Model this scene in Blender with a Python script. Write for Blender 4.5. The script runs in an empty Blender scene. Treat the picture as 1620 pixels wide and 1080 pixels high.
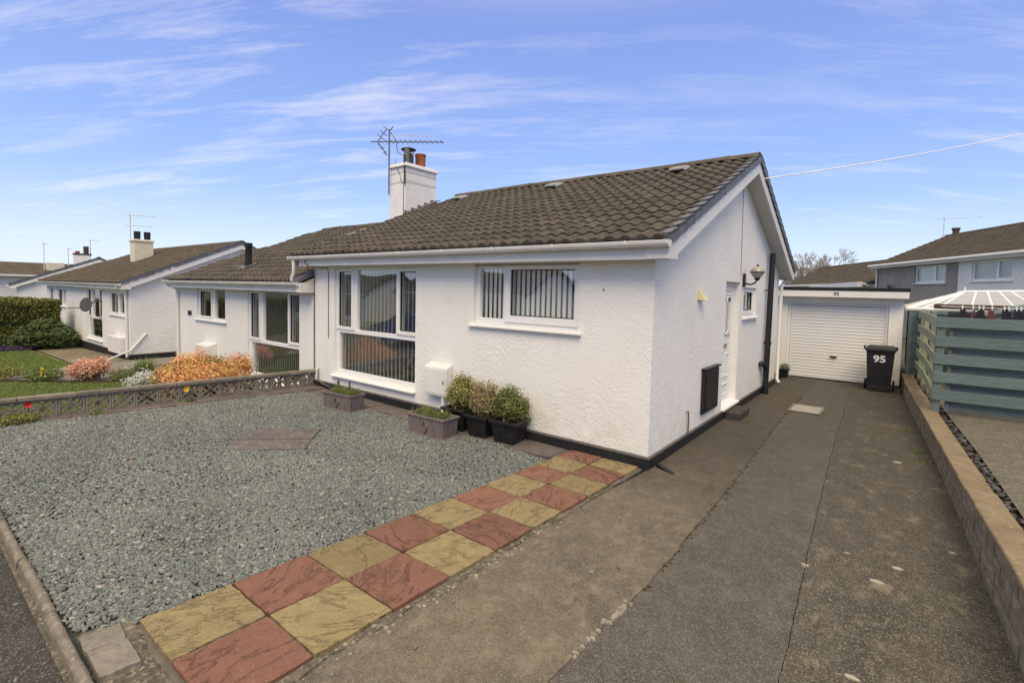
import bpy, bmesh, math, random
import numpy as np
from math import sin, cos, pi, radians, sqrt, atan2
from mathutils import Vector, Matrix, Euler

random.seed(7); RNG = np.random.default_rng(7)
SC = bpy.context.scene
COL = SC.collection

# ------------------------------------------------------------------ camera
cam_d = bpy.data.cameras.new("camera"); cam = bpy.data.objects.new("camera", cam_d); COL.objects.link(cam)
YAW, PITCH, ROLL = 0.65467, -0.05458, 0.02295
_f = Vector((-sin(YAW)*cos(PITCH), cos(YAW)*cos(PITCH), sin(PITCH)))
_r = Vector((cos(YAW), sin(YAW), 0)); _u = _r.cross(_f)
_r2 = _r*cos(ROLL)+_u*sin(ROLL); _u2 = -_r*sin(ROLL)+_u*cos(ROLL)
M = Matrix((( _r2.x, _u2.x, -_f.x, 2.150), (_r2.y, _u2.y, -_f.y, -5.266), (_r2.z, _u2.z, -_f.z, 1.997), (0, 0, 0, 1)))
cam.matrix_world = M
cam_d.sensor_fit = 'HORIZONTAL'; cam_d.sensor_width = 36
cam_d.lens = 785.02/1620*36
cam_d.shift_x = (810-818.93)/1620; cam_d.shift_y = -(540-500.72)/1620
cam_d.clip_start = 0.05; cam_d.clip_end = 2000
SC.camera = cam
SC.render.resolution_x = 1024; SC.render.resolution_y = 682

# ------------------------------------------------------------------ sky and sun
SUN_EL, SUN_AZ = radians(50), radians(150)      # azimuth clockwise from +Y: the sun stands in front of the house, a little right
world = bpy.data.worlds.new("World"); SC.world = world; world.use_nodes = True
nt = world.node_tree; nt.nodes.clear()
def N(t, **kw):
    n = nt.nodes.new(t)
    for k, v in kw.items(): setattr(n, k, v)
    return n
L = nt.links.new
out = N('ShaderNodeOutputWorld'); bg = N('ShaderNodeBackground'); bg.inputs[1].default_value = 0.125
sky = N('ShaderNodeTexSky'); sky.sky_type = 'NISHITA'; sky.sun_disc = False
sky.sun_elevation = SUN_EL; sky.sun_rotation = SUN_AZ; sky.air_density = 1.0; sky.dust_density = 0.6; sky.ozone_density = 2.5
tc = N('ShaderNodeTexCoord'); sep = N('ShaderNodeSeparateXYZ'); L(tc.outputs['Generated'], sep.inputs[0])
zz = N('ShaderNodeMath', operation='MAXIMUM'); L(sep.outputs[2], zz.inputs[0]); zz.inputs[1].default_value = 0.0
za = N('ShaderNodeMath', operation='ADD'); L(zz.outputs[0], za.inputs[0]); za.inputs[1].default_value = 0.16
dx = N('ShaderNodeMath', operation='DIVIDE'); L(sep.outputs[0], dx.inputs[0]); L(za.outputs[0], dx.inputs[1])
dy = N('ShaderNodeMath', operation='DIVIDE'); L(sep.outputs[1], dy.inputs[0]); L(za.outputs[0], dy.inputs[1])
cmb = N('ShaderNodeCombineXYZ'); L(dx.outputs[0], cmb.inputs[0]); L(dy.outputs[0], cmb.inputs[1])
mp = N('ShaderNodeMapping'); mp0 = N('ShaderNodeMapping'); mp0.inputs['Rotation'].default_value = (0, 0, radians(-31)); L(cmb.outputs[0], mp0.inputs[0])
mp.inputs['Scale'].default_value = (0.42, 2.1, 1); mp.inputs['Location'].default_value = (3.1, 1.7, 0)
L(mp0.outputs[0], mp.inputs[0])
n1 = N('ShaderNodeTexNoise'); n1.inputs['Scale'].default_value = 2.3; n1.inputs['Detail'].default_value = 9; n1.inputs['Roughness'].default_value = 0.68; n1.inputs['Distortion'].default_value = 0.25
L(mp.outputs[0], n1.inputs[0])
n2 = N('ShaderNodeTexNoise'); n2.inputs['Scale'].default_value = 0.55; n2.inputs['Detail'].default_value = 3; L(cmb.outputs[0], n2.inputs[0])
r1 = N('ShaderNodeMapRange'); r1.inputs[1].default_value = 0.485; r1.inputs[2].default_value = 1.08; L(n1.outputs[0], r1.inputs[0])
r2 = N('ShaderNodeMapRange'); r2.inputs[1].default_value = 0.34; r2.inputs[2].default_value = 0.66; L(n2.outputs[0], r2.inputs[0])
mm = N('ShaderNodeMath', operation='MULTIPLY'); L(r1.outputs[0], mm.inputs[0]); L(r2.outputs[0], mm.inputs[1])
# a thin veil that thickens towards the zenith, as an overcast afternoon has it
rz = N('ShaderNodeMapRange'); rz.inputs[1].default_value = 0.44; rz.inputs[2].default_value = 0.74; rz.inputs[3].default_value = 0.0; rz.inputs[4].default_value = 0.97; rz.interpolation_type = 'SMOOTHSTEP'; L(sep.outputs[2], rz.inputs[0])
cl = N('ShaderNodeMath', operation='MAXIMUM'); L(mm.outputs[0], cl.inputs[0]); L(rz.outputs[0], cl.inputs[1])
hz = N('ShaderNodeMapRange'); hz.inputs[1].default_value = 0.0; hz.inputs[2].default_value = 0.17; hz.inputs[3].default_value = 0.24; hz.inputs[4].default_value = 0.0; L(sep.outputs[2], hz.inputs[0])
cl2 = N('ShaderNodeMath', operation='MAXIMUM'); L(cl.outputs[0], cl2.inputs[0]); L(hz.outputs[0], cl2.inputs[1])
skm = N('ShaderNodeMix', data_type='RGBA', blend_type='MIX'); skm.inputs[0].default_value = 0.72
skc = N('ShaderNodeValToRGB'); skc.color_ramp.elements[0].position = 0.0; skc.color_ramp.elements[0].color = (0.47, 0.64, 0.92, 1)
skc.color_ramp.elements[1].position = 0.62; skc.color_ramp.elements[1].color = (0.155, 0.225, 0.66, 1)
e = skc.color_ramp.elements.new(0.25); e.color = (0.285, 0.42, 0.84, 1)
L(sep.outputs[2], skc.inputs[0])
sks = N('ShaderNodeVectorMath', operation='SCALE'); sks.inputs['Scale'].default_value = 8.0; L(skc.outputs[0], sks.inputs[0])
L(sky.outputs[0], skm.inputs[6]); L(sks.outputs[0], skm.inputs[7])
mx = N('ShaderNodeMix', data_type='RGBA'); L(cl2.outputs[0], mx.inputs[0]); L(skm.outputs[2], mx.inputs[6]); mx.inputs[7].default_value = (9.6, 8.5, 7.0, 1)
L(mx.outputs[2], bg.inputs[0]); L(bg.outputs[0], out.inputs[0])

sun_d = bpy.data.lights.new("sun", 'SUN'); sun = bpy.data.objects.new("sun", sun_d); COL.objects.link(sun)
sun_d.energy = 2.1; sun_d.angle = radians(36); sun_d.color = (1.0, 0.81, 0.54)
sun.rotation_euler = (pi/2-SUN_EL, 0, pi-SUN_AZ); sun.location = (3, -10, 20)
SC.view_settings.view_transform = 'Standard'; SC.view_settings.look = 'None'; SC.view_settings.exposure = 0.36; SC.view_settings.gamma = 1.0
SC.view_settings.use_curve_mapping = False

# ------------------------------------------------------------------ materials
class NB:
    def __init__(s, name):
        s.m = bpy.data.materials.new(name); s.m.use_nodes = True; s.t = s.m.node_tree; s.t.nodes.clear()
        s.out = s.n('ShaderNodeOutputMaterial'); s._pos = None
    def n(s, t, **kw):
        n = s.t.nodes.new(t)
        for k, v in kw.items(): setattr(n, k, v)
        return n
    def l(s, a, b): s.t.links.new(a, b)
    def pos(s):
        if s._pos is None: s._pos = s.n('ShaderNodeNewGeometry').outputs['Position']
        return s._pos
    def map(s, scale=(1, 1, 1), rot=(0, 0, 0), src=None, loc=(0, 0, 0)):
        m = s.n('ShaderNodeMapping'); m.inputs['Scale'].default_value = scale; m.inputs['Rotation'].default_value = rot; m.inputs['Location'].default_value = loc
        s.l(src or s.pos(), m.inputs[0]); return m.outputs[0]
    def noise(s, scale, detail=3, rough=0.5, src=None, dist=0):
        n = s.n('ShaderNodeTexNoise'); n.inputs['Scale'].default_value = scale; n.inputs['Detail'].default_value = detail
        n.inputs['Roughness'].default_value = rough; n.inputs['Distortion'].default_value = dist; s.l(src or s.pos(), n.inputs[0]); return n.outputs[0]
    def rng(s, v, a, b, c=0., d=1., smooth=False):
        n = s.n('ShaderNodeMapRange'); s.l(v, n.inputs[0])
        for i, x in enumerate((a, b, c, d)): n.inputs[i+1].default_value = x
        if smooth: n.interpolation_type = 'SMOOTHSTEP'
        return n.outputs[0]
    def math(s, op, a, b=None):
        n = s.n('ShaderNodeMath', operation=op)
        for i, x in enumerate((a, b)):
            if x is None: continue
            if isinstance(x, (int, float)): n.inputs[i].default_value = x
            else: s.l(x, n.inputs[i])
        return n.outputs[0]
    def mix(s, f, a, b, mode='MIX'):
        n = s.n('ShaderNodeMix', data_type='RGBA', blend_type=mode)
        for i, x in ((0, f), (6, a), (7, b)):
            if isinstance(x, (int, float)): n.inputs[i].default_value = x
            elif isinstance(x, tuple): n.inputs[i].default_value = (*x[:3], 1)
            else: s.l(x, n.inputs[i])
        return n.outputs[2]
    def bump(s, h, strength, dist, prev=None):
        n = s.n('ShaderNodeBump'); n.inputs['Strength'].default_value = strength; n.inputs['Distance'].default_value = dist; s.l(h, n.inputs['Height'])
        if prev: s.l(prev, n.inputs['Normal'])
        return n.outputs[0]
    def fin(s, col, rough=0.8, spec=0.3, normal=None, metallic=0., **kw):
        p = s.n('ShaderNodeBsdfPrincipled')
        if isinstance(col, tuple): p.inputs['Base Color'].default_value = (*col, 1)
        else: s.l(col, p.inputs['Base Color'])
        if isinstance(rough, (int, float)): p.inputs['Roughness'].default_value = rough
        else: s.l(rough, p.inputs['Roughness'])
        p.inputs['Specular IOR Level'].default_value = spec; p.inputs['Metallic'].default_value = metallic
        for k, v in kw.items(): p.inputs[k].default_value = v
        if normal: s.l(normal, p.inputs['Normal'])
        s.l(p.outputs[0], s.out.inputs[0]); return s.m

def plain(name, c, rough=0.6, var=0.12, scale=4, spec=0.3, bump=0.0, bscale=60, bd=0.004, metallic=0., c2=None, amt=0.4, thr=0.5, oscale=None, objvar=0.0, stretch=(1, 1, 1)):
    b = NB(name)
    src = b.map(stretch)
    n = b.noise(scale, 5, 0.6, src)
    f = b.rng(n, 0.3, 0.7)
    col = b.mix(f, tuple(x*(1-var) for x in c), tuple(min(1, x*(1+var)) for x in c))
    if c2:
        g = b.rng(b.noise(oscale or scale*3.3, 6, 0.65, src), thr, thr+0.14)
        col = b.mix(b.math('MULTIPLY', g, amt), col, c2)
    if objvar:
        oi = b.n('ShaderNodeObjectInfo')
        v = b.rng(oi.outputs['Random'], 0, 1, 1-objvar, 1+objvar)
        vm = b.n('ShaderNodeVectorMath', operation='SCALE'); b.l(col, vm.inputs[0]); b.l(v, vm.inputs['Scale']); col = vm.outputs[0]
    nm = b.bump(b.noise(bscale, 4, 0.6, src), bump, bd) if bump else None
    return b.fin(col, rough, spec, nm, metallic)

def stucco(name, c=(0.82, 0.805, 0.775), strength=0.5, base_dirt=True, z0=0.0, coarse=1.0):
    b = NB(name)
    sp = b.n('ShaderNodeSeparateXYZ'); b.l(b.pos(), sp.inputs[0])
    u = b.math('ADD', sp.outputs[0], sp.outputs[1])
    cb = b.n('ShaderNodeCombineXYZ'); b.l(u, cb.inputs[0]); b.l(sp.outputs[2], cb.inputs[1])
    P = cb.outputs[0]
    def ridges(ang, sx, sy, sc):
        mpn = b.map((sx, sy, 1), (0, 0, 0), b.map((1, 1, 1), (0, 0, radians(ang)), P))
        v = b.noise(sc, 2, 0.45, mpn, 0.8)
        return b.rng(b.math('ABSOLUTE', b.math('SUBTRACT', v, 0.5)), 0.0, 0.075, 1, 0, True)
    a1 = ridges(46, 1, 2.6, 5.6*coarse); a2 = ridges(-38, 1, 2.6, 5.6*coarse); a3 = ridges(8, 1, 2.4, 6.0*coarse)
    msk = b.rng(b.noise(2.6, 1, 0.5, P), 0.47, 0.53, smooth=True)
    msk2 = b.rng(b.noise(3.4, 1, 0.5, b.map((1, 1, 1), (0, 0, 0), P, (9, 4, 0))), 0.53, 0.58, smooth=True)
    h = b.mix(msk, a1, a2); h = b.mix(msk2, h, a3)
    area = b.rng(b.noise(1.3, 2, 0.5, P), 0.36, 0.62, 0.25, 1.0)
    hh = b.math('MULTIPLY', h, area)
    fine = b.noise(55, 3, 0.6, P)
    mid = b.noise(14, 3, 0.55, P)
    hh = b.math('ADD', hh, b.math('ADD', b.math('MULTIPLY', fine, 0.28), b.math('MULTIPLY', mid, 0.55)))
    nm = b.bump(hh, strength, 0.0065)
    d = b.rng(b.noise(1.7, 6, 0.65, b.map((1, 0.55, 1), (0, 0, 0), P)), 0.35, 0.75)
    col = b.mix(d, c, (c[0]*0.93, c[1]*0.925, c[2]*0.90))
    sc = b.rng(b.noise(9, 6, 0.7, P), 0.62, 0.8)
    col = b.mix(b.math('MULTIPLY', sc, 0.16), col, (0.42, 0.42, 0.36))
    low = b.rng(sp.outputs[2], z0+0.1, z0+0.75, 1, 0)
    lo2 = b.math('MULTIPLY', low, b.rng(b.noise(5, 5, 0.7, P), 0.40, 0.75))
    col = b.mix(b.math('MULTIPLY', lo2, 0.42), col, (0.40, 0.41, 0.30))
    return b.fin(col, 0.85, 0.25, nm)

def aggregate(name, c, cdark, clight, speck=110, patch=1.6, brown=None, brown_amt=0.5, lichen=0.0, moss=0.0, bump=0.5, streak=(1, 1, 1), damp=None):
    b = NB(name)
    P = b.map(streak)
    f = b.rng(b.noise(patch, 6, 0.68, P), 0.32, 0.70)
    col = b.mix(f, c, cdark)
    if brown:
        g = b.rng(b.noise(patch*0.8, 6, 0.7, b.map(streak, (0, 0, 0), None, (5, 3, 1))), 0.42, 0.66)
        col = b.mix(b.math('MULTIPLY', g, brown_amt), col, brown)
    v = b.n('ShaderNodeTexVoronoi'); v.inputs['Scale'].default_value = speck; b.l(b.pos(), v.inputs[0])
    hs = b.n('ShaderNodeSeparateColor'); b.l(v.outputs['Color'], hs.inputs[0])
    g1 = b.rng(hs.outputs[0], 0.72, 0.95); g2 = b.rng(hs.outputs[1], 0.6, 0.95)
    col = b.mix(b.math('MULTIPLY', g2, 0.65), col, tuple(x*0.32 for x in c))
    col = b.mix(b.math('MULTIPLY', g1, 0.50), col, clight)
    gr = b.rng(b.noise(34, 6, 0.8), 0.36, 0.66)
    col = b.mix(b.math('MULTIPLY', gr, 0.42), col, tuple(x*0.45 for x in c))
    md = b.rng(b.noise(7, 7, 0.75, b.map(streak, (0, 0, 0), None, (3, 6, 2))), 0.50, 0.62)
    col = b.mix(b.math('MULTIPLY', md, 0.30), col, tuple(min(1, x*1.55) for x in c))
    v2 = b.n('ShaderNodeTexVoronoi'); v2.inputs['Scale'].default_value = speck*0.38; b.l(b.pos(), v2.inputs[0])
    hs2 = b.n('ShaderNodeSeparateColor'); b.l(v2.outputs['Color'], hs2.inputs[0])
    near = b.rng(v2.outputs['Distance'], 0.18, 0.34, 1, 0)
    g3 = b.math('MULTIPLY', b.rng(hs2.outputs[0], 0.955, 0.97), near)
    col = b.mix(b.math('MULTIPLY', g3, 0.7), col, clight)
    if lichen:
        q = b.rng(b.noise(4.2, 7, 0.74, b.map((1.35, 0.8, 1), (0, 0, 0.4))), 0.54, 0.70)
        col = b.mix(b.math('MULTIPLY', q, lichen), col, (0.30, 0.26, 0.18))
    if moss:
        q = b.rng(b.noise(3.1, 7, 0.72, b.map((1, 1, 1), (0, 0, 0), None, (2, 8, 3))), 0.60, 0.70)
        col = b.mix(b.math('MULTIPLY', q, moss), col, (0.060, 0.062, 0.022))
    if damp:     # old dirt and algae on the sheltered end of the drive
        spd = b.n('ShaderNodeSeparateXYZ'); b.l(b.pos(), spd.inputs[0])
        yy = b.math('ADD', spd.outputs[1], b.math('MULTIPLY', b.math('SUBTRACT', b.noise(1.5, 6, 0.7), 0.5), 4.0))
        col = b.mix(b.math('MULTIPLY', b.rng(yy, damp[0], damp[1]), damp[2]), col, (0.050, 0.046, 0.040))
        m2 = b.math('MULTIPLY', b.rng(b.noise(2.2, 7, 0.72, b.map((1.3, .6, 1), (0, 0, 0), None, (7, 1, 0))), 0.58, 0.68), b.rng(spd.outputs[1], 1.0, 3.0))
        col = b.mix(b.math('MULTIPLY', m2, 0.45), col, (0.060, 0.042, 0.014))
    nm = b.bump(b.math('ADD', b.math('MULTIPLY', v.outputs['Distance'], 0.6), b.noise(28, 5, 0.7)), bump, 0.006)
    return b.fin(col, 0.9, 0.2, nm)

def attr_mat(name, stops, rough=0.7, spec=0.3, transl=0.0, bump=0.0, attr='rnd', fade=0.0):
    b = NB(name)
    a = b.n('ShaderNodeAttribute', attribute_name=attr)
    cr = b.n('ShaderNodeValToRGB'); cr.color_ramp.interpolation = 'LINEAR'
    el = cr.color_ramp.elements
    while len(el) > 1: el.remove(el[0])
    el[0].position = stops[0][0]; el[0].color = (*stops[0][1], 1)
    for p, c in stops[1:]:
        q = el.new(p); q.color = (*c, 1)
    b.l(a.outputs['Fac'], cr.inputs[0]); col = cr.outputs[0]
    nm = b.bump(b.noise(120, 3, 0.6), bump, 0.002) if bump else None
    m = b.fin(col, rough, spec, nm)
    if transl:
        p = [n for n in b.t.nodes if n.type == 'BSDF_PRINCIPLED'][0]
        t = b.n('ShaderNodeBsdfTranslucent'); b.l(col, t.inputs[0])
        ms = b.n('ShaderNodeMixShader'); ms.inputs[0].default_value = transl
        b.l(p.outputs[0], ms.inputs[1]); b.l(t.outputs[0], ms.inputs[2]); b.l(ms.outputs[0], b.out.inputs[0])
    return m

def glass_mat(name, tint=(0.93, 0.95, 0.94), base=0.06, k=1.7):
    b = NB(name)
    tr = b.n('ShaderNodeBsdfTransparent'); tr.inputs[0].default_value = (*tint, 1)
    gl = b.n('ShaderNodeBsdfGlossy'); gl.inputs['Roughness'].default_value = 0.0; gl.inputs[0].default_value = (0.95, 0.97, 1, 1)
    nm = b.bump(b.noise(1.6, 1, 0.4), 0.25, 0.012); b.l(nm, gl.inputs['Normal'])
    ge = b.n('ShaderNodeNewGeometry'); dt = b.n('ShaderNodeVectorMath', operation='DOT_PRODUCT'); b.l(ge.outputs['Incoming'], dt.inputs[0]); b.l(ge.outputs['Normal'], dt.inputs[1])
    c1 = b.math('SUBTRACT', 1.0, b.math('ABSOLUTE', dt.outputs['Value']))
    f = b.math('ADD', b.math('MULTIPLY', b.math('POWER', c1, 4.0), 1.1), base+0.08)
    ms = b.n('ShaderNodeMixShader'); b.l(f, ms.inputs[0]); b.l(tr.outputs[0], ms.inputs[1]); b.l(gl.outputs[0], ms.inputs[2])
    b.l(ms.outputs[0], b.out.inputs[0]); return b.m

def brick_pieces_mat(name, c, c2, objvar=0.22, scale=9, bump=0.7):
    return plain(name, c, 0.9, 0.22, scale, 0.2, bump, 34, 0.01, c2=c2, amt=0.55, thr=0.50, objvar=objvar)

def slab_mat(name, c, cd):
    b = NB(name)
    oi = b.n('ShaderNodeObjectInfo')
    off = b.n('ShaderNodeVectorMath', operation='SCALE'); off.inputs[0].default_value = (37, 53, 0); b.l(oi.outputs['Random'], off.inputs['Scale'])
    add = b.n('ShaderNodeVectorMath', operation='ADD'); b.l(b.pos(), add.inputs[0]); b.l(off.outputs[0], add.inputs[1])
    rv = b.n('ShaderNodeVectorRotate', rotation_type='Z_AXIS'); b.l(add.outputs[0], rv.inputs['Vector']); b.l(b.math('MULTIPLY', oi.outputs['Random'], 2.4), rv.inputs['Angle'])
    P = b.map((1, 2.6, 1), (0, 0, 0), rv.outputs[0])
    w = b.noise(1.7, 6, 0.62, P, 0.5)
    t = b.math('FRACT', b.math('MULTIPLY', w, 6.0))                         # terraces, as in riven stone
    st = b.math('ADD', b.math('MULTIPLY', b.rng(t, 0.0, 0.25, 0, 1, True), 0.6), b.math('FLOOR', b.math('MULTIPLY', w, 6.0)))
    crack = b.rng(t, 0.0, 0.16, 1, 0)
    f = b.rng(b.noise(14, 6, 0.7, add.outputs[0]), 0.3, 0.72)
    col = b.mix(f, c, tuple(x*0.72 for x in c))
    col = b.mix(b.math('MULTIPLY', b.math('MULTIPLY', crack, b.rng(b.noise(9, 4, 0.6, add.outputs[0]), 0.4, 0.6)), 0.55), col, cd)
    g = b.rng(b.noise(6, 6, 0.72, add.outputs[0]), 0.56, 0.72)
    col = b.mix(b.math('MULTIPLY', g, 0.5), col, cd)
    l2 = b.rng(b.noise(60, 2, 0.6), 0.66, 0.72)
    col = b.mix(b.math('MULTIPLY', l2, 0.4), col, (0.55, 0.50, 0.42))
    v = b.rng(oi.outputs['Random'], 0, 1, 0.86, 1.12)
    vm = b.n('ShaderNodeVectorMath', operation='SCALE'); b.l(col, vm.inputs[0]); b.l(v, vm.inputs['Scale'])
    hgt = b.math('ADD', b.math('MULTIPLY', st, 0.5), b.math('MULTIPLY', b.noise(70, 4, 0.7), 0.35))
    return b.fin(vm.outputs[0], 0.88, 0.2, b.bump(hgt, 1.0, 0.050))

MT = {}
def mk():
    m = MT
    m['stucco'] = stucco('white_stucco', z0=0.1)
    m['stucco_n'] = stucco('white_stucco_low', z0=-0.4, c=(0.78, 0.77, 0.745))
    m['stucco_far'] = stucco('white_stucco_far', z0=-0.6, c=(0.78, 0.775, 0.755), strength=1.0, coarse=0.55)
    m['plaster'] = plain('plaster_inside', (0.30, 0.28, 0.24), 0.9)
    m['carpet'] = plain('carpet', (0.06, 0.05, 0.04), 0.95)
    m['plinth'] = plain('black_plinth', (0.016, 0.017, 0.02), 0.6, 0.3, 6, 0.35, 0.5, 30, 0.006, c2=(0.10, 0.095, 0.08), amt=0.4, thr=0.6)
    m['upvc'] = plain('white_upvc', (0.79, 0.79, 0.775), 0.32, 0.03, 2, 0.45, c2=(0.55, 0.55, 0.50), amt=0.22, thr=0.58, oscale=9)
    m['gutter'] = plain('gutter_plastic', (0.70, 0.69, 0.66), 0.38, 0.05, 3, 0.45, c2=(0.34, 0.33, 0.29), amt=0.5, thr=0.60, oscale=14)
    m['paint'] = plain('white_paint', (0.72, 0.71, 0.68), 0.5, 0.05, 3, 0.35, c2=(0.42, 0.41, 0.36), amt=0.35, thr=0.60, oscale=8)
    m['soffit'] = plain('soffit_board', (0.55, 0.55, 0.53), 0.6, 0.05)
    m['tile'] = plain('roof_tile_concrete', (0.076, 0.066, 0.056), 0.92, 0.34, 6, 0.15, 0.6, 70, 0.006, c2=(0.150, 0.130, 0.098), amt=0.55, thr=0.50, oscale=22, objvar=0.16)
    m['tile_far'] = plain('roof_tile_far', (0.080, 0.067, 0.052), 0.92, 0.34, 2.2, 0.15, 0.5, 40, 0.01, c2=(0.150, 0.130, 0.096), amt=0.5, thr=0.5, oscale=9)
    m['ridge'] = plain('ridge_tile_concrete', (0.098, 0.085, 0.066), 0.92, 0.25, 6, 0.15, 0.5, 60, 0.006, c2=(0.24, 0.21, 0.15), amt=0.5, thr=0.52, objvar=0.2)
    m['verge'] = plain('grey_verge_cap', (0.120, 0.125, 0.140), 0.55, 0.15, 6, 0.4, objvar=0.12, c2=(0.2, 0.2, 0.2), amt=0.3, thr=0.6)
    m['felt'] = plain('roof_felt', (0.022, 0.022, 0.024), 0.9, 0.3, 9, 0.2, 0.4, 90)
    m['ventgrey'] = plain('pale_vent', (0.33, 0.335, 0.34), 0.6, 0.2, 8, 0.3)
    m['lead'] = plain('lead_flashing', (0.12, 0.125, 0.14), 0.6, 0.25, 8, 0.4, c2=(0.28, 0.28, 0.28), amt=0.4, thr=0.55)
    m['brickw'] = plain('painted_brick', (0.76, 0.75, 0.73), 0.7, 0.06, 5, 0.25, 0.3, 40, 0.005, c2=(0.5, 0.49, 0.45), amt=0.2, thr=0.6)
    m['cream'] = plain('cream_paint', (0.66, 0.61, 0.46), 0.7, 0.06, 5, 0.25, 0.3, 40, 0.005)
    m['terracotta'] = plain('terracotta', (0.30, 0.095, 0.045), 0.8, 0.15, 9)
    m['black'] = plain('black_plastic', (0.014, 0.014, 0.015), 0.38, 0.2, 8, 0.4, c2=(0.06, 0.055, 0.05), amt=0.4, thr=0.55, oscale=11)
    m['iron'] = plain('weathered_metal', (0.13, 0.125, 0.12), 0.55, 0.3, 20, 0.4, c2=(0.32, 0.29, 0.26), amt=0.5)
    m['alu'] = plain('aluminium', (0.68, 0.67, 0.64), 0.5, 0.15, 10, 0.5)
    m['cable'] = plain('black_cable', (0.03, 0.03, 0.03), 0.6)
    m['wcable'] = plain('pale_cable', (0.80, 0.80, 0.80), 0.6)
    m['cowl'] = plain('sooty_metal', (0.04, 0.038, 0.035), 0.6, 0.3, 20, 0.4, c2=(0.12, 0.11, 0.10), amt=0.4)
    m['copper'] = plain('rusty_pipe', (0.16, 0.085, 0.05), 0.6, 0.3, 20)
    m['yellowed'] = plain('yellowed_plastic', (0.66, 0.61, 0.36), 0.5, 0.08)
    m['brass'] = plain('brass', (0.45, 0.36, 0.16), 0.35, 0.1, metallic=0.7)
    m['glass'] = glass_mat('window_glass', base=0.12); m['glass_far'] = glass_mat('far_window_glass', base=0.0)
    m['blind'] = plain('blind_fabric', (0.88, 0.88, 0.85), 0.8, 0.04)
    m['curtain'] = plain('net_curtain', (0.42, 0.42, 0.38), 0.9, 0.1)
    m['lampglass'] = plain('smoky_lamp_glass', (0.36, 0.34, 0.28), 0.25, 0.2, 20, 0.5)
    m['gdoor'] = plain('garage_door_paint', (0.74, 0.74, 0.73), 0.42, 0.03, 1, 0.4)
    m['gravel'] = attr_mat('slate_chips', [(0, (0.098, 0.109, 0.102)), (0.3, (0.145, 0.163, 0.152)), (0.6, (0.190, 0.212, 0.198)), (0.85, (0.262, 0.282, 0.262)), (0.95, (0.37, 0.36, 0.31)), (1, (0.27, 0.19, 0.13))], 0.72, 0.35, 0, 0.35)
    m['slate_dark'] = attr_mat('dark_slate_pieces', [(0, (0.035, 0.034, 0.034)), (0.6, (0.085, 0.082, 0.080)), (0.93, (0.11, 0.11, 0.11)), (1, (0.3, 0.3, 0.28))], 0.6, 0.35, 0, 0.35)
    m['gbase'] = plain('gravel_bed_fines', (0.060, 0.070, 0.064), 0.95, 0.4, 30, 0.2, 0.9, 60, 0.02)
    m['slab_y'] = slab_mat('yellow_riven_slab', (0.335, 0.268, 0.140), (0.125, 0.100, 0.058))
    m['slab_r'] = slab_mat('red_riven_slab', (0.285, 0.146, 0.104), (0.085, 0.055, 0.045))
    m['slab_g'] = plain('grey_slab', (0.128, 0.108, 0.100), 0.88, 0.2, 5, 0.2, 0.5, 30, 0.008, c2=(0.23, 0.21, 0.19), amt=0.4, thr=0.52, objvar=0.12)
    m['slab_d'] = plain('lichened_slab', (0.128, 0.115, 0.112), 0.88, 0.2, 5, 0.2, 0.5, 30, 0.008, c2=(0.50, 0.46, 0.42), amt=0.75, thr=0.585, oscale=19, objvar=0.05)
    m['drive_l'] = aggregate('brown_concrete', (0.178, 0.154, 0.118), (0.066, 0.060, 0.050), (0.30, 0.265, 0.21), 170, 2.0, (0.205, 0.170, 0.115), 0.55, 0.40, 0.45, damp=(-1.4, 1.2, 0.72))
    m['drive_m'] = aggregate('fine_tarmac', (0.108, 0.101, 0.091), (0.062, 0.058, 0.052), (0.34, 0.32, 0.28), 200, 1.8, (0.100, 0.086, 0.066), 0.45, 0.10, 0.30, damp=(-1.5, 4.5, 0.30))
    m['drive_r'] = aggregate('coarse_concrete', (0.094, 0.086, 0.072), (0.038, 0.036, 0.032), (0.40, 0.37, 0.31), 165, 2.6, (0.108, 0.090, 0.064), 0.60, 0.62, 0.30, damp=(-2.0, 2.5, 0.42))
    m['pavement'] = aggregate('pavement_tarmac', (0.060, 0.057, 0.055), (0.038, 0.037, 0.036), (0.26, 0.25, 0.23), 120, 1.8, (0.080, 0.070, 0.055), 0.4)
    m['yard'] = aggregate('yard_concrete', (0.150, 0.138, 0.112), (0.085, 0.079, 0.066), (0.33, 0.31, 0.26), 90, 1.4, (0.12, 0.11, 0.075), 0.4, 0.35, streak=(0.6, 1.8, 1))
    m['haunch'] = aggregate('rough_mortar', (0.150, 0.135, 0.105), (0.080, 0.072, 0.058), (0.40, 0.37, 0.31), 55, 3.0, (0.16, 0.13, 0.09), 0.4, 0.7, 0.4, 0.9)
    m['kerb'] = plain('concrete_edging', (0.165, 0.145, 0.118), 0.9, 0.25, 7, 0.2, 0.8, 45, 0.01, c2=(0.36, 0.33, 0.28), amt=0.6, thr=0.52, objvar=0.1)
    m['block'] = plain('pale_concrete_block', (0.215, 0.195, 0.165), 0.9, 0.22, 8, 0.2, 0.9, 40, 0.012, c2=(0.12, 0.11, 0.095), amt=0.55, thr=0.52, oscale=24)
    m['brick'] = brick_pieces_mat('split_stone', (0.215, 0.182, 0.140), (0.125, 0.114, 0.100), objvar=0.12, bump=0.8)
    m['coping'] = plain('sandy_coping', (0.200, 0.155, 0.098), 0.9, 0.18, 6, 0.2, 0.6, 60, 0.006, c2=(0.42, 0.37, 0.28), amt=0.55, thr=0.56, oscale=30, objvar=0.08)
    m['screen'] = plain('screen_block_concrete', (0.225, 0.198, 0.162), 0.92, 0.22, 8, 0.2, 0.5, 50, 0.006, c2=(0.28, 0.26, 0.22), amt=0.4, thr=0.56, objvar=0.10)
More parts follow.
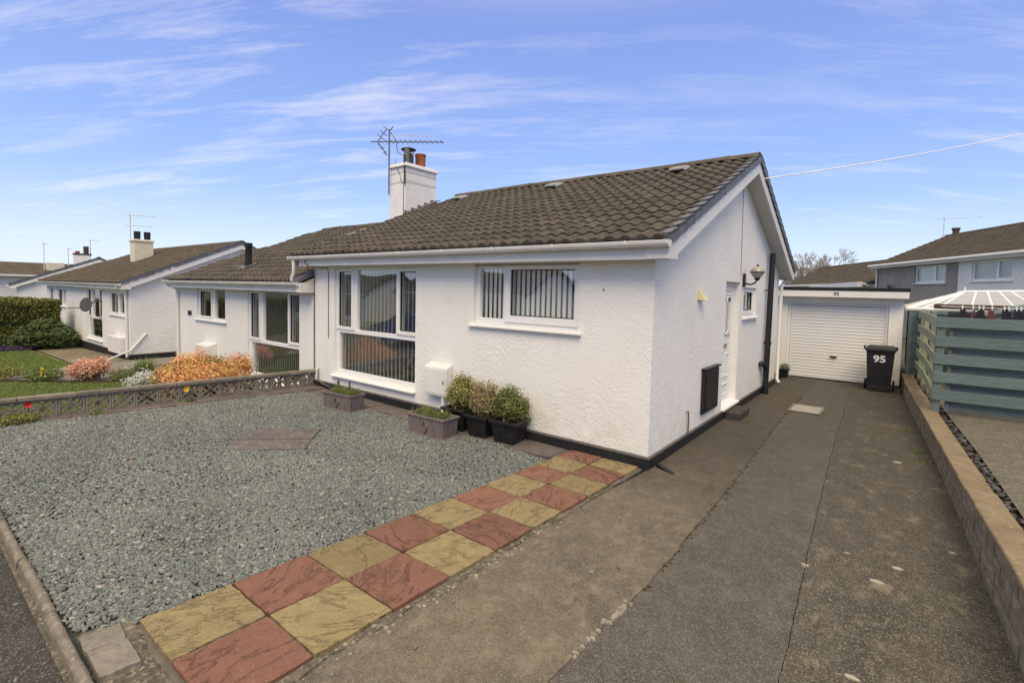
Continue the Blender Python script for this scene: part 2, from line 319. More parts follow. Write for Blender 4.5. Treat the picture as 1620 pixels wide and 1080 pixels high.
    m['screenc'] = plain('mossy_coping', (0.185, 0.165, 0.132), 0.92, 0.25, 6, 0.2, 0.7, 40, 0.008, c2=(0.30, 0.28, 0.22), amt=0.5, thr=0.52, objvar=0.12)
    m['mortar'] = plain('mortar', (0.13, 0.12, 0.10), 0.95, 0.25, 10, 0.2, 0.6, 40)
    m['teal'] = plain('teal_fence_paint', (0.128, 0.172, 0.172), 0.82, 0.16, 3, 0.2, 0.7, 26, 0.006, c2=(0.085, 0.105, 0.092), amt=0.6, thr=0.52, objvar=0.12, stretch=(1, 1, 9))
    m['tealw'] = plain('weathered_green_boards', (0.255, 0.290, 0.215), 0.8, 0.2, 4, 0.25, 0.4, 26, 0.004, c2=(0.20, 0.19, 0.12), amt=0.5, thr=0.5, objvar=0.12)
    m['trough'] = plain('faux_lead_planter', (0.170, 0.140, 0.138), 0.8, 0.18, 5, 0.2, 0.3, 40, 0.004, c2=(0.095, 0.078, 0.082), amt=0.6, thr=0.5, oscale=7, stretch=(3, 3, 0.6))
    m['soil'] = plain('soil', (0.035, 0.026, 0.018), 0.95, 0.3, 20, 0.2, 0.9, 60, 0.02)
    m['twig'] = plain('twigs', (0.075, 0.058, 0.040), 0.9, 0.3, 15)
    m['grass'] = plain('lawn_green', (0.170, 0.225, 0.065), 0.9, 0.22, 2.5, 0.2, 0.6, 90, 0.02, c2=(0.13, 0.15, 0.045), amt=0.4, thr=0.5, oscale=11)
    m['blade'] = attr_mat('grass_blades', [(0, (0.120, 0.175, 0.045)), (0.5, (0.195, 0.260, 0.075)), (1, (0.300, 0.320, 0.120))], 0.7, 0.2, 0.3)
    m['path'] = plain('weathered_path', (0.215, 0.198, 0.175), 0.92, 0.25, 1.6, 0.2, 0.5, 30, 0.01, c2=(0.085, 0.08, 0.065), amt=0.5, thr=0.5)
    m['patch'] = plain('sandy_concrete', (0.200, 0.170, 0.115), 0.92, 0.25, 1.6, 0.2, 0.5, 30, 0.01, c2=(0.10, 0.09, 0.065), amt=0.5, thr=0.5)
    m['ground'] = plain('rough_ground', (0.075, 0.078, 0.045), 0.95, 0.3, 0.7, 0.2, 0.5, 8, 0.03)
    m['road'] = aggregate('road_asphalt', (0.055, 0.054, 0.053), (0.040, 0.040, 0.039), (0.16, 0.16, 0.15), 80, 0.7)
    G = lambda n, a, b_, c, t=0.30: attr_mat(n, [(0, a), (0.5, b_), (1, c)], 0.55, 0.3, t)
    m['hedge'] = G('hedge_leaves', (0.075, 0.092, 0.028), (0.205, 0.225, 0.060), (0.450, 0.400, 0.120))
    m['dark'] = G('dark_shrub_leaves', (0.035, 0.058, 0.020), (0.095, 0.145, 0.045), (0.220, 0.280, 0.110))
    m['varieg'] = attr_mat('variegated_leaves', [(0, (0.060, 0.080, 0.022)), (0.35, (0.210, 0.220, 0.060)), (0.65, (0.420, 0.385, 0.135)), (1, (0.60, 0.54, 0.28))], 0.5, 0.3, 0.3)
    m['brownish'] = attr_mat('scorched_leaves', [(0, (0.080, 0.065, 0.030)), (0.35, (0.270, 0.225, 0.095)), (0.6, (0.440, 0.390, 0.200)), (0.8, (0.350, 0.210, 0.140)), (1, (0.60, 0.53, 0.36))], 0.6, 0.3, 0.3)
    m['greeny'] = attr_mat('green_yellow_leaves', [(0, (0.055, 0.080, 0.020)), (0.5, (0.175, 0.215, 0.060)), (0.8, (0.310, 0.320, 0.100)), (1, (0.48, 0.43, 0.23))], 0.5, 0.3, 0.3)
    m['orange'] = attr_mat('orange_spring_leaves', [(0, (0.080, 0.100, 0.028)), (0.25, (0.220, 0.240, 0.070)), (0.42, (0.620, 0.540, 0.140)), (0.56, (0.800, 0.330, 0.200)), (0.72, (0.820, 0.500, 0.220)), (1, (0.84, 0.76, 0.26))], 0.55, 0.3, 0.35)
    m['peach'] = attr_mat('peach_blossom', [(0, (0.45, 0.20, 0.13)), (0.5, (0.72, 0.40, 0.28)), (1, (0.82, 0.60, 0.48))], 0.6, 0.2, 0.3)
    m['white_fl'] = attr_mat('white_blossom', [(0, (0.45, 0.48, 0.40)), (1, (0.80, 0.80, 0.77))], 0.6, 0.2, 0.2)
    m['midgreen'] = G('border_leaves', (0.050, 0.080, 0.020), (0.140, 0.195, 0.045), (0.260, 0.310, 0.095))
    m['purple'] = attr_mat('purple_flowers', [(0, (0.040, 0.035, 0.06)), (1, (0.17, 0.10, 0.30))], 0.7, 0.2, 0.2)
    m['red_fl'] = plain('red_petals', (0.62, 0.03, 0.03), 0.6)
    m['yellow_fl'] = plain('yellow_petals', (0.75, 0.50, 0.03), 0.6)
    m['bark'] = plain('pale_bark', (0.44, 0.40, 0.34), 0.9, 0.2, 3)
    m['pebble'] = plain('grey_pebbledash', (0.330, 0.295, 0.260), 0.95, 0.18, 1.2, 0.2, 1.0, 26, 0.03, c2=(0.12, 0.11, 0.10), amt=0.5, thr=0.56, oscale=22)
    m['pebw'] = plain('white_roughcast', (0.80, 0.78, 0.73), 0.9, 0.08, 1.2, 0.2, 0.9, 22, 0.03, c2=(0.42, 0.42, 0.40), amt=0.4, thr=0.58, oscale=7)
    m['brownp'] = plain('brown_stained_wood', (0.085, 0.052, 0.036), 0.7, 0.2, 5)
    m['poly'] = plain('conservatory_polycarbonate', (0.33, 0.34, 0.33), 0.35, 0.1, 2, 0.5)
    m['shed'] = plain('pale_green_shed', (0.22, 0.31, 0.27), 0.7, 0.1, 4)
    m['cloth_a'] = plain('dark_wool', (0.028, 0.024, 0.032), 0.95)
    m['cloth_b'] = plain('maroon_wool', (0.14, 0.045, 0.055), 0.95)
    m['binm'] = plain('bin_plastic', (0.016, 0.017, 0.021), 0.5, 0.15, 6, 0.4, c2=(0.06, 0.06, 0.06), amt=0.3, thr=0.6)
    m['number'] = plain('white_number_sticker', (0.70, 0.73, 0.76), 0.5)
    m['numdark'] = plain('black_number', (0.05, 0.05, 0.05), 0.5)
    m['carblue'] = plain('blue_car_paint', (0.02, 0.055, 0.30), 0.2, 0.03, 1, 0.6)
    m['carglass'] = plain('car_glass', (0.015, 0.018, 0.02), 0.08, 0.02, 1, 0.6)
    m['tyre'] = plain('tyre_rubber', (0.02, 0.02, 0.02), 0.8)
    m['dish'] = plain('dish_grey', (0.07, 0.07, 0.075), 0.6)
    m['paledisc'] = plain('pale_worn_patch', (0.33, 0.30, 0.24), 0.95, 0.3, 40)
    m['stone'] = plain('loose_stones', (0.27, 0.25, 0.20), 0.9, 0.3, 14, c2=(0.14, 0.12, 0.10), amt=0.5)
mk()

# ------------------------------------------------------------------ mesh helpers
W = {}
def wl(p): return W.get(p.name, Vector((0, 0, 0))) if p is not None else Vector((0, 0, 0))
class MB:
    def __init__(s): s.v = []; s.f = []; s.a = None
    def add(s, vs, fs):
        o = len(s.v); s.v.extend([tuple(p) for p in vs]); s.f.extend([tuple(i+o for i in f) for f in fs]); return s
    def box(s, x0, x1, y0, y1, z0, z1):
        vs = [(x, y, z) for x in (x0, x1) for y in (y0, y1) for z in (z0, z1)]
        return s.add(vs, [(0, 1, 3, 2), (4, 6, 7, 5), (0, 4, 5, 1), (2, 3, 7, 6), (0, 2, 6, 4), (1, 5, 7, 3)])
    def hexa(s, b4, t4):
        return s.add(list(b4)+list(t4), [(3, 2, 1, 0), (4, 5, 6, 7), (0, 1, 5, 4), (1, 2, 6, 5), (2, 3, 7, 6), (3, 0, 4, 7)])
    def prism(s, poly, f0, f1):
        """poly: list of 2d; f0/f1 map 2d->3d for the two ends"""
        n = len(poly); vs = [f0(*p) for p in poly]+[f1(*p) for p in poly]
        return s.add(vs, [tuple(range(n))[::-1], tuple(range(n, 2*n))]+[(i, (i+1) % n, n+(i+1) % n, n+i) for i in range(n)])
    def tube(s, pts, r, n=8, cap=True):
        pts = [Vector(p) for p in pts]; rs = r if isinstance(r, (list, tuple)) else [r]*len(pts)
        o = len(s.v); 
        for i, p in enumerate(pts):
            d = (pts[min(i+1, len(pts)-1)]-pts[max(i-1, 0)]).normalized()
            a = d.orthogonal().normalized() if i == 0 else (a-d*a.dot(d)).normalized()
            b = d.cross(a)
            for k in range(n):
                t = 2*pi*k/n; s.v.append(tuple(p+(a*cos(t)+b*sin(t))*rs[i]))
        for i in range(len(pts)-1):
            for k in range(n):
                s.f.append((o+i*n+k, o+i*n+(k+1) % n, o+(i+1)*n+(k+1) % n, o+(i+1)*n+k))
        if cap: s.f.append(tuple(o+k for k in range(n))[::-1]); s.f.append(tuple(o+(len(pts)-1)*n+k for k in range(n)))
        return s
    def lathe(s, prof, c, n=16):
        o = len(s.v)
        for r, z in prof:
            for k in range(n):
                t = 2*pi*k/n; s.v.append((c[0]+r*cos(t), c[1]+r*sin(t), c[2]+z))
        for i in range(len(prof)-1):
            for k in range(n): s.f.append((o+i*n+k, o+i*n+(k+1) % n, o+(i+1)*n+(k+1) % n, o+(i+1)*n+k))
        s.f.append(tuple(o+k for k in range(n))[::-1]); s.f.append(tuple(o+(len(prof)-1)*n+k for k in range(n))); return s
    def plate(s, F, u0, u1, z0, z1, holes, d0, d1):
        """rectangular plate with rectangular holes; F(u,d,z)->3d; outer face at d1"""
        us = sorted(set([u0, u1]+[h[i] for h in holes for i in (0, 1)])); zs = sorted(set([z0, z1]+[h[i] for h in holes for i in (2, 3)]))
        us = [u for u in us if u0 <= u <= u1]; zs = [z for z in zs if z0 <= z <= z1]
        def solid(i, j):
            if i < 0 or j < 0 or i >= len(us)-1 or j >= len(zs)-1: return False
            cu, cz = (us[i]+us[i+1])/2, (zs[j]+zs[j+1])/2
            return not any(h[0] < cu < h[1] and h[2] < cz < h[3] for h in holes)
        for i in range(len(us)-1):
            for j in range(len(zs)-1):
                if not solid(i, j): continue
                a, b, c, d = us[i], us[i+1], zs[j], zs[j+1]
                s.add([F(a, d1, c), F(b, d1, c), F(b, d1, d), F(a, d1, d)], [(0, 1, 2, 3)])
                s.add([F(a, d0, c), F(b, d0, c), F(b, d0, d), F(a, d0, d)], [(3, 2, 1, 0)])
                if not solid(i-1, j): s.add([F(a, d0, c), F(a, d1, c), F(a, d1, d), F(a, d0, d)], [(0, 1, 2, 3)])
                if not solid(i+1, j): s.add([F(b, d0, c), F(b, d1, c), F(b, d1, d), F(b, d0, d)], [(3, 2, 1, 0)])
                if not solid(i, j-1): s.add([F(a, d0, c), F(b, d0, c), F(b, d1, c), F(a, d1, c)], [(0, 1, 2, 3)])
                if not solid(i, j+1): s.add([F(a, d0, d), F(b, d0, d), F(b, d1, d), F(a, d1, d)], [(3, 2, 1, 0)])
        return s
    def build(s, name, mat, parent=None, smooth=False, bevel=0, weld=True, label=None, cat=None, group=None, kind=None, base=None, attr=None, seg=1):
        me = bpy.data.meshes.new(name)
        if parent is not None: off = wl(parent)
        elif base is not None: off = Vector(base)
        elif kind == 'structure' or not s.v: off = Vector((0, 0, 0))
        else:
            a = np.array(s.v); off = Vector(((a[:, 0].min()+a[:, 0].max())/2, (a[:, 1].min()+a[:, 1].max())/2, a[:, 2].min()))
        me.from_pydata([(p[0]-off.x, p[1]-off.y, p[2]-off.z) for p in s.v], [], s.f)
        if attr is not None:
            at = me.attributes.new('rnd', 'FLOAT', 'POINT'); at.data.foreach_set('value', np.asarray(attr, dtype=np.float32))
        else:
            bm = bmesh.new(); bm.from_mesh(me)
            if weld: bmesh.ops.remove_doubles(bm, verts=bm.verts, dist=1e-5)
            bmesh.ops.recalc_face_normals(bm, faces=bm.faces); bm.to_mesh(me); bm.free()
        me.materials.append(mat if not isinstance(mat, str) else MT[mat])
        if smooth:
            me.polygons.foreach_set('use_smooth', [True]*len(me.polygons))
            try: me.set_sharp_from_angle(angle=radians(40))
            except Exception: pass
        o = bpy.data.objects.new(name, me); COL.objects.link(o)
        if parent is not None: o.parent = parent; W[o.name] = wl(parent)
        else: o.location = off; W[o.name] = off
        if bevel:
            md = o.modifiers.new('bevel', 'BEVEL'); md.width = bevel; md.segments = seg; md.limit_method = 'ANGLE'; md.angle_limit = radians(35)
        tag(o, label, cat, group, kind); return o
def tag(o, label=None, cat=None, group=None, kind=None):
    if label: o['label'] = label
    if cat: o['category'] = cat
    if group: o['group'] = group
    if kind: o['kind'] = kind
    return o
def thing(name, label, cat, loc=(0, 0, 0), group=None):
    o = bpy.data.objects.new(name, None); COL.objects.link(o); o.location = loc; W[o.name] = Vector(loc); o.empty_display_size = 0.2
    return tag(o, label, cat, group)
def partE(name, parent, loc=None):
    o = bpy.data.objects.new(name, None); COL.objects.link(o); o.parent = parent
    p = Vector(loc) if loc is not None else wl(parent)
    o.location = p-wl(parent); W[o.name] = p; return o
def inst(name, me, parent, mw):
    """a piece sharing mesh data, at world matrix mw"""
    o = bpy.data.objects.new(name, me); COL.objects.link(o)
    loc, rot, sca = mw.decompose()
    o.parent = parent; o.location = loc-wl(parent); o.rotation_mode = 'XYZ'; o.rotation_euler = rot.to_euler(); o.scale = sca
    return o
def mesh_of(mb, name, mat, smooth=False):
    me = bpy.data.meshes.new(name); me.from_pydata(mb.v, [], mb.f)
    bm = bmesh.new(); bm.from_mesh(me); bmesh.ops.remove_doubles(bm, verts=bm.verts, dist=1e-5); bmesh.ops.recalc_face_normals(bm, faces=bm.faces); bm.to_mesh(me); bm.free()
    me.materials.append(MT[mat]); 
    if smooth:
        me.polygons.foreach_set('use_smooth', [True]*len(me.polygons))
        try: me.set_sharp_from_angle(angle=radians(45))
        except Exception: pass
    return me
def ident(u, d, z): return (u, d, z)

def leaves(name, blobs, n, size, mat, parent=None, seed=0, shell=0.55, up=0.4, asp=0.55, zmin=None, cluster=0, rmode='noise', curl=0.25, **kw):
    """leaf-sized bent faces spread through ellipsoid blobs [(cx,cy,cz,rx,ry,rz)]"""
    r = np.random.default_rng(seed); B = np.array(blobs); vol = (B[:, 3]*B[:, 4]*B[:, 5])**.75; pick = r.choice(len(B), n, p=vol/vol.sum())
    d = r.normal(size=(n, 3)); d /= np.linalg.norm(d, axis=1)[:, None]
    rad = (shell+(1-shell)*r.random(n)**.6)*(1+r.normal(0, .05, n))
    b = B[pick]
    # uneven outline
    ph = r.uniform(0, 6.28, (len(B), 3))
    lump = 1+0.16*np.sin(d[:, 0]*5+ph[pick, 0])*np.sin(d[:, 1]*5+ph[pick, 1])+0.10*np.sin(d[:, 2]*9+ph[pick, 2])
    P = b[:, :3]+d*b[:, 3:6]*(rad*lump)[:, None]
    if cluster:
        nc = max(1, n//cluster); cc = P[:nc]; own = r.integers(0, nc, n); P = cc[own]+r.normal(0, size*1.0, (n, 3)); d = d[:nc][own]; crn = r.random(nc)[own]
    else: crn = r.random(n)
    if zmin is not None: P[:, 2] = np.maximum(P[:, 2], zmin+r.random(n)*size)
    nrm = d+r.normal(0, .55, (n, 3)); nrm[:, 2] += up; nrm /= np.linalg.norm(nrm, axis=1)[:, None]
    t = np.cross(nrm, r.normal(size=(n, 3))); t /= np.linalg.norm(t, axis=1)[:, None]; u = np.cross(nrm, t)
    s_ = (size*r.uniform(.6, 1.25, n))[:, None]; w = s_*asp
    V = np.stack([P-t*s_*.5, P+u*w*.5+nrm*s_*curl*.3, P+t*s_*.5-nrm*s_*curl*.2, P-u*w*.5+nrm*s_*curl*.3], 1).reshape(-1, 3)
    hgt = (P[:, 2]-P[:, 2].min())/max(1e-6, np.ptp(P[:, 2]))
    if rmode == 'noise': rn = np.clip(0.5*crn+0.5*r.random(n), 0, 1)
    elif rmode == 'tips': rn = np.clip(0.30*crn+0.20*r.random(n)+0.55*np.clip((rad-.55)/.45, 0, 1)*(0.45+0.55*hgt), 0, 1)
    elif rmode == 'patch':
        k3 = r.uniform(2.2, 3.4, 3)/max(.2, B[:, 3].max()); rn = np.clip(0.5+0.30*np.sin(P[:, 0]*k3[0]*2.4+1)*np.cos(P[:, 1]*k3[1]*2.2)+0.25*(crn-.5)+0.3*(r.random(n)-.5)+0.25*(hgt-.5), 0, 1)
    else: rn = r.random(n)
    off = np.array(wl(parent)) if parent is not None else (np.array([B[:, 0].mean(), B[:, 1].mean(), (zmin if zmin is not None else (B[:, 2]-B[:, 5]).min())]))
    me = bpy.data.meshes.new(name); V = V-off
    me.vertices.add(len(V)); me.vertices.foreach_set('co', V.ravel().astype(np.float32)); me.loops.add(len(V)); me.loops.foreach_set('vertex_index', np.arange(len(V), dtype=np.int32))
    me.polygons.add(n); me.polygons.foreach_set('loop_start', (np.arange(n)*4).astype(np.int32)); me.update(calc_edges=True)
    at = me.attributes.new('rnd', 'FLOAT', 'POINT'); at.data.foreach_set('value', np.repeat(rn, 4).astype(np.float32))
    me.materials.append(MT[mat]); me.validate()
    o = bpy.data.objects.new(name, me); COL.objects.link(o)
    if parent is not None: o.parent = parent
    else: o.location = off
    tag(o, kw.get('label'), kw.get('cat'), kw.get('group'), kw.get('kind')); W[o.name] = Vector(off); return o
# ------------------------------------------------------------------ terrain
def gz(x, y=0):
    """level of the land: flat at the plot, stepping down behind the screen wall to the left"""
    xs = [-400, -80, -36, -26, -18, -14, -7.7, -7.32, -7.18, 2.75, 2.95, 400]
    zs = [-4.0, -1.9, -1.0, -0.86, -0.66, -0.52, -0.42, -0.40, -0.03, -0.03, -0.03, -0.03]
    return float(np.interp(x, xs, zs))
def grav_z(x, y):
    return 0.012+0.075*max(0, min(1, -y/4.3))*max(0, min(1, (-x-3.2)/3.6))
def sheet(name, xs, ys, fz, mat, kind='structure', clip=None, **kw):
    mb = MB(); nx, ny = len(xs), len(ys)
    mb.v = [(x, y, fz(x, y)) for x in xs for y in ys]
    mb.f = [(i*ny+j, (i+1)*ny+j, (i+1)*ny+j+1, i*ny+j+1) for i in range(nx-1) for j in range(ny-1)]
    return mb.build(name, mat, kind=kind, smooth=True, weld=False, **kw)
gx = [-900, -400, -200, -120, -80, -60, -45, -36, -30, -26, -22, -20, -18, -16, -14, -12, -10, -8.5, -7.7, -7.32, -7.18, -6, -3, 0, 2.6, 3, 6, 12, 30, 80, 200, 900]
gy = [-900, -200, -60, -30, -15, -8, -5, -3, 0, 4, 9, 15, 30, 60, 200, 900]
sheet('ground', gx, gy, lambda x, y: gz(x)-0.02, 'ground')
# strips of the drive (polygons, thin sheets with open joints between)
def poly_slab(name, pts, z0, z1, mat, kind='structure', parent=None, **kw):
    mb = MB(); mb.prism(pts, lambda x, y: (x, y, z0), lambda x, y: (x, y, z1)); return mb.build(name, mat, parent, kind=kind if parent is None else None, **kw)
def wallx(y):     # face of the low stone wall on the right
    return float(np.interp(y, [-6.5, -1.54, 2.17, 7.07, 9], [2.93, 2.77, 2.62, 2.33, 2.26]))
jl = [(-6.5, 0.78), (-2.94, 0.83), (-2.12, 0.89), (0.44, 0.85), (3.24, 0.74), (8.6, 0.66)]     # (y, x) left joint
jm = [(-6.5, 1.95), (-2.45, 1.76), (-1.6, 1.72), (0.19, 1.64), (2.73, 1.54), (7.4, 1.42), (8.6, 1.40)]
def jag(j, dx, seed, amp=0.007, step=0.06):
    r = random.Random(seed); ys = np.arange(j[0][0], j[-1][0]+1e-6, step); a = np.array(j)
    o = []
    acc = 0
    for y in ys:
        acc = acc*0.7+r.uniform(-amp, amp); o.append((float(np.interp(y, a[:, 0], a[:, 1]))+dx+acc, float(y)))
    o[-1] = (o[-1][0], j[-1][0]); return o
def strip(name, left, right, z, mat):
    """left/right: lists of (x,y) running the same way; same length not needed"""
    ys = sorted(set([round(p[1], 3) for p in left]+[round(p[1], 3) for p in right]))
    la, ra = np.array([(p[1], p[0]) for p in left]), np.array([(p[1], p[0]) for p in right])
    mb = MB(); n = 5
    rows = []
    for y in ys:
        a = float(np.interp(y, la[:, 0], la[:, 1])); b = float(np.interp(y, ra[:, 0], ra[:, 1]))
        o = len(mb.v); mb.v.append((a, y, z-0.05))
        for k in range(n+1):
            t = k/n; mb.v.append((a+(b-a)*t, y, z+0.006*sin(3*y+7*t)*(t*(1-t)*4)))
        mb.v.append((b, y, z-0.05)); rows.append(o)
    for r in range(len(rows)-1):
        for k in range(n+2): mb.f.append((rows[r]+k, rows[r]+k+1, rows[r+1]+k+1, rows[r+1]+k))
    return mb.build(name, mat, kind='structure', weld=False)
left_edge = [(-1.0, -6.5), (-0.95, -4.75), (-0.62, -4.60), (-0.30, -4.46), (-0.19, -4.0), (-0.145, -2.5), (-0.07, -1.0), (0.0, -0.05), (0.005, 8.58)]
strip('driveway_left_strip', left_edge, jag(jl, -0.004, 3), 0.008, 'drive_l')
strip('driveway_middle_strip', jag(jl, -0.004, 3), jag(jm, -0.003, 5, 0.004), 0.0, 'drive_m')
strip('driveway_right_strip', jag(jm, 0.002, 5, 0.004), [(wallx(y)+0.02, y) for y in np.arange(-6.5, 8.61, 0.5)]+[(wallx(8.58)+0.02, 8.58)], 0.006, 'drive_r')
def mesh_stones(name, pts, smin, smax, mat, label=None, flat=0.5, kind='stuff', parent=None):
    mb = MB()
    for (x, y, z) in pts:
        s_ = random.uniform(smin, smax); n = random.choice((5, 6, 7)); a0 = random.uniform(0, 6.28)
        ring = [(x+s_*cos(a0+2*pi*k/n)*random.uniform(.7, 1.15), y+s_*sin(a0+2*pi*k/n)*random.uniform(.6, 1.05)) for k in range(n)]
        h = s_*flat*random.uniform(.6, 1.3)
        o = len(mb.v); mb.v += [(px, py, z-0.01) for px, py in ring]+[(x+(px-x)*.72, y+(py-y)*.72, z+h*random.uniform(.8, 1)) for px, py in ring]
        mb.f.append(tuple(o+n+k for k in range(n)))
        for k in range(n): mb.f.append((o+k, o+(k+1) % n, o+n+(k+1) % n, o+n+k))
    return mb.build(name, mat, parent, label=label, kind=kind, weld=False)
# pavement in front of the kerb edging, and the street behind the camera
sheet('pavement', list(np.linspace(-40, 22, 32)), [-7.2, -6, -5.2, -4.72], lambda x, y: (gz(x) if x < -8.5 else -0.028)+(-0.004 if x < -8.5 else 0), 'pavement')
sheet('road', list(np.linspace(-90, 60, 60)), [-13.4, -10, -7.3], lambda x, y: min(gz(x), -0.06)-0.06, 'road')
sheet('far_pavement', list(np.linspace(-90, 60, 60)), [-15.4, -13.5], lambda x, y: min(gz(x), -0.06)+0.03, 'pavement')
sheet('far_lawn', list(np.linspace(-90, 60, 60)), [-24, -19, -15.4], lambda x, y: min(gz(x), -0.05)+0.02, 'grass')
# lawns and paths of the neighbour on the left
def gsheet(name, pts, dz, mat, label=None):
    """polygon laid over the sloping land"""
    bm = bmesh.new(); vs = [bm.verts.new((x, y, 0)) for x, y in pts]; bm.faces.new(vs)
    xs = np.arange(min(p[0] for p in pts), max(p[0] for p in pts), 1.0)
    for x in xs[1:]:
        bmesh.ops.bisect_plane(bm, geom=bm.verts[:]+bm.edges[:]+bm.faces[:], plane_co=(float(x), 0, 0), plane_no=(1, 0, 0))
    me = bpy.data.meshes.new(name)
    for v in bm.verts: v.co.z = gz(v.co.x)+dz
    bm.to_mesh(me); bm.free(); me.materials.append(MT[mat])
    o = bpy.data.objects.new(name, me); COL.objects.link(o); o['kind'] = 'structure'
    if label: o['label'] = label
    return o
lawn1 = [(-7.36, -4.7), (-7.36, -0.75), (-9, -0.75), (-12.3, -0.9), (-13.1, -1.8), (-13.55, -2.3), (-15.2, -3.4), (-15.6, -4.7)]
lawn2 = [(-17.4, -4.7), (-17.4, -2.0), (-18.0, -1.55), (-20.3, -1.5), (-25.3, -1.5), (-25.3, -4.7)]
gsheet('lawn', lawn1, 0.0, 'grass'); gsheet('far_left_lawn', lawn2, 0.0, 'grass')
gsheet('neighbour_path', [(-17.3, -4.7), (-15.9, -4.7), (-15.5, -3.4), (-13.9, -2.3), (-13.3, -1.2), (-12.6, -0.65), (-7.36, -0.65), (-7.36, -0.02), (-13.9, -0.02), (-13.9, 9), (-18.1, 9), (-18.1, -0.05), (-18.1, -1.45), (-17.3, -2.0)], 0.003, 'path')
gsheet('neighbour_patio', [(-18.2, -1.45), (-18.2, -0.05), (-24.8, -0.05), (-24.8, -1.35)], 0.003, 'patch')
gsheet('border_soil', [(-13.3, -1.7), (-13.9, -2.3), (-15.5, -3.35), (-15.2, -3.45), (-13.55, -2.4), (-13.0, -1.85), (-12.3, -0.98), (-7.5, -0.8), (-7.5, -0.66), (-12.6, -0.66)], 0.03, 'soil')
# raised yard on the right
_ys = [-6.5, -4, -1.54, 0, 2.17, 4, 6, 7.07, 9, 12, 16]
_m = MB()
for _y in _ys:
    for _x in (float(np.interp(_y, [-6.5, -1.54, 2.17, 7.07, 9], [2.93, 2.77, 2.62, 2.33, 2.26]))+.31, 4.2, 6, 9, 14): _m.v.append((_x, _y, 0.30))
for _i in range(len(_ys)-1):
    for _j in range(4): _m.f.append((_i*5+_j, _i*5+_j+1, _i*5+_j+6, _i*5+_j+5))
_m.build('yard_concrete', 'yard', kind='structure', weld=False)
def ycop(y): return float(np.interp(y, [-6.5, -1.2, 0.07, 1.7, 8, 9], [0.50, 0.47, 0.40, 0.33, 0.35, 0.35]))

# ------------------------------------------------------------------ roof tiles
TW, TG = 0.375, 0.262                         # cover width, gauge
def tile_profile(n, lift=0.022):
    """concrete double-roll tile: x across, y up the slope, z off the slope"""
    pr = []
    for i in range(n+1):
        t = i/n; ph = t*2*2*pi
        q = max(0, 0.5-0.5*cos(ph)); pr.append((t*TW, 0.031*q*q*(3-2*q)))
    return pr
def tile_mesh(name, mat, n=12):
    mb = MB(); pr = tile_profile(n)
    for x, z in pr: mb.v += [(x, 0, z*.35-0.002), (x, 0, z+0.026), (x, TG+0.03, z+0.002)]
    for i in range(n):
        a, b = i*3, (i+1)*3
        mb.f += [(a, b, b+1, a+1), (a+1, b+1, b+2, a+2)]
    me = bpy.data.meshes.new(name); me.from_pydata(mb.v, [], mb.f); me.materials.append(MT[mat]); return me
def slope_matrix(E_, sx):
    """E_: dict(y0,z0,y1,z1) eave->ridge for slope; returns (U,Nn,L)"""
    dy, dz = E_['y1']-E_['y0'], E_['z1']-E_['z0']; Ls = sqrt(dy*dy+dz*dz)
    U = Vector((0, dy/Ls, dz/Ls)); X = Vector((sx, 0, 0)); Nn = X.cross(U)
    return U, Nn, X, Ls
def lay_tiles(parent, me, mat, xr, xl_e, xl_r, E_, mode='inst', limit=300, back=False, cut=None):
    """tiles right to left, course by course. front slopes read from the right verge"""
    sx = -1 if back else 1
    U, Nn, X, Ls = slope_matrix(E_, sx); nrow = round(Ls/TG); g = Ls/nrow
    places = []
    for j in range(nrow):
        t = j/nrow; xl = xl_e+(xl_r-xl_e)*t
        ncol = int((xr-xl)/TW+0.5)
        for c in range(ncol):
            x = xr-(c+1)*TW if not back else xr-c*TW
            cx = x+TW/2*(1 if not back else -1); cy = E_['y0']+U.y*j*g; cz = E_['z0']+U.z*j*g
            if cut and cut(cx, cy+U.y*g*.5): continue
            p = Vector((x, cy, cz))
            d = (p-cam.matrix_world.translation).length
            places.append((d, p))
    if back is False and mode == 'inst': places.sort(key=lambda q: q[0])
    rot = Matrix((X, U, Nn)).transposed().to_4x4()
    jr = random.Random(5)
    if mode == 'inst':
        for d, p in places[:limit]:
            w = Matrix.Translation(p+Vector((0, 0, jr.uniform(-.002, .003)))) @ rot @ Matrix.Rotation(jr.uniform(-.006, .006), 4, 'Z')
            inst('roof_tile', me, parent, w)
        places = places[limit:]
    if places:
        vs = np.array([v.co for v in me.vertices]); fs = np.array([tuple(p.vertices) for p in me.polygons])
        R3 = np.array(rot.to_3x3()); n = len(places); V = np.concatenate([(vs @ R3.T)+np.array(p)+[0, 0, jr.uniform(-.003, .004)] for _, p in places])
        F = np.concatenate([fs+i*len(vs) for i in range(n)])
        off = np.array(wl(parent)); m2 = bpy.data.meshes.new('roof_tiles'); m2.from_pydata((V-off).tolist(), [], F.tolist()); m2.materials.append(MT[mat])
        o = bpy.data.objects.new('roof_tiles', m2); COL.objects.link(o); o.parent = parent; o['kind'] = 'stuff'
    return nrow, g, U, Nn
TILE = tile_mesh('roof_tile', 'tile'); TILEF = tile_mesh('roof_tile_far', 'tile_far', 8)

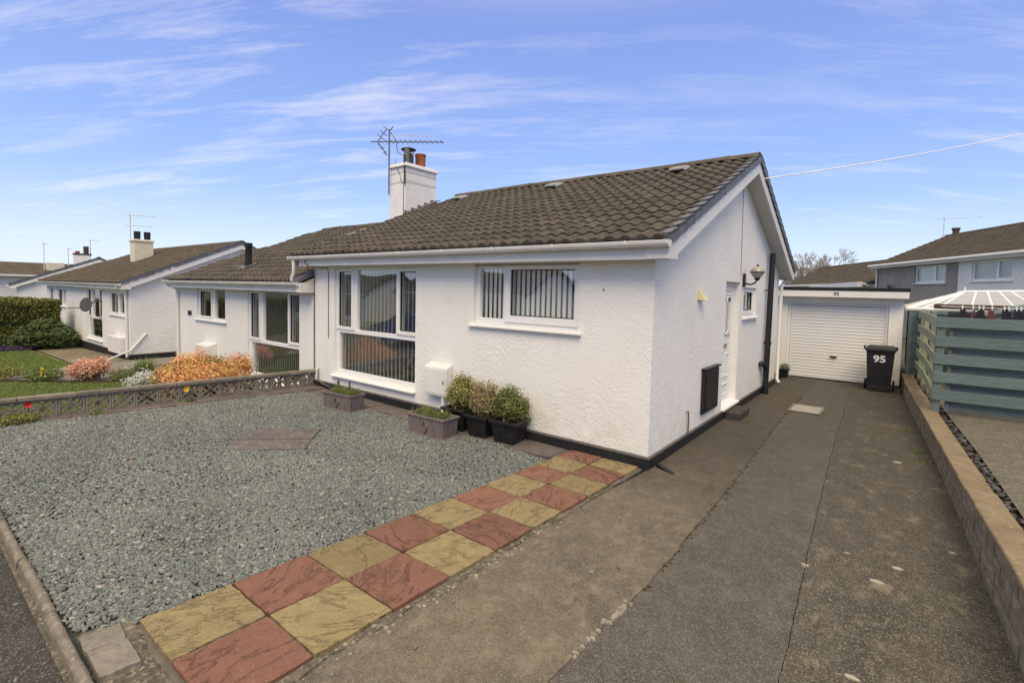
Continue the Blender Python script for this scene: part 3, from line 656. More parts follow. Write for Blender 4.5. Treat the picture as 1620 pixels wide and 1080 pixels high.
# ------------------------------------------------------------------ windows
def window(parent, F, u0, u1, z0, z1, glasses, casements=(), sill=None, slats=None, recess=0.055, name='window', gm='glass'):
    """F(u,d,z): d outward from wall face. glasses [(u0,u1,z0,z1)], casements [(outer rect)+(glass rect)]"""
    w = partE(name, parent, F((u0+u1)/2, 0, z0))
    holes = list(glasses)
    mb = MB(); mb.plate(F, u0, u1, z0, z1, holes, -recess-0.07, -recess); mb.build('frame', 'upvc', w, bevel=0.004)
    for c in casements:
        mb = MB(); mb.plate(F, c[0], c[1], c[2], c[3], [c[4:8]], -recess-0.02, -recess+0.022); mb.build('casement', 'upvc', w, bevel=0.005)
        mb = MB()
        g = c[4:8]; mb.plate(F, g[0]-.001, g[1]+.001, g[2]-.001, g[3]+.001, [(g[0]+.011, g[1]-.011, g[2]+.011, g[3]-.011)], -recess-0.03, -recess-0.002); mb.build('seal', 'black', w)
    for g in glasses:
        mb = MB(); a, b, c, d = g; q = -recess-0.04
        mb.add([F(a-.004, q, c-.004), F(b+.004, q, c-.004), F(b+.004, q, d+.004), F(a-.004, q, d+.004)], [(0, 1, 2, 3)]); mb.build('pane', gm, w)
    if sill:
        a, b, zs, dd = sill
        mb = MB(); vs0 = []
        P = [(-recess-.02, zs+.045), (0.0, zs+.040), (dd, zs+.026), (dd, zs), (0, zs-.006), (-recess-.02, zs-.006)]
        mb.prism(P, lambda d, z: F(a, d, z), lambda d, z: F(b, d, z)); mb.build('sill', 'upvc', w, bevel=0.004)
    if slats:
        ua, ub, za, zb, pitch, ang, wid = slats
        k = 0; u = ua+pitch/2
        me = None
        while u < ub:
            zlo = za+(0 if k % 5 else 0.0)
            ca, sa = cos(ang)*wid/2, sin(ang)*wid/2
            q = -recess-0.10
            mb = MB(); c0 = F(u, q, zlo)
            b4 = [F(u-ca, q-sa, zlo), F(u+ca, q+sa, zlo), F(u+ca+.001, q+sa-.002, zlo), F(u-ca+.001, q-sa-.002, zlo)]
            t4 = [F(u-ca, q-sa, zb), F(u+ca, q+sa, zb), F(u+ca+.001, q+sa-.002, zb), F(u-ca+.001, q-sa-.002, zb)]
            mb.hexa(b4, t4); mb.build('blind_slat', 'blind', w)
            u += pitch; k += 1
    return w

# ------------------------------------------------------------------ bungalow
def bungalow(name, label, xl, xr, dz, wins, stucco_m, xverge_r=None, xl_e=None, xl_r=None, tile_mode='inst', tile_me=None, tile_mat='tile', side_open=(), left_wall=True, ridge_parts=True, right_verge=True, y_back=7.08, gutter_brackets=True, cut=None, loc=None, plinth_h=0.15, left_verge=False):
    T = thing(name, label, 'bungalow', loc or ((xl+xr)/2, 3.5, dz))
    tile_me = tile_me or TILE
    WT = 0.24
    zs = 2.35+dz; yr, zr = 3.54, 4.215+dz; ze, ye = 2.55+dz, -0.30
    ze_b, ye_b = ze, y_back+0.30
    # walls
    mb = MB()
    F = lambda u, d, z: (u, -d, z)
    mb.plate(F, xl, xr, dz+plinth_h, zs+0.12, [w['rect'] for w in wins], -WT, 0.0)
    mb.build('front_wall', stucco_m, T, weld=True)
    wall_top = lambda y: ze+(zr-ze)/(yr-ye)*(min(y, yr)-ye)-0.13 if y <= yr else ze+(zr-ze)/(ye_b-yr)*(ye_b-y)-0.13
    for side, x0, sgn in (('r', xr, 1), ('l', xl, -1)):
        if side == 'l' and not left_wall: continue
        mb = MB()
        Fs = lambda u, d, z, x0=x0, sgn=sgn: (x0+sgn*d, u, z)
        op = side_open if side == 'r' else ()
        mb.plate(Fs, WT, y_back, dz+plinth_h, zs, list(op), -WT, 0.0)
        # drop the top strip and set the gable on it
        poly = [(WT, zs), (y_back, zs), (y_back, wall_top(y_back)), (yr, wall_top(yr)), (WT, wall_top(WT))]
        mb.prism(poly, lambda u, z: Fs(u, -WT, z), lambda u, z: Fs(u, 0, z))
        mb.build('side_wall', stucco_m, T, weld=True)
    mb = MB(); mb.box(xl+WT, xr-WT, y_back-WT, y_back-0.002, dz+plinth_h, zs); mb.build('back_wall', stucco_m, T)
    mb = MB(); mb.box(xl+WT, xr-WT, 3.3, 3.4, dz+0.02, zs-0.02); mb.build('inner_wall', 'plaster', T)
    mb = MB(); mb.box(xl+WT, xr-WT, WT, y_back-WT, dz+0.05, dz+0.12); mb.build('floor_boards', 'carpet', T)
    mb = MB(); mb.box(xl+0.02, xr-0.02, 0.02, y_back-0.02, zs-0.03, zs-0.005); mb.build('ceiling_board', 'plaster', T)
    if plinth_h:
        mb = MB(); mb.box(xl, xr+0.018, -0.018, 0.2, dz-0.3, dz+plinth_h-0.02); mb.box(xr-0.2, xr+0.018, 0.2, y_back+0.01, dz-0.3, dz+plinth_h-0.02)
        if left_wall: mb.box(xl-0.018, xl, -0.018, y_back+0.01, dz-0.3, dz+plinth_h-0.02)
        mb.build('plinth', 'plinth', T)
        mb = MB(); mb.box(xl, xr+0.026, -0.026, 0.0-0.001, dz+plinth_h-0.022, dz+plinth_h+0.004); mb.box(xr+0.001, xr+0.026, -0.001, y_back, dz+plinth_h-0.022, dz+plinth_h+0.004); mb.build('bell_cast_bead', 'iron', T)
    xv = xverge_r if xverge_r is not None else xr+0.22
    xle = xl_e if xl_e is not None else xl-0.22; xlr = xl_r if xl_r is not None else xle
    # roof
    rf = partE('roof', T, (xr, yr, zr))
    Ef = dict(y0=ye, z0=ze, y1=yr, z1=zr); Eb = dict(y0=ye_b, z0=ze_b, y1=yr, z1=zr)
    nrow, g, U, Nn = lay_tiles(rf, tile_me, tile_mat, xv-0.02, xle, xlr, Ef, tile_mode, cut=cut)
    lay_tiles(rf, tile_me, tile_mat, xv-0.02, xle, xlr, Eb, 'stuff', back=True, cut=None)
    mb = MB()   # roof deck under the tiles
    for E_, s in ((Ef, 1), (Eb, -1)):
        mb.hexa([(xle, E_['y0']+.04*s, E_['z0']-.045), (xv-.03, E_['y0']+.04*s, E_['z0']-.045), (xv-.03, yr, zr-.045), (xlr, yr, zr-.045)],
                [(xle, E_['y0']+.04*s, E_['z0']-.005), (xv-.03, E_['y0']+.04*s, E_['z0']-.005), (xv-.03, yr, zr-.005), (xlr, yr, zr-.005)])
    mb.build('roof_deck', 'felt', rf)
    # ridge tiles
    n_r = int((xv-xlr)/0.45)
    mb = MB(); prof = [(0.13*cos(a), 0.085*sin(a)) for a in np.linspace(pi, 0, 9)]
    pr2 = prof+[(x*0.86, z*0.8) for x, z in prof[::-1]]
    mb.prism(pr2, lambda y, z: (0, y, z), lambda y, z: (0.452, y, z))
    if ridge_parts:
        rm = mesh_of(mb, 'ridge_tile', 'ridge', True)
        for k in range(n_r): inst('ridge_tile', rm, rf, Matrix.Translation((xv-0.01-(k+1)*0.452, yr, zr-0.005+random.uniform(-.006, .006))) @ Matrix.Rotation(random.uniform(-.012, .012), 4, 'Y'))
    else:
        mb = MB(); mb.prism(pr2, lambda y, z: (xlr, yr+y, zr+z-.005), lambda y, z: (xv, yr+y, zr+z-.005)); mb.build('ridge_capping', 'ridge', rf, smooth=True)
    # verges on the right gable
    kf = (zr-ze)/(yr-ye)
    if right_verge:
        mb = MB()   # one dry-verge cap
        mb.box(-0.070, 0.014, 0, g-.004, 0.022, 0.056); mb.box(-0.004, 0.014, 0, g-.010, -0.062, 0.056); mb.box(-0.06, 0.006, 0.002, 0.010, -0.05, 0.045)
        cm = mesh_of(mb, 'verge_cap', 'verge')
        for E_, s in ((Ef, 1), (Eb, -1)):
            U_, N_, X_, L_ = slope_matrix(E_, s); 
            for j in range(nrow):
                p = Vector((xv, E_['y0'], E_['z0']))+U_*(j*g)+N_*0.012
                R_ = Matrix((Vector((1, 0, 0)), U_, Vector((1, 0, 0)).cross(U_) if s == 1 else -(Vector((1, 0, 0)).cross(U_)))).transposed().to_4x4()
                w_ = Matrix.Translation(p) @ R_ @ Matrix.Rotation(-0.10, 4, 'X')
                inst('verge_cap', cm, rf, w_)
        # bargeboards (both slopes) and the boxed foot
        for y0, y1, z0, z1 in ((ye+0.03, yr, ze, zr), (ye_b-0.03, yr, ze_b, zr)):
            kk = (z1-z0)/(y1-y0); a, b = z0-0.085, z1-0.085
            mb = MB(); P = [(y0, a+.012), (y1, b+.012), (y1, b-0.165), (y0+(0.1 if y0 < yr else -0.1), a-0.115+abs(kk)*0.1-0.05), (y0, a-0.115)]
            mb.prism(P, lambda y, z: (xv-0.035, y, z), lambda y, z: (xv-0.012, y, z)); mb.build('bargeboard', 'paint', T)
            mb = MB(); s_ = 1 if y0 < yr else -1
            P = [(y0+.02*s_, a-0.10), (y1, b-0.135), (y1, b-0.150), (y0+.02*s_, a-0.115)]
            mb.prism(P, lambda y, z: (xr+0.001, y, z), lambda y, z: (xv-0.036, y, z)); mb.build('verge_soffit', 'soffit', T)
        mb = MB(); mb.box(xr+0.001, xv-0.011, -0.275, -0.001, zs-0.0, zs+0.16); mb.build('box_end', 'paint', T, bevel=0.003)
    # fascia, soffit, gutter
    xf = xv-0.013 if right_verge else xr-0.002
    mb = MB(); mb.box(xle+0.2, xf, -0.262, -0.24, zs-0.005, zs+0.165); mb.build('fascia', 'paint', T, bevel=0.003)
    mb = MB(); mb.box(xle+0.2, xr, -0.239, -0.001, zs+0.0, zs+0.010); mb.build('soffit', 'soffit', T)
    gy_, gz_ = -0.325, zs+0.185
    prof = [(-0.058, 0.0), (-0.056, -0.035), (-0.035, -0.062), (0.0, -0.070), (0.035, -0.062), (0.052, -0.035), (0.054, 0.0), (0.047, 0.0), (0.046, -0.03), (0.03, -0.052), (0, -0.06), (-0.03, -0.052), (-0.046, -0.03), (-0.049, 0.0)]
    slopez = -0.010
    mb = MB(); mb.prism(prof, lambda y, z: (xle-0.02, gy_+y, gz_+z+slopez), lambda y, z: (xf+0.02, gy_+y, gz_+z)); g_o = mb.build('gutter', 'gutter', T, smooth=True)
    mb = MB(); 
    for xx in (xle-0.03, xf+0.012): mb.prism(prof[:7], lambda y, z: (xx, gy_+y*1.05, gz_+z*1.05+(slopez if xx < xr-1 else 0)), lambda y, z: (xx+0.018, gy_+y*1.05, gz_+z*1.05+(slopez if xx < xr-1 else 0)))
    mb.build('gutter_stop', 'gutter', T)
    if gutter_brackets:
        x = xf-0.45
        while x > xle+0.1:
            mb = MB(); pp = [(a*1.10, b*1.10+0.004) for a, b in prof[:7]]+[(a*1.0, b*1.0) for a, b in prof[:7]][::-1]
            mb.prism(pp, lambda y, z: (x, gy_+y, gz_+z+slopez*(xf-x)/(xf-xle)), lambda y, z: (x+0.028, gy_+y, gz_+z+slopez*(xf-x)/(xf-xle))); mb.box(x+.003, x+.025, gy_+0.02, -0.262, gz_-0.085, gz_-0.065)
            mb.build('gutter_bracket', 'gutter', T); x -= 0.93
    # rear fascia and gutter
    mb = MB(); mb.box(xle+0.2, xf, y_back+0.24, y_back+0.262, zs-0.005, zs+0.165); mb.build('rear_fascia', 'paint', T)
    mb = MB(); mb.prism(prof, lambda y, z: (xle, y_back+0.325-y, gz_+z-.01), lambda y, z: (xf+0.03, y_back+0.325-y, gz_+z)); mb.build('rear_gutter', 'gutter', T, smooth=True)
    # windows
    Fw = lambda u, d, z: (u, -d, z)
    for w in wins: window(T, Fw, **w['win'])
    return T, rf, dict(ze=ze, ye=ye, zr=zr, yr=yr, zs=zs, xv=xv, U=U, N=Nn, g=g)

def big_window(x0, dz, s=1.0, slats=None):
    """tall picture window: side casement, centre light, side casement, low light"""
    X = lambda v: x0+(v+6.21)*s; Z = lambda z: z+dz
    rect = (X(-6.21), X(-3.94), Z(0.345), Z(2.31))
    gl = [(X(-6.14), X(-5.74), Z(1.245), Z(2.25)), (X(-5.59), X(-4.49), Z(1.20), Z(2.275)), (X(-4.385), X(-3.985), Z(1.265), Z(2.245)), (X(-6.14), X(-3.965), Z(0.43), Z(1.125))]
    cs = [(X(-6.205), X(-5.67), Z(1.185), Z(2.305))+gl[0], (X(-4.465), X(-3.945), Z(1.205), Z(2.305))+gl[2]]
    return dict(rect=rect, win=dict(u0=rect[0], u1=rect[1], z0=rect[2], z1=rect[3], glasses=gl, casements=cs, sill=(rect[0]-.05, rect[1]+.03, Z(0.30), 0.075), slats=slats(X, Z) if slats else None))

w1 = big_window(-6.21, 0, slats=lambda X, Z: (X(-6.13), X(-3.97), Z(0.43), Z(2.27), 0.105, radians(53), 0.085))
r2_ = (-2.70, -0.96, 1.50, 2.34)
w2 = dict(rect=r2_, win=dict(u0=r2_[0], u1=r2_[1], z0=r2_[2], z1=r2_[3], glasses=[(-2.63, -2.19, 1.585, 2.285), (-2.06, -1.04, 1.640, 2.265)],
          casements=[(-2.15, -0.965, 1.545, 2.335, -2.06, -1.04, 1.640, 2.265)], sill=(-2.76, -0.90, 1.455, 0.06), slats=(-2.63, -1.03, 1.56, 2.30, 0.083, radians(14), 0.062)))
door_hole = (2.86, 3.72, 0.15, 2.20); swin_hole = (3.98, 4.92, 1.62, 2.12)
H, HR, HI = bungalow('bungalow', 'white stuccoed bungalow with tall picture window and brown tiled roof, nearest and largest', -6.9, 0.0, 0.0, [w1, w2], 'stucco',
    xverge_r=0.262, xl_e=-7.2, xl_r=-6.55, side_open=(door_hole, swin_hole), loc=(0, 0, 0), cut=lambda x, y: (x < -6.95 and 2.1 < y < 3.3))
N1 = big_window(-9.74, -0.47, slats=lambda X, Z: (X(-6.13), X(-3.97), Z(0.43), Z(2.27), 0.078, radians(38), 0.05))
rn = (-12.66, -10.93, 1.04, 1.85)
N2 = dict(rect=rn, win=dict(u0=rn[0], u1=rn[1], z0=rn[2], z1=rn[3], glasses=[(-12.55, -11.86, 1.12, 1.77), (-11.66, -10.99, 1.09, 1.80)], casements=[(-12.63, -11.78, 1.07, 1.82, -12.55, -11.86, 1.12, 1.77)], sill=(-12.75, -10.85, 1.0, 0.06)))
NBH, NR, NI = bungalow('attached_bungalow', 'lower white bungalow joined to the left of the main one behind the orange shrub', -14.0, -6.95, -0.5, [N1, N2], 'stucco_n',
    xverge_r=-6.93, xl_e=-13.95, xl_r=-12.6, right_verge=False, loc=(-10.5, 0, -0.5), cut=lambda x, y: (x > -7.6 and 2.1 < y < 3.3))
# pair of bungalows beyond the neighbour's drive
def shift_win(r, dz): pass
h2b = big_window(-23.75, -0.65, s=0.93)
def simple_win(x0, x1, z0, z1, split=0.5):
    m_ = x0+(x1-x0)*split
    return dict(rect=(x0, x1, z0, z1), win=dict(u0=x0, u1=x1, z0=z0, z1=z1, glasses=[(x0+.07, m_-.05, z0+.08, z1-.07), (m_+.05, x1-.06, z0+.08, z1-.07)], casements=[(x0+.01, m_-.01, z0+.02, z1-.01, x0+.07, m_-.05, z0+.08, z1-.07)], sill=(x0-.08, x1+.06, z0-.04, 0.06)))
H2, H2R, H2I = bungalow('gable_bungalow', 'white bungalow with cream chimney and blank stuccoed gable beside the hedge', -31.2, -18.35, -0.65, [h2b, simple_win(-20.6, -18.85, 0.78, 1.60), simple_win(-28.9, -27.3, 0.78, 1.6), simple_win(-30.6, -29.6, 0.78, 1.6)], 'stucco_far',
    xl_e=-31.4, xl_r=-29.3, tile_mode='stuff', tile_me=TILEF, tile_mat='tile_far', loc=(-24.8, 0, -0.65), gutter_brackets=False, ridge_parts=False)
H3, H3R, H3I = bungalow('distant_gable_bungalow', 'white bungalow whose gable shows above the hedge at the far left', -47.0, -35.2, -0.98, [simple_win(-37.5, -35.9, 0.4, 1.3)], 'stucco_far',
    tile_mode='stuff', tile_me=TILEF, tile_mat='tile_far', loc=(-35.2, 3.54, -0.98), gutter_brackets=False, ridge_parts=False)
H3.location = (-36.0, 3.10, -0.93); H3.rotation_euler = (0, 0, -0.235)

# plaster lips where the neighbour's fascia dies into the party wall
mb = MB(); mb.box(-7.05, -6.905, -0.30, -0.002, 1.84, 2.03); mb.build('fascia_return', 'paint', NBH, bevel=0.004); mb = MB(); mb.hexa([(-7.12, -.33, 2.035), (-6.905, -.33, 2.035), (-6.905, .3, 2.3), (-7.12, .3, 2.3)], [(-7.10, -.33, 2.09), (-6.905, -.33, 2.11), (-6.905, .3, 2.42), (-7.10, .3, 2.37)]); mb.build('abutment_flashing', 'lead', NR)

# chimneys
def stack(parent, x0, x1, y0, y1, z0, z1, mat='brickw', cap='brickw', courses=True):
    c = partE('chimney', parent, (x0, y0, z0))
    mb = MB(); mb.box(x0, x1, y0, y1, z0, z1)
    mb.build('stack', mat, c, bevel=0.006)
    if courses:
        mb = MB(); z = z1-0.33
        mb.box(x0-.003, x1+.003, y0-.003, y1+.003, z1-0.30, z1-0.292); mb.build('string_course', mat, c)
    mb = MB(); mb.hexa([(x0-.05, y0-.05, z1), (x1+.05, y0-.05, z1), (x1+.05, y1+.05, z1), (x0-.05, y1+.05, z1)], [(x0-.03, y0-.03, z1+.085), (x1+.03, y0-.03, z1+.085), (x1+.03, y1+.03, z1+.085), (x0-.03, y1+.03, z1+.085)]); mb.build('cap_slab', cap, c, bevel=0.01)
    return c
CH = stack(H, -7.52, -6.97, 2.27, 3.22, 3.3, 4.76)
mb = MB(); mb.lathe([(0.11, 0), (0.128, 0.02), (0.128, 0.04), (0.122, 0.07), (0.125, 0.31), (0.137, 0.32), (0.137, 0.36), (0.108, 0.36), (0.105, 0.26)], (-7.24, 2.95, 4.84), 18); mb.build('chimney_pot', 'terracotta', CH, smooth=True)
mb = MB(); mb.lathe([(0.13, 0), (0.13, 0.05), (0.118, 0.06), (0.118, 0.27)], (-7.24, 2.58, 4.84), 16); mb.build('cowl_base', 'cowl', CH, smooth=True)
mb = MB()
for k in range(8): a = k*pi/4+.4; mb.tube([(-7.24+.11*cos(a), 2.58+.11*sin(a), 5.08), (-7.24+.125*cos(a), 2.58+.125*sin(a), 5.24)], 0.007, 5)
mb.lathe([(0.088, 0.30), (0.088, 0.31)], (-7.24, 2.58, 4.84), 16); mb.build('cowl_cage', 'iron', CH)
mb = MB(); mb.lathe([(0.175, 0.385), (0.18, 0.40), (0.12, 0.425), (0.02, 0.435)], (-7.24, 2.58, 4.84), 18); mb.build('cowl_lid', 'cowl', CH, smooth=True)
mb = MB()
for k in range(5):     # stepped lead along the stack foot
    y0 = 2.24+k*0.2; zt = 2.55+0.4345*(y0+.3)
    mb.box(-6.968, -6.955, y0, y0+.21, zt-.08, zt+.10)
    mb.hexa([(-6.96, y0, zt+.03), (-6.82, y0, zt+.025), (-6.82, y0+.205, zt+.114), (-6.96, y0+.205, zt+.118)], [(-6.96, y0, zt+.045), (-6.82, y0, zt+.035), (-6.82, y0+.205, zt+.124), (-6.96, y0+.205, zt+.133)])
mb.hexa([(-7.55, 2.1, 3.10), (-6.8, 2.1, 3.62), (-6.8, 2.26, 3.69), (-7.55, 2.26, 3.17)], [(-7.55, 2.1, 3.13), (-6.8, 2.1, 3.65), (-6.8, 2.26, 3.72), (-7.55, 2.26, 3.20)])
mb.build('lead_flashing', 'lead', CH)
C2 = stack(H2, -24.9, -24.35, 1.75, 2.45, 2.2, 3.72, 'cream', 'cream', False)
for y in (1.93, 2.30): mb = MB(); mb.lathe([(0.12, 0), (0.13, 0.33), (0.13, 0.36), (0.10, 0.36)], (-24.6, y, 3.80), 12); mb.build('chimney_pot', 'black', C2, smooth=True)
C3 = stack(H3, -41.6, -41.0, 2.1, 3.0, 2.6, 3.62, 'brickw', 'black', False)
mb = MB(); mb.lathe([(0.14, 0), (0.15, 0.5), (0.12, 0.5)], (-41.3, 2.75, 3.70), 12); mb.build('chimney_pot', 'brownp', C3, smooth=True)
mb = MB(); mb.lathe([(0.12, 0), (0.13, 0.16), (0.1, 0.16)], (-41.3, 2.3, 3.70), 12); mb.build('chimney_pot', 'terracotta', C3, smooth=True)

# verge cement on the step down to the neighbour, and neighbour verge
mb = MB()
for k in range(14):
    t0, t1 = k/14, (k+.96)/14
    P = lambda t, dx, dzz: (-7.2+0.65*t+dx, -0.30+3.84*t, 2.55+1.665*t+dzz)
    mb.hexa([P(t0, -.035, -.06), P(t0, .03, -.06), P(t1, .03, -.06), P(t1, -.035, -.06)], [P(t0, -.035, .02), P(t0, .03, .03), P(t1, .03, .018), P(t1, -.035, .01)])
mb.build('verge_mortar', 'ridge', HR)
mb = MB(); P = lambda t, dx, dzz: (-7.2+0.65*t+dx, -0.26+3.80*t, 2.565+1.65*t+dzz)
mb.hexa([P(0, -.05, -.24), P(0, -.036, -.24), P(1, -.036, -.24), P(1, -.05, -.24)], [P(0, -.05, -.07), P(0, -.036, -.07), P(1, -.036, -.07), P(1, -.05, -.07)]); mb.build('bargeboard', 'paint', H)
# bright edge clips seen along the lower half of that verge
for k in (2, 4, 5): 
    mb = MB(); mb.hexa([P((k)/14, -.055, -.055), P(k/14, .01, -.055), P((k+.9)/14, .01, -.055), P((k+.9)/14, -.055, -.055)], [P(k/14, -.055, .028), P(k/14, .005, .034), P((k+.9)/14, .005, .026), P((k+.9)/14, -.055, .020)]); mb.build('verge_clip', 'gutter', HR)

# roof vents
for x in (-0.89, -3.41, -6.0):
    y = 3.06; z = 2.55+0.4345*(y+.3)+0.03
    v = partE('roof_vent', HR, (x, y, z))
    R_ = Matrix.Translation((x, y, z)) @ Matrix.Rotation(atan2(1.665, 3.84), 4, 'X')
    mb = MB(); mb.hexa([(-.15, -.13, .02), (.15, -.13, .02), (.15, .16, .02), (-.15, .16, .02)], [(-.13, -.11, .085), (.13, -.11, .085), (.12, .12, .060), (-.12, .12, .060)]); mb.v = [tuple(R_ @ Vector(p)) for p in mb.v]; mb.build('vent_hood', 'ventgrey', v, bevel=0.01)
    mb = MB(); mb.box(-.12, .12, -.137, -.125, .03, .052); mb.v = [tuple(R_ @ Vector(p)) for p in mb.v]; mb.build('vent_mouth', 'black', v)

# neighbour's flue on the front slope
fx, fy = -10.75, 0.48; fz = 2.05+0.4345*(fy+.3)
fl = partE('flue', NR, (fx, fy, fz))
mb = MB(); mb.lathe([(0.10, -0.05), (0.09, 0.10), (0.075, 0.16), (0.075, 0.40), (0.085, 0.41), (0.085, 0.44), (0.072, 0.45), (0.072, 0.50), (0.092, 0.50), (0.092, 0.60), (0.06, 0.61)], (fx, fy, fz), 16); mb.build('flue_pipe', 'felt', fl, smooth=True)
mb = MB(); mb.hexa([(fx-.22, fy-.2, fz-.04), (fx+.2, fy-.2, fz-.04), (fx+.2, fy+.12, fz+.10), (fx-.22, fy+.12, fz+.10)], [(fx-.22, fy-.2, fz-.02), (fx+.2, fy-.2, fz-.02), (fx+.2, fy+.12, fz+.12), (fx-.22, fy+.12, fz+.12)]); mb.build('flue_flashing', 'lead', fl)

# ------------------------------------------------------------------ side of the main house
Fs = lambda u, d, z: (0.0+d, u, z)
D = partE('door', H, (0, 3.3, 0.2))
mb = MB(); mb.plate(Fs, 2.86, 3.72, 0.15, 2.20, [(2.93, 3.65, 0.24, 2.13)], -0.16, -0.10); mb.build('door_frame', 'upvc', D, bevel=0.004)
mb = MB(); mb.plate(Fs, 2.935, 3.645, 0.245, 2.125, [(3.03, 3.27, 1.28, 1.94), (3.31, 3.55, 1.28, 1.94)], -0.15, -0.105); mb.build('door_leaf', 'upvc', D, bevel=0.003)
mb = MB(); mb.plate(Fs, 3.03, 3.55, 1.28, 1.94, [(3.035, 3.545, 1.285, 1.935)], -0.145, -0.10)
for c in (3.15, 3.43):
    arc = [(c+0.13*cos(a), 1.86+0.10*sin(a)) for a in np.linspace(0, pi, 9)]
    pts = [Fs(u, -0.098, z) for u, z in arc]; mb.tube(pts, 0.012, 6)
mb.tube([Fs(3.03, -.098, 1.30), Fs(3.15, -.098, 1.38), Fs(3.29, -.098, 1.34), Fs(3.43, -.098, 1.38), Fs(3.55, -.098, 1.30)], 0.012, 6); mb.build('glazing_moulding', 'upvc', D)
for a, b in ((3.03, 3.27), (3.31, 3.55)):
    mb = MB(); mb.add([Fs(a, -.125, 1.28), Fs(b, -.125, 1.28), Fs(b, -.125, 1.94), Fs(a, -.125, 1.94)], [(0, 1, 2, 3)]); mb.build('pane', 'glass', D)
for (a, b, c, d) in ((3.02, 3.56, 1.98, 2.08), (3.02, 3.26, 0.62, 1.02), (3.32, 3.56, 0.62, 1.02), (3.05, 3.53, 0.32, 0.52)):
    mb = MB(); mb.plate(Fs, a, b, c, d, [(a+.03, b-.03, c+.03, d-.03)], -0.106, -0.090); mb.build('door_panel', 'upvc', D, bevel=0.005)
mb = MB(); mb.box(-0.104, -0.092, 3.16, 3.42, 1.12, 1.18); mb.build('letterbox', 'brass', D, bevel=0.004)
mb = MB(); mb.box(-0.104, -0.088, 2.965, 3.0, 1.0, 1.22); mb.tube([(-0.09, 2.98, 1.14), (-0.05, 2.98, 1.14), (-0.05, 3.08, 1.14)], 0.009, 6); mb.build('handle', 'brass', D)
mb = MB(); mb.prism([(-0.17, 0.165), (0.055, 0.150), (0.055, 0.185), (-0.17, 0.235)], lambda d, z: Fs(2.84, d, z), lambda d, z: Fs(3.78, d, z)); mb.build('threshold', 'upvc', D, bevel=0.004)
window(H, Fs, 3.98, 4.92, 1.62, 2.12, [(4.08, 4.82, 1.71, 2.04)], [(4.0, 4.90, 1.64, 2.11, 4.08, 4.82, 1.71, 2.04)], (3.92, 4.98, 1.565, 0.06), None, name='side_window')
mb = MB(); mb.box(-0.22, -0.21, 4.0, 4.9, 1.64, 2.1); mb.build('net_curtain', 'curtain', H)
# wall lantern
LM = partE('wall_lantern', H, (0, 3.9, 2.2))
mb = MB(); mb.box(0.002, 0.035, 3.84, 3.94, 2.13, 2.36); mb.build('back_plate', 'black', LM, bevel=0.01)
mb = MB(); mb.tube([(0.03, 3.89, 2.19), (0.12, 3.89, 2.17), (0.19, 3.89, 2.20), (0.215, 3.89, 2.25)], 0.014, 8); mb.lathe([(0.02, 0), (0.045, 0.03), (0.05, 0.05)], (0.22, 3.89, 2.235), 12); mb.lathe([(0.118, 0), (0.124, .008), (0.118, .016)], (0.22, 3.89, 2.375), 20); mb.lathe([(0.02, 0), (0.022, .02), (0.008, .045)], (0.22, 3.89, 2.475), 10); mb.build('lantern_bracket', 'black', LM, smooth=True)
mb = MB(); mb.lathe([(0.045, 0.0), (0.075, 0.03), (0.112, 0.09)], (0.22, 3.89, 2.285), 18); mb.lathe([(0.112, 0.0), (0.104, 0.04), (0.075, 0.075), (0.02, 0.098)], (0.22, 3.89, 2.385), 18); mb.build('lantern_globe', 'lampglass', LM, smooth=True)
# yellowed vent cowl, meter cover, pipes
mb = MB(); mb.hexa([(0.002, 1.50, 1.91), (0.11, 1.50, 1.90), (0.11, 1.66, 1.90), (0.002, 1.66, 1.91)], [(0.002, 1.50, 2.05), (0.02, 1.52, 2.05), (0.02, 1.64, 2.05), (0.002, 1.66, 2.05)]); mb.build('vent_cowl', 'yellowed', H, bevel=0.006)
mb = MB(); mb.box(0.002, 0.05, 1.80, 2.50, 0.30, 0.93); mb.build('meter_cover', 'black', H, bevel=0.012)
mb = MB(); mb.box(0.05, 0.058, 1.86, 2.44, 0.34, 0.88); mb.box(0.002, 0.075, 1.78, 2.52, 0.925, 0.95); mb.build('meter_cover_rim', 'black', H, bevel=0.006)
mb = MB(); mb.tube([(0.0, 1.22, 0.44), (0.025, 1.235, 0.445), (0.03, 1.24, 0.40), (0.03, 1.24, 0.14)], 0.011, 6); mb.build('copper_pipe', 'copper', H)
mb = MB(); mb.tube([(0.09, 5.78, 2.83), (0.085, 5.70, 0.0)], 0.055, 12); mb.build('soil_pipe', 'black', H, smooth=True)
mb = MB(); mb.tube([(0.02, 5.40, 0.62), (0.06, 5.45, 0.65), (0.085, 5.72, 0.52)], 0.05, 10); mb.build('soil_pipe_branch', 'black', H, smooth=True)
mb = MB(); mb.box(0.0, 0.09, 5.60, 5.62, 2.08, 2.10); mb.build('pipe_clip', 'black', H)
for _z, _y in ((0.0, 5.705), (1.0, 5.735)): mb = MB(); mb.lathe([(0.067, 0), (0.067, 0.065)], (0.085, _y, _z), 12); mb.build('pipe_collar', 'black', H)
mb = MB(); mb.tube([(0.12, 7.40, 2.46), (0.10, 7.36, 2.36), (0.055, 7.12, 2.22), (0.05, 7.10, 2.1), (0.05, 7.10, 0.12), (0.11, 7.05, 0.05)], 0.036, 10); mb.build('downpipe', 'gutter', H, smooth=True)
mb = MB(); mb.tube([(0.004, 3.62, 3.75), (0.004, 3.7, 2.3)], 0.004, 4); mb.build('lantern_cable', 'cable', H)
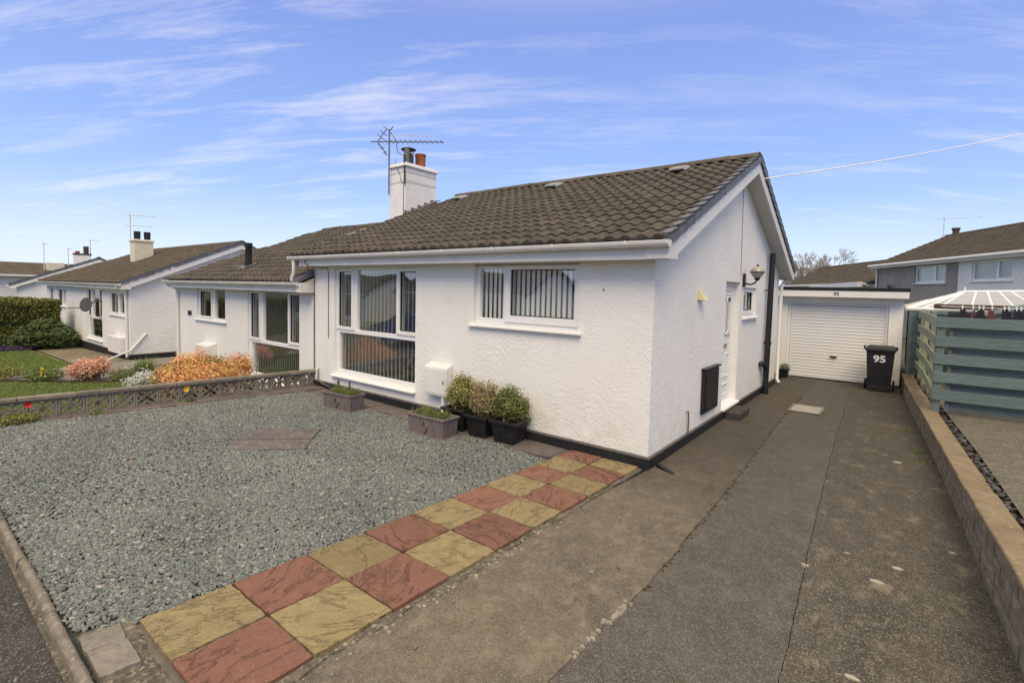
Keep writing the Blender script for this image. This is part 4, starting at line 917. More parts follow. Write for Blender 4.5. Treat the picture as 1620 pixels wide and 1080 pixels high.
# white downpipe and little cable on the left front
mb = MB(); mb.tube([(-7.08, -0.325, 2.46), (-7.07, -0.325, 2.22), (-7.14, -0.325, 2.13), (-7.14, -0.325, 2.06)], 0.034, 10); mb.build('downpipe', 'gutter', H, smooth=True)
mb = MB(); mb.tube([(-6.78, -0.27, 2.46), (-6.76, -0.28, 2.40), (-6.6, -0.26, 2.33), (-6.42, -0.02, 2.31), (-6.40, -0.012, 2.2), (-6.40, -0.012, 1.0)], 0.006, 5); mb.tube([(-6.86, -0.2, 2.34), (-6.875, -0.02, 2.2), (-6.875, -0.012, 0.36)], 0.007, 5); mb.build('wall_cable', 'cable', H)
mb = MB(); mb.tube([(-6.72, -0.01, 0.37), (-6.72, -0.03, 0.36), (-6.72, -0.03, 0.17), (-6.6, -0.03, 0.11), (-6.3, -0.03, 0.08)], 0.012, 6); mb.build('wall_pipe', 'iron', H)
# white meter box and stand pipe
mx_ = partE('meter_box', H, (-3.3, 0, 0.4))
mb = MB(); mb.hexa([(-3.56, -0.15, 0.38), (-3.08, -0.15, 0.38), (-3.08, -0.001, 0.38), (-3.56, -0.001, 0.38)], [(-3.56, -0.15, 0.80), (-3.08, -0.15, 0.80), (-3.08, -0.001, 0.86), (-3.56, -0.001, 0.86)]); mb.build('meter_cabinet', 'paint', mx_, bevel=0.006)
mb = MB(); mb.box(-3.53, -3.11, -0.158, -0.151, 0.41, 0.775); mb.build('meter_door', 'paint', mx_, bevel=0.003)
mb = MB(); mb.box(-3.14, -3.125, -0.166, -0.158, 0.57, 0.62); mb.build('latch', 'black', mx_)
mb = MB(); mb.tube([(-3.18, -0.11, 0.39), (-3.18, -0.11, 0.0)], 0.028, 8); mb.build('stand_pipe', 'gutter', mx_, smooth=True)
# wall bolt
mb = MB(); mb.tube([(-0.62, 0.0, 2.02), (-0.62, -0.02, 2.02)], 0.008, 6); mb.build('wall_plug', 'black', H)
# neighbour fittings: meter box, house sign plate, corner downpipe
mb = MB(); mb.hexa([(-12.2, -0.22, -0.15), (-11.45, -0.22, -0.15), (-11.45, -0.001, -0.15), (-12.2, -0.001, -0.15)], [(-12.2, -0.22, 0.40), (-11.45, -0.22, 0.40), (-11.45, -0.001, 0.46), (-12.2, -0.001, 0.46)]); mb.build('meter_cabinet', 'paint', NBH, bevel=0.006)
mb = MB(); mb.box(-13.25, -13.02, -0.02, -0.001, 1.10, 1.22); mb.build('house_sign', 'black', NBH)
mb = MB(); mb.tube([(-13.85, -0.32, 1.98), (-13.85, -0.31, 1.92), (-13.88, -0.06, 1.80), (-13.88, -0.05, 1.7), (-13.88, -0.05, -0.42)], 0.04, 8); mb.build('downpipe', 'gutter', NBH, smooth=True)
mb = MB(); mb.tube([(-18.45, -0.32, 1.84), (-18.45, -0.31, 1.76), (-18.5, -0.06, 1.64), (-18.5, -0.05, -0.6)], 0.045, 8); mb.build('downpipe', 'gutter', H2, smooth=True)
mb = MB(); mb.box(-20.0, -18.6, -0.22, -0.001, -0.5, 0.05); mb.build('meter_cabinet', 'paint', H2, bevel=0.006)
mb = MB(); mb.tube([(-18.32, 0.45, 0.2), (-18.30, -0.0, -0.35), (-18.1, -0.75, -0.62)], 0.03, 6); mb.build('waste_pipe', 'gutter', H2)
mb = MB(); mb.lathe([(0.02, 0), (0.22, 0.04), (0.27, 0.08)], (0, 0, 0), 18); R_ = Matrix.Translation((-21.9, -0.35, 1.05)) @ Matrix.Rotation(radians(80), 4, 'X') @ Matrix.Rotation(radians(30), 4, 'Y'); mb.v = [tuple(R_ @ Vector(p)) for p in mb.v]; mb.tube([(-21.9, -0.35, 1.05), (-21.6, -0.2, 1.2), (-21.6, 0, 1.2)], 0.02, 6); mb.tube([(-21.9, -0.35, 0.95), (-22.3, -0.85, 0.93)], 0.018, 5); mb.build('satellite_dish', 'dish', H2, smooth=True)

# ------------------------------------------------------------------ garage
GA = thing('garage', 'flat-roofed white garage with ribbed up-and-over door at the end of the drive', 'garage', (1.1, 8.6, 0))
mb = MB(); Fg = lambda u, d, z: (u, 8.6-d, z)
mb.plate(Fg, -0.75, 2.24, 0.05, 2.02, [(-0.03, 1.985, 0.0, 1.84)], -0.22, 0.0); mb.build('front_wall', 'stucco', GA)
mb = MB(); mb.box(2.02, 2.24, 8.82, 13.2, 0.05, 2.02); mb.box(-0.75, -0.53, 8.82, 13.2, 0.05, 2.02); mb.box(-0.53, 2.02, 13.0, 13.2, 0.05, 2.02); mb.build('side_wall', 'stucco', GA)
mb = MB(); mb.box(1.985, 2.255, 8.585, 13.2, -0.1, 0.052); mb.build('plinth', 'plinth', GA)
mb = MB(); mb.box(-0.85, 2.315, 8.34, 8.36, 1.985, 2.135); mb.box(2.295, 2.315, 8.36, 13.3, 1.985, 2.135); mb.build('fascia', 'paint', GA, bevel=0.003)
mb = MB(); mb.box(-0.84, 2.294, 8.361, 13.3, 1.99, 2.00); mb.box(-0.84, 2.294, 8.361, 13.3, 2.03, 2.12); mb.build('roof_deck', 'paint', GA)
mb = MB(); mb.box(-0.87, 2.335, 8.325, 13.32, 2.136, 2.215); mb.build('roof_felt', 'felt', GA, bevel=0.012)
GD = partE('garage_door', GA, (0.98, 8.6, 0))
mb = MB(); mb.plate(Fg, -0.028, 1.983, 0.0, 1.838, [(0.035, 1.925, -1, 1.785)], -0.12, -0.05); mb.build('door_frame', 'gdoor', GD, bevel=0.004)
mb = MB(); nrib = 23; z = 0.045; h = (1.775-0.045)/nrib
for k in range(nrib):   # pressed ribs: one corrugated sheet
    prof = [(0.0, 0.0), (0.006, h*0.10), (0.018, h*0.22), (0.018, h*0.80), (0.0, h*0.98)]
    if k == 0: pts = []
    pts += [(d_-0.085, z+k*h+zz_) for d_, zz_ in prof]
n = len(pts); o = len(mb.v)
for d_, zz_ in pts: mb.v.append(Fg(0.065, d_, zz_)); mb.v.append(Fg(1.895, d_, zz_))
for k in range(n-1): mb.f.append((o+2*k, o+2*k+1, o+2*k+3, o+2*k+2))
mb.build('door_sheet', 'gdoor', GD, weld=False)
mb = MB(); mb.plate(Fg, 0.04, 1.92, 0.02, 1.78, [(0.065, 1.895, 0.045, 1.775)], -0.11, -0.062); mb.build('door_surround', 'gdoor', GD, bevel=0.003)
mb = MB(); mb.box(0.90, 1.04, 8.632, 8.668, 0.56, 0.585); mb.tube([(0.975, 8.64, 0.575), (0.975, 8.62, 0.56), (0.975, 8.615, 0.53)], 0.012, 6); mb.build('handle', 'black', GD)
mb = MB(); mb.add([(-0.5, 8.95, 0.05), (2.0, 8.95, 0.05), (2.0, 8.95, 1.95), (-0.5, 8.95, 1.95)], [(0, 1, 2, 3)])
def text_mesh(name, txt, size, mat, mw, parent=None, ext=0.002, bold=0.0, **kw):
    cu = bpy.data.curves.new(name, 'FONT'); cu.body = txt; cu.size = size; cu.extrude = ext; cu.align_x = 'CENTER'; cu.offset = bold; cu.resolution_u = 4
    t = bpy.data.objects.new(name+'_tmp', cu); COL.objects.link(t); dg = bpy.context.evaluated_depsgraph_get(); dg.update()
    me = bpy.data.meshes.new_from_object(t.evaluated_get(dg)); bpy.data.objects.remove(t); bpy.data.curves.remove(cu)
    me.name = name; me.materials.clear(); me.materials.append(MT[mat]); me.transform(mw)
    off = wl(parent)
    me.transform(Matrix.Translation(-off)); o = bpy.data.objects.new(name, me); COL.objects.link(o); o.parent = parent; return o
text_mesh('house_number', '95', 0.115, 'numdark', Matrix.Translation((0.985, 8.337, 2.025)) @ Matrix.Rotation(pi/2, 4, 'X'), GA, bold=0.002)

# wheelie bin
BN = thing('wheelie_bin', 'black wheeled bin marked 95 standing before the garage door', 'bin', (1.89, 7.9, 0.0))
bx, by = 1.89, 7.92
mb = MB(); mb.hexa([(bx-.20, by-.20, .06), (bx+.20, by-.20, .06), (bx+.19, by+.19, .06), (bx-.19, by+.19, .06)], [(bx-.245, by-.26, .87), (bx+.245, by-.26, .87), (bx+.245, by+.26, .87), (bx-.245, by+.26, .87)]); mb.build('body', 'binm', BN, bevel=0.02, seg=2)
mb = MB(); mb.box(bx-.20, bx+.20, by-.215, by-.20, 0.02, 0.12); mb.box(bx-.2, bx+.2, by-.2, by+.15, 0.02, 0.07); mb.build('foot', 'binm', BN, bevel=0.008)
mb = MB(); mb.plate(lambda u, d, z: (u, z, .86+d), bx-.265, bx+.265, by-.285, by+.28, [(bx-.235, bx+.235, by-.25, by+.25)], 0, 0.05); mb.build('rim', 'binm', BN, bevel=0.01)
mb = MB(); mb.hexa([(bx-.275, by-.30, .905), (bx+.275, by-.30, .905), (bx+.275, by+.29, .905), (bx-.275, by+.29, .905)], [(bx-.20, by-.20, .955), (bx+.20, by-.20, .955), (bx+.22, by+.27, .965), (bx-.22, by+.27, .965)]); mb.build('lid', 'binm', BN, bevel=0.012, seg=2)
for s_ in (-1, 1):
    mb = MB(); mb.tube([(bx+s_*.27, by-.20, .90), (bx+s_*.285, by-.21, .95), (bx+s_*.26, by-.21, .975)], 0.018, 6); mb.build('lid_lug', 'binm', BN)
    mb = MB(); mb.tube([(bx+s_*.225, by+.16, .11), (bx+s_*.27, by+.16, .11)], 0.11, 16); mb.build('wheel', 'tyre', BN)
mb = MB(); mb.tube([(bx-.22, by+.33, .90), (bx+.22, by+.33, .90)], 0.015, 6); mb.tube([(bx-.2, by+.27, .88), (bx-.2, by+.33, .90)], 0.015, 6); mb.tube([(bx+.2, by+.27, .88), (bx+.2, by+.33, .90)], 0.015, 6); mb.build('handle', 'binm', BN)
text_mesh('number_sticker', '95', 0.20, 'number', Matrix.Translation((bx-.01, by-.2535, 0.64)) @ Matrix.Rotation(pi/2+0.0745, 4, 'X') @ Matrix.Scale(1.1, 4, (1, 0, 0)), BN, bold=0.006)

# manhole and step
mb = MB(); mb.plate(lambda u, d, z: (u, z, d), 0.70, 1.20, 4.38, 5.05, [(0.735, 1.165, 4.42, 5.01)], 0.005, 0.02)
MH = thing('manhole_cover', 'pale concrete-filled inspection cover set into the drive by the side door', 'manhole cover', (0.95, 4.7, 0.0))
mb.build('rim', 'iron', MH); mb = MB(); mb.box(0.738, 1.162, 4.423, 5.007, 0.0, 0.017); MT['mhc'] = plain('manhole_concrete', (0.30, 0.285, 0.24), 0.9, 0.2, 6, 0.2, 0.4, 40); mb.build('lid', 'mhc', MH)
mb = MB(); mb.box(0.02, 0.26, 3.02, 3.62, -0.03, 0.125); mb.build('doorstep', 'felt', None, bevel=0.012, label='dark concrete doorstep block under the white side door', cat='doorstep')
bpy.data.objects['doorstep'].data.materials[0] = plain('dark_step', (0.052, 0.047, 0.042), 0.9, 0.25, 8, 0.2, 0.5, 40, c2=(0.12, 0.11, 0.09), amt=0.4)
mb = MB(); mb.hexa([(0.03, 0.16, 0.0), (0.10, 0.10, 0.0), (0.30, 0.02, 0.0), (0.28, 0.10, 0.0)], [(0.03, 0.20, 0.06), (0.06, 0.12, 0.055), (0.28, 0.03, 0.018), (0.27, 0.09, 0.025)]); mb.build('drain_shoe', 'black', None, bevel=0.006, label='black plastic drain shoe lying by the corner of the bungalow', cat='drain shoe')

# ------------------------------------------------------------------ chequered slab path
rows_y = [-4.38, -3.885, -3.385, -2.915, -2.445, -1.99, -1.56, -1.12, -0.735, -0.355, -0.03]
xL = lambda y: float(np.interp(y, [-4.4, -0.0], [-1.265, -0.965])); xM = lambda y: float(np.interp(y, [-4.4, 0.0], [-0.755, -0.535])); xR = lambda y: float(np.interp(y, [-4.4, 0.0], [-0.235, -0.085]))
mb = MB(); mb.prism([(xL(-4.4)-.0, -4.42), (xR(-4.4)+.03, -4.42), (xR(0)+.03, -0.02), (xL(0), -0.02)], lambda x, y: (x, y, -0.02), lambda x, y: (x, y, 0.006)); PB = mb.build('slab_path', 'mortar', kind='structure')
sr = random.Random(11)
def slab(parent, q, z0, z1, mat, name='paving_slab', div=7, amp=0.0025, bev=0.006):
    """q: four corners; top is a small uneven grid"""
    mb = MB(); q = [Vector((a, b, 0)) for a, b in q]; tilt = [sr.uniform(-.003, .003) for _ in range(4)]
    idx = {}
    for i in range(div+1):
        for j in range(div+1):
            s_, t_ = i/div, j/div
            p = (q[0]*(1-s_)+q[1]*s_)*(1-t_)+(q[3]*(1-s_)+q[2]*s_)*t_
            e = min(i, j, div-i, div-j)
            z = z1+sr.uniform(-amp, amp)+(tilt[0]*s_+tilt[1]*t_)-(0.004 if e == 0 else 0)
            idx[i, j] = len(mb.v); cn = (i in (0, div)) and (j in (0, div)); cc_ = sum(q, Vector())/4; ch = sr.uniform(0, .020) if cn else 0
            mb.v.append((p.x+(sr.uniform(-.0035, .0035) if e == 0 else 0)+(cc_.x-p.x)*ch*1.4, p.y+(sr.uniform(-.0035, .0035) if e == 0 else 0)+(cc_.y-p.y)*ch*1.4, z))
    for i in range(div):
        for j in range(div): mb.f.append((idx[i, j], idx[i+1, j], idx[i+1, j+1], idx[i, j+1]))
    rim = [(i, 0) for i in range(div)]+[(div, j) for j in range(div)]+[(i, div) for i in range(div, 0, -1)]+[(0, j) for j in range(div, 0, -1)]
    o = len(mb.v); mb.v += [(mb.v[idx[k]][0], mb.v[idx[k]][1], z0) for k in rim]; n = len(rim)
    for k in range(n): mb.f.append((idx[rim[k]], o+k, o+(k+1) % n, idx[rim[(k+1) % n]]))
    mb.f.append(tuple(range(o, o+n))[::-1])
    c = sum(q, Vector())/4
    for p_i in range(len(mb.v)): pass
    ob = mb.build(name, mat, parent, weld=False); return ob
G_ = 0.006
for k in range(10):
    y0, y1 = rows_y[k]+G_, rows_y[k+1]-G_
    for side in (0, 1):
        a, b = ((xL, xM), (xM, xR))[side]
        col = 'slab_y' if (k+side) % 2 == 0 else 'slab_r'
        q = [(a(y0)+G_, y0), (b(y0)-G_, y0), (b(y1)-G_, y1), (a(y1)+G_, y1)]
        z = 0.035+sr.uniform(-.003, .003)
        slab(PB, q, 0.0, z, col)
# rough mortar haunching at the edge of the path and the corner
def rough_strip(name, pts_l, pts_r, z, mat, n=60, amp=0.012):
    mb = MB(); r = random.Random(4); a = np.array(pts_l); b = np.array(pts_r); T_ = np.linspace(0, 1, n); m = 6
    for t in T_:
        pl = [np.interp(t, np.linspace(0, 1, len(a)), a[:, i]) for i in (0, 1)]; pr = [np.interp(t, np.linspace(0, 1, len(b)), b[:, i]) for i in (0, 1)]
        for k in range(m+1):
            s_ = k/m; e = 0 if 0 < k < m else 1
            mb.v.append((pl[0]+(pr[0]-pl[0])*s_+r.uniform(-amp, amp)*(1 if k else 0), pl[1]+(pr[1]-pl[1])*s_+r.uniform(-amp, amp)*.5, (z+r.uniform(-.006, .006)) if not e else -0.005))
    for i in range(n-1):
        for k in range(m): o = i*(m+1)+k; mb.f.append((o, o+1, o+m+2, o+m+1))
    return mb.build(name, mat, kind='structure', weld=False)
rough_strip('mortar_haunching', [(xR(y)-.002, y) for y in (-4.45, -3, -1.5, -0.5)], [(xR(y)+w_, y) for y, w_ in ((-4.45, .10), (-3.8, .06), (-3, .09), (-2.2, .05), (-1.5, .07), (-0.5, .03))], 0.016, 'haunch')
rough_strip('corner_mortar', [(-1.40, -4.64), (-0.9, -4.645), (-0.5, -4.63), (-0.2, -4.56)], [(-1.30, -4.36), (-0.9, -4.385), (-0.5, -4.385), (-0.2, -4.385)], 0.020, 'haunch', 50)
mesh_stones('loose_mortar_stones', [(xR(y)+0.04+random.uniform(-.03, .09), y, 0.008) for y in np.random.default_rng(3).uniform(-4.3, -1.6, 90)], 0.006, 0.024, 'stone', 'crumbled mortar stones along the edge of the slab path')
mb = MB(); CB = thing('corner_block', 'two weathered pale concrete blocks beside the edging at the gravel corner', 'concrete block', (-1.1, -4.5, 0.0))
slab(CB, [(-1.15, -4.635), (-0.88, -4.635), (-0.86, -4.47), (-1.13, -4.465)], 0.0, 0.045, 'block', 'block', 5, 0.004)
slab(CB, [(-1.33, -4.63), (-1.165, -4.635), (-1.145, -4.465), (-1.30, -4.455)], 0.0, 0.038, 'block', 'block', 4, 0.004)
# kerb edging: round-topped lengths
mb = MB()
KR = thing('kerb_edging', 'round-topped concrete edging between the gravel and the pavement', 'edging', (-3, -4.68, 0))
x = 0.1; prof = [(0.027*cos(a), 0.027*sin(a)+0.004) for a in np.linspace(pi, 0, 8)]
k = 0
while x > -8.2:
    ln = 0.90; x0 = x-ln; dz0 = 0.07*max(0, (-x-3.2)/3.6); j = random.Random(k).uniform(-.004, .004)
    if x < -0.1:
        mb = MB(); P_ = [(-0.029, -0.06)]+[(a_, b_+0.022) for a_, b_ in prof]+[(0.029, -0.06)]
        npz = 10; o = 0; r = random.Random(k+50)
        for i in range(npz+1):
            xx = x0+0.006+(ln-0.012)*i/npz
            for a_, b_ in P_: mb.v.append((xx, -4.682+a_*1.0+j+r.uniform(-.0025, .0025), b_+dz0+r.uniform(-.0025, .0025)))
        m = len(P_)
        for i in range(npz):
            for q in range(m): mb.f.append((i*m+q, i*m+(q+1) % m, (i+1)*m+(q+1) % m, (i+1)*m+q))
        mb.f.append(tuple(range(m))[::-1]); mb.f.append(tuple(range(npz*m, npz*m+m)))
        mb.build('edging_length', 'kerb', KR, smooth=True, weld=False)
    x = x0; k += 1
mb = MB(); mb.box(-8.2, -0.15, -4.735, -4.64, -0.05, -0.012); mb.build('edging_bed', 'haunch', KR)

# slabs under the screen wall, slabs along the house front, diamond of slabs in the gravel
def wxf(y): return float(np.interp(y, [-6, 0.1], [-7.14, -6.86]))     # face of the screen wall
SB = MB().box(-7.3, -6.45, -6.0, 0.0, -0.03, 0.004).build('slab_edging_bed', 'mortar', kind='structure')
y = -0.02; k = 0
while y > -4.6:
    y0 = y-0.60; w_ = lambda q: float(np.interp(q, [-4.6, 0], [-6.96, -6.46]))
    z = grav_z(-7, (y+y0)/2)+0.022
    slab(SB, [(wxf(y0)+.005, y0+.006), (w_(y0), y0+.006), (w_(y), y-.006), (wxf(y)+.005, y-.006)], -0.02, z, 'slab_g', 'edging_slab', 4, 0.002); y = y0; k += 1
FB = MB().box(-6.85, -0.99, -0.44, -0.03, -0.03, 0.004).build('house_slab_bed', 'mortar', kind='structure')
x = -6.44
k = 0
while x < -1.02:
    x1 = min(x+0.60, -0.99); d_ = -0.44+(0.02 if k % 2 else 0)
    slab(FB, [(x+.005, d_), (x1-.005, d_+random.uniform(-.01, .01)), (x1-.005, -0.035), (x+.005, -0.035)], -0.01, 0.026+random.uniform(-.003, .003), 'slab_g', 'house_slab', 4, 0.002); x = x1; k += 1
DS = thing('diamond_slab', 'two lichened slabs laid as a diamond in the middle of the gravel', 'stepping slab', (-4.05, -2.2, 0.0))
A_, B_, C_, D_ = Vector((-4.67, -2.23)), Vector((-4.07, -2.80)), Vector((-3.41, -2.16)), Vector((-4.02, -1.59))
m1, m2 = (A_+D_)/2*1, (B_+C_)/2; m1 = D_*.45+C_*.55; m2 = A_*.45+B_*.55
slab(DS, [tuple(A_), tuple(m2*.99+A_*.01), tuple(m1*.99+D_*.01), tuple(D_)], 0.0, 0.048, 'slab_d', 'paving_slab', 5, 0.002)
slab(DS, [tuple(m2*.99+B_*.01), tuple(B_), tuple(C_), tuple(m1*.99+C_*.01)], 0.0, 0.044, 'slab_d', 'paving_slab', 5, 0.002)

_pr = random.Random(8)
for _x, _y, _s in ((1.70, -1.11, .035), (2.24, -.72, .045), (2.12, -1.03, .05), (2.58, -.15, .03), (2.23, 2.27, .05), (1.93, -0.7, .02), (2.05, -2.2, .04)):  # thin pale discs laid on as lichen patches in the concrete
    _mb = MB(); _k = 9; _zz = 0.0125 if _x > 1.6 else 0.011
    _ring = [(_x+_s*1.1*cos(2*pi*i/_k)*_pr.uniform(.6, 1.1), _y+_s*.5*sin(2*pi*i/_k)*_pr.uniform(.7, 1.1)) for i in range(_k)]
    _mb.prism(_ring, lambda a, c: (a, c, 0.0), lambda a, c: (_x+(a-_x)*.9, _y+(c-_y)*.9, _zz+.003)); _mb.build('lichen_patch', 'paledisc', bpy.data.objects['driveway_right_strip'])
# ------------------------------------------------------------------ slate gravel
def in_poly(P, poly):
    x, y = P[:, 0], P[:, 1]; r = np.zeros(len(P), bool); n = len(poly)
    for i in range(n):
        x0, y0 = poly[i]; x1, y1 = poly[(i+1) % n]
        c = ((y0 > y) != (y1 > y)) & (x < (x1-x0)*(y-y0)/((y1-y0) or 1e-9)+x0); r ^= c
    return r
GP = [(-6.47, -0.42), (-4.6, -0.45), (-2.4, -0.46), (-1.75, -0.44), (-1.02, -0.50), (-1.00, -0.9), (-1.13, -2.2), (-1.275, -4.37), (-1.28, -4.45), (-1.40, -4.46), (-1.44, -4.64), (-7.1, -4.64), (-6.95, -4.3), (-6.62, -1.6)]
sheet('gravel_bed', list(np.linspace(-7.2, -1.0, 20)), list(np.linspace(-4.66, -0.40, 14)), lambda x, y: grav_z(x, y)-0.008, 'gbase')
def chips(name, poly, n, mat, label, zf, smin=0.013, smax=0.036, seed=1, kind='stuff', avoid=None):
    r = np.random.default_rng(seed)
    a = np.array(poly); P = r.uniform(a.min(0), a.max(0), (n*2, 2)); P = P[in_poly(P, poly)]
    # let the edge crumble: nothing strictly on the line
    P = P+r.normal(0, 0.012, P.shape)
    if avoid is not None: P = P[~in_poly(P, avoid)]
    P = P[:n]; n = len(P); K = 6
    dist = np.hypot(P[:, 0]-2.15, P[:, 1]+5.27)
    sz = r.uniform(smin, smax, n)*r.uniform(.7, 1.1, n); asp = r.uniform(0.36, 0.75, n); th = r.uniform(0, 2*pi, n)
    ang = np.linspace(0, 2*pi, K, endpoint=False)[None]+r.uniform(-.35, .35, (n, K))
    rad = r.uniform(.55, 1.18, (n, K))
    lx = np.cos(ang)*rad*sz[:, None]; ly = np.sin(ang)*rad*(sz*asp)[:, None]
    X = lx*np.cos(th)[:, None]-ly*np.sin(th)[:, None]; Y = lx*np.sin(th)[:, None]+ly*np.cos(th)[:, None]
    tx, ty = r.normal(0, .16, n), r.normal(0, .16, n)
    zb = np.array([zf(x, y) for x, y in P])+r.uniform(0, 0.011, n)
    t = r.uniform(.002, .005, n)
    top = np.stack([P[:, 0:1]+X*.97, P[:, 1:2]+Y*.97, zb[:, None]+X*tx[:, None]+Y*ty[:, None]+t[:, None]], -1)
    bot = np.stack([P[:, 0:1]+X, P[:, 1:2]+Y, zb[:, None]+X*tx[:, None]+Y*ty[:, None]-.004], -1)
    V = np.concatenate([top, bot], 1).reshape(-1, 3)
    nf = n*(1+K); ls = []; 
    base = (np.arange(n)*2*K)[:, None]
    tops = base+np.arange(K)[None]
    sides = np.stack([base+np.arange(K), base+K+np.arange(K), base+K+(np.arange(K)+1) % K, base+(np.arange(K)+1) % K], -1).reshape(-1, 4)
    me = bpy.data.meshes.new(name); me.vertices.add(len(V)); me.vertices.foreach_set('co', V.ravel().astype(np.float32))
    loops = np.concatenate([tops.ravel(), sides.ravel()]); me.loops.add(len(loops)); me.loops.foreach_set('vertex_index', loops.astype(np.int32))
    starts = np.concatenate([np.arange(n)*K, n*K+np.arange(len(sides))*4]); me.polygons.add(len(starts)); me.polygons.foreach_set('loop_start', starts.astype(np.int32))
    me.update(calc_edges=True)
    rn = np.clip(r.beta(2.2, 2.6, n)+0.10*np.sin(P[:, 0]*2.1+np.sin(P[:, 1]*1.7)*2)*np.cos(P[:, 1]*2.4), 0, 1); q = r.random(n); rn[q > 0.985] = 1.0; rn[(q > .96) & (q < .985)] = 0.94
    at = me.attributes.new('rnd', 'FLOAT', 'POINT'); at.data.foreach_set('value', np.repeat(rn, 2*K).astype(np.float32))
    me.materials.append(MT[mat]); me.validate()
    o = bpy.data.objects.new(name, me); COL.objects.link(o); tag(o, label, None, None, kind); return o
dia = [(-4.65, -2.23), (-4.07, -2.78), (-3.43, -2.16), (-4.02, -1.61)]
chips('slate_gravel', GP, 95000, 'gravel', 'grey-green slate chippings covering the front garden', lambda x, y: grav_z(x, y)+0.006*sin(x*3.1+1.3*sin(y*2.3))*cos(y*2.7+x), 0.008, 0.025, 1, avoid=dia)
near = [(-3.3, -4.63), (-1.45, -4.63), (-1.28, -4.40), (-1.05, -1.6), (-2.6, -2.0)]
chips('slate_gravel', near, 9000, 'gravel', 'grey-green slate chippings covering the front garden', lambda x, y: grav_z(x, y)+0.004, 0.012, 0.028, 2)
# a few strays on the drive and pavement
chips('stray_chips', [(-1.2, -4.75), (0.6, -4.3), (0.7, -0.4), (-0.05, -0.5), (-0.2, -4.2)], 60, 'gravel', 'stray slate chips scattered on the drive', lambda x, y: 0.008, 0.008, 0.016, 3)
chips('stray_chips', [(-5, -5.4), (-0.9, -5.4), (-0.9, -4.74), (-5, -4.74)], 70, 'gravel', 'stray slate chips scattered on the pavement', lambda x, y: -0.025, 0.008, 0.020, 4)

_lr = np.random.default_rng(77)
leaves('fallen_leaves', [(_x, _y, grav_z(_x, _y)+.022, .001, .001, .001) for _x, _y in zip(_lr.uniform(-6, -1.6, 60), _lr.uniform(-4.3, -.6, 60))]+[(_x, _y, .014, .001, .001, .001) for _x, _y in zip(_lr.uniform(.0, 2.4, 36), _lr.uniform(-4, 7, 36))], 96, 0.030, 'brownish', None, 78, shell=.9, up=4.0, label='small dry leaves scattered over the gravel and drive', kind='stuff')
# moss and grit collected in the joint of the drive
mesh_stones('joint_moss', [(float(np.interp(y, [a[0] for a in jl], [a[1] for a in jl]))+random.gauss(0, .015), y, 0.003) for y in np.random.default_rng(6).uniform(-2.2, 6, 260)], 0.006, 0.020, plain('dark_moss', (0.045, 0.042, 0.018), .95, .4, 30, c2=(0.12, 0.09, 0.03), amt=.6), 'dark moss and grit along the left joint of the drive', flat=.35)
mesh_stones('joint_crumbs', [(float(np.interp(y, [a[0] for a in jl], [a[1] for a in jl]))+random.gauss(0, .012), y, 0.004) for y in np.random.default_rng(9).uniform(-3.0, -2.35, 60)], 0.008, 0.024, 'stone', 'pale broken edge of the concrete strip near the camera', flat=.3)
# ------------------------------------------------------------------ low stone wall on the right
RW = thing('stone_wall', 'low retaining wall of split stone with sandy coping along the drive', 'wall', (2.7, 0, 0))
br = random.Random(21); courses = 4
mb = MB()
ysq = list(np.arange(-6.5, 8.61, 0.5))
for a, b in zip(ysq[:-1], ysq[1:]):
    mb.hexa([(wallx(a)+.02, a, -.05), (wallx(a)+.14, a, -.05), (wallx(b)+.14, b, -.05), (wallx(b)+.02, b, -.05)], [(wallx(a)+.02, a, ycop(a)-.05), (wallx(a)+.14, a, ycop(a)-.05), (wallx(b)+.14, b, ycop(b)-.05), (wallx(b)+.02, b, ycop(b)-.05)])
mb.build('mortar_core', 'mortar', RW)
nst = 0
for c in range(courses):
    y = -4.6+br.uniform(0, .2)
    while y < 8.55:
        ln = br.choice((.16, .21, .22, .27, .22)); y1 = min(y+ln, 8.57)
        H_ = lambda q: (ycop(q)-0.052)/courses
        z0a, z1a, z0b, z1b = H_(y)*c+.004, H_(y)*(c+1)-.006, H_(y1)*c+.004, H_(y1)*(c+1)-.006
        pr = br.uniform(-.003, .005); g2 = .0035
        xa, xb = wallx(y)-pr, wallx(y1)-pr*br.uniform(.3, 1.2)
        m_y = (y+y1)/2; xm = wallx(m_y)-pr-br.uniform(.0, .005); zm = (z0a+z1a)/2+br.uniform(-.02, .02)
        mb = MB()
        mb.v = [(xa+.004, y+g2, z0a), (xb+.004, y1-g2, z0b), (xb+.004, y1-g2, z1b), (xa+.004, y+g2, z1a), (xm, m_y+br.uniform(-.03, .03), zm),
                (xa+.03, y+g2, z0a), (xb+.03, y1-g2, z0b), (xb+.03, y1-g2, z1b), (xa+.03, y+g2, z1a)]
        mb.f = [(0, 1, 4), (1, 2, 4), (2, 3, 4), (3, 0, 4), (0, 5, 6, 1), (1, 6, 7, 2), (2, 7, 8, 3), (3, 8, 5, 0)]
        if nst < 290 : mb.build('stone', 'brick', RW, weld=False)
        nst += 1; y = y1
print('stones', nst)
y = -6.4; k = 0
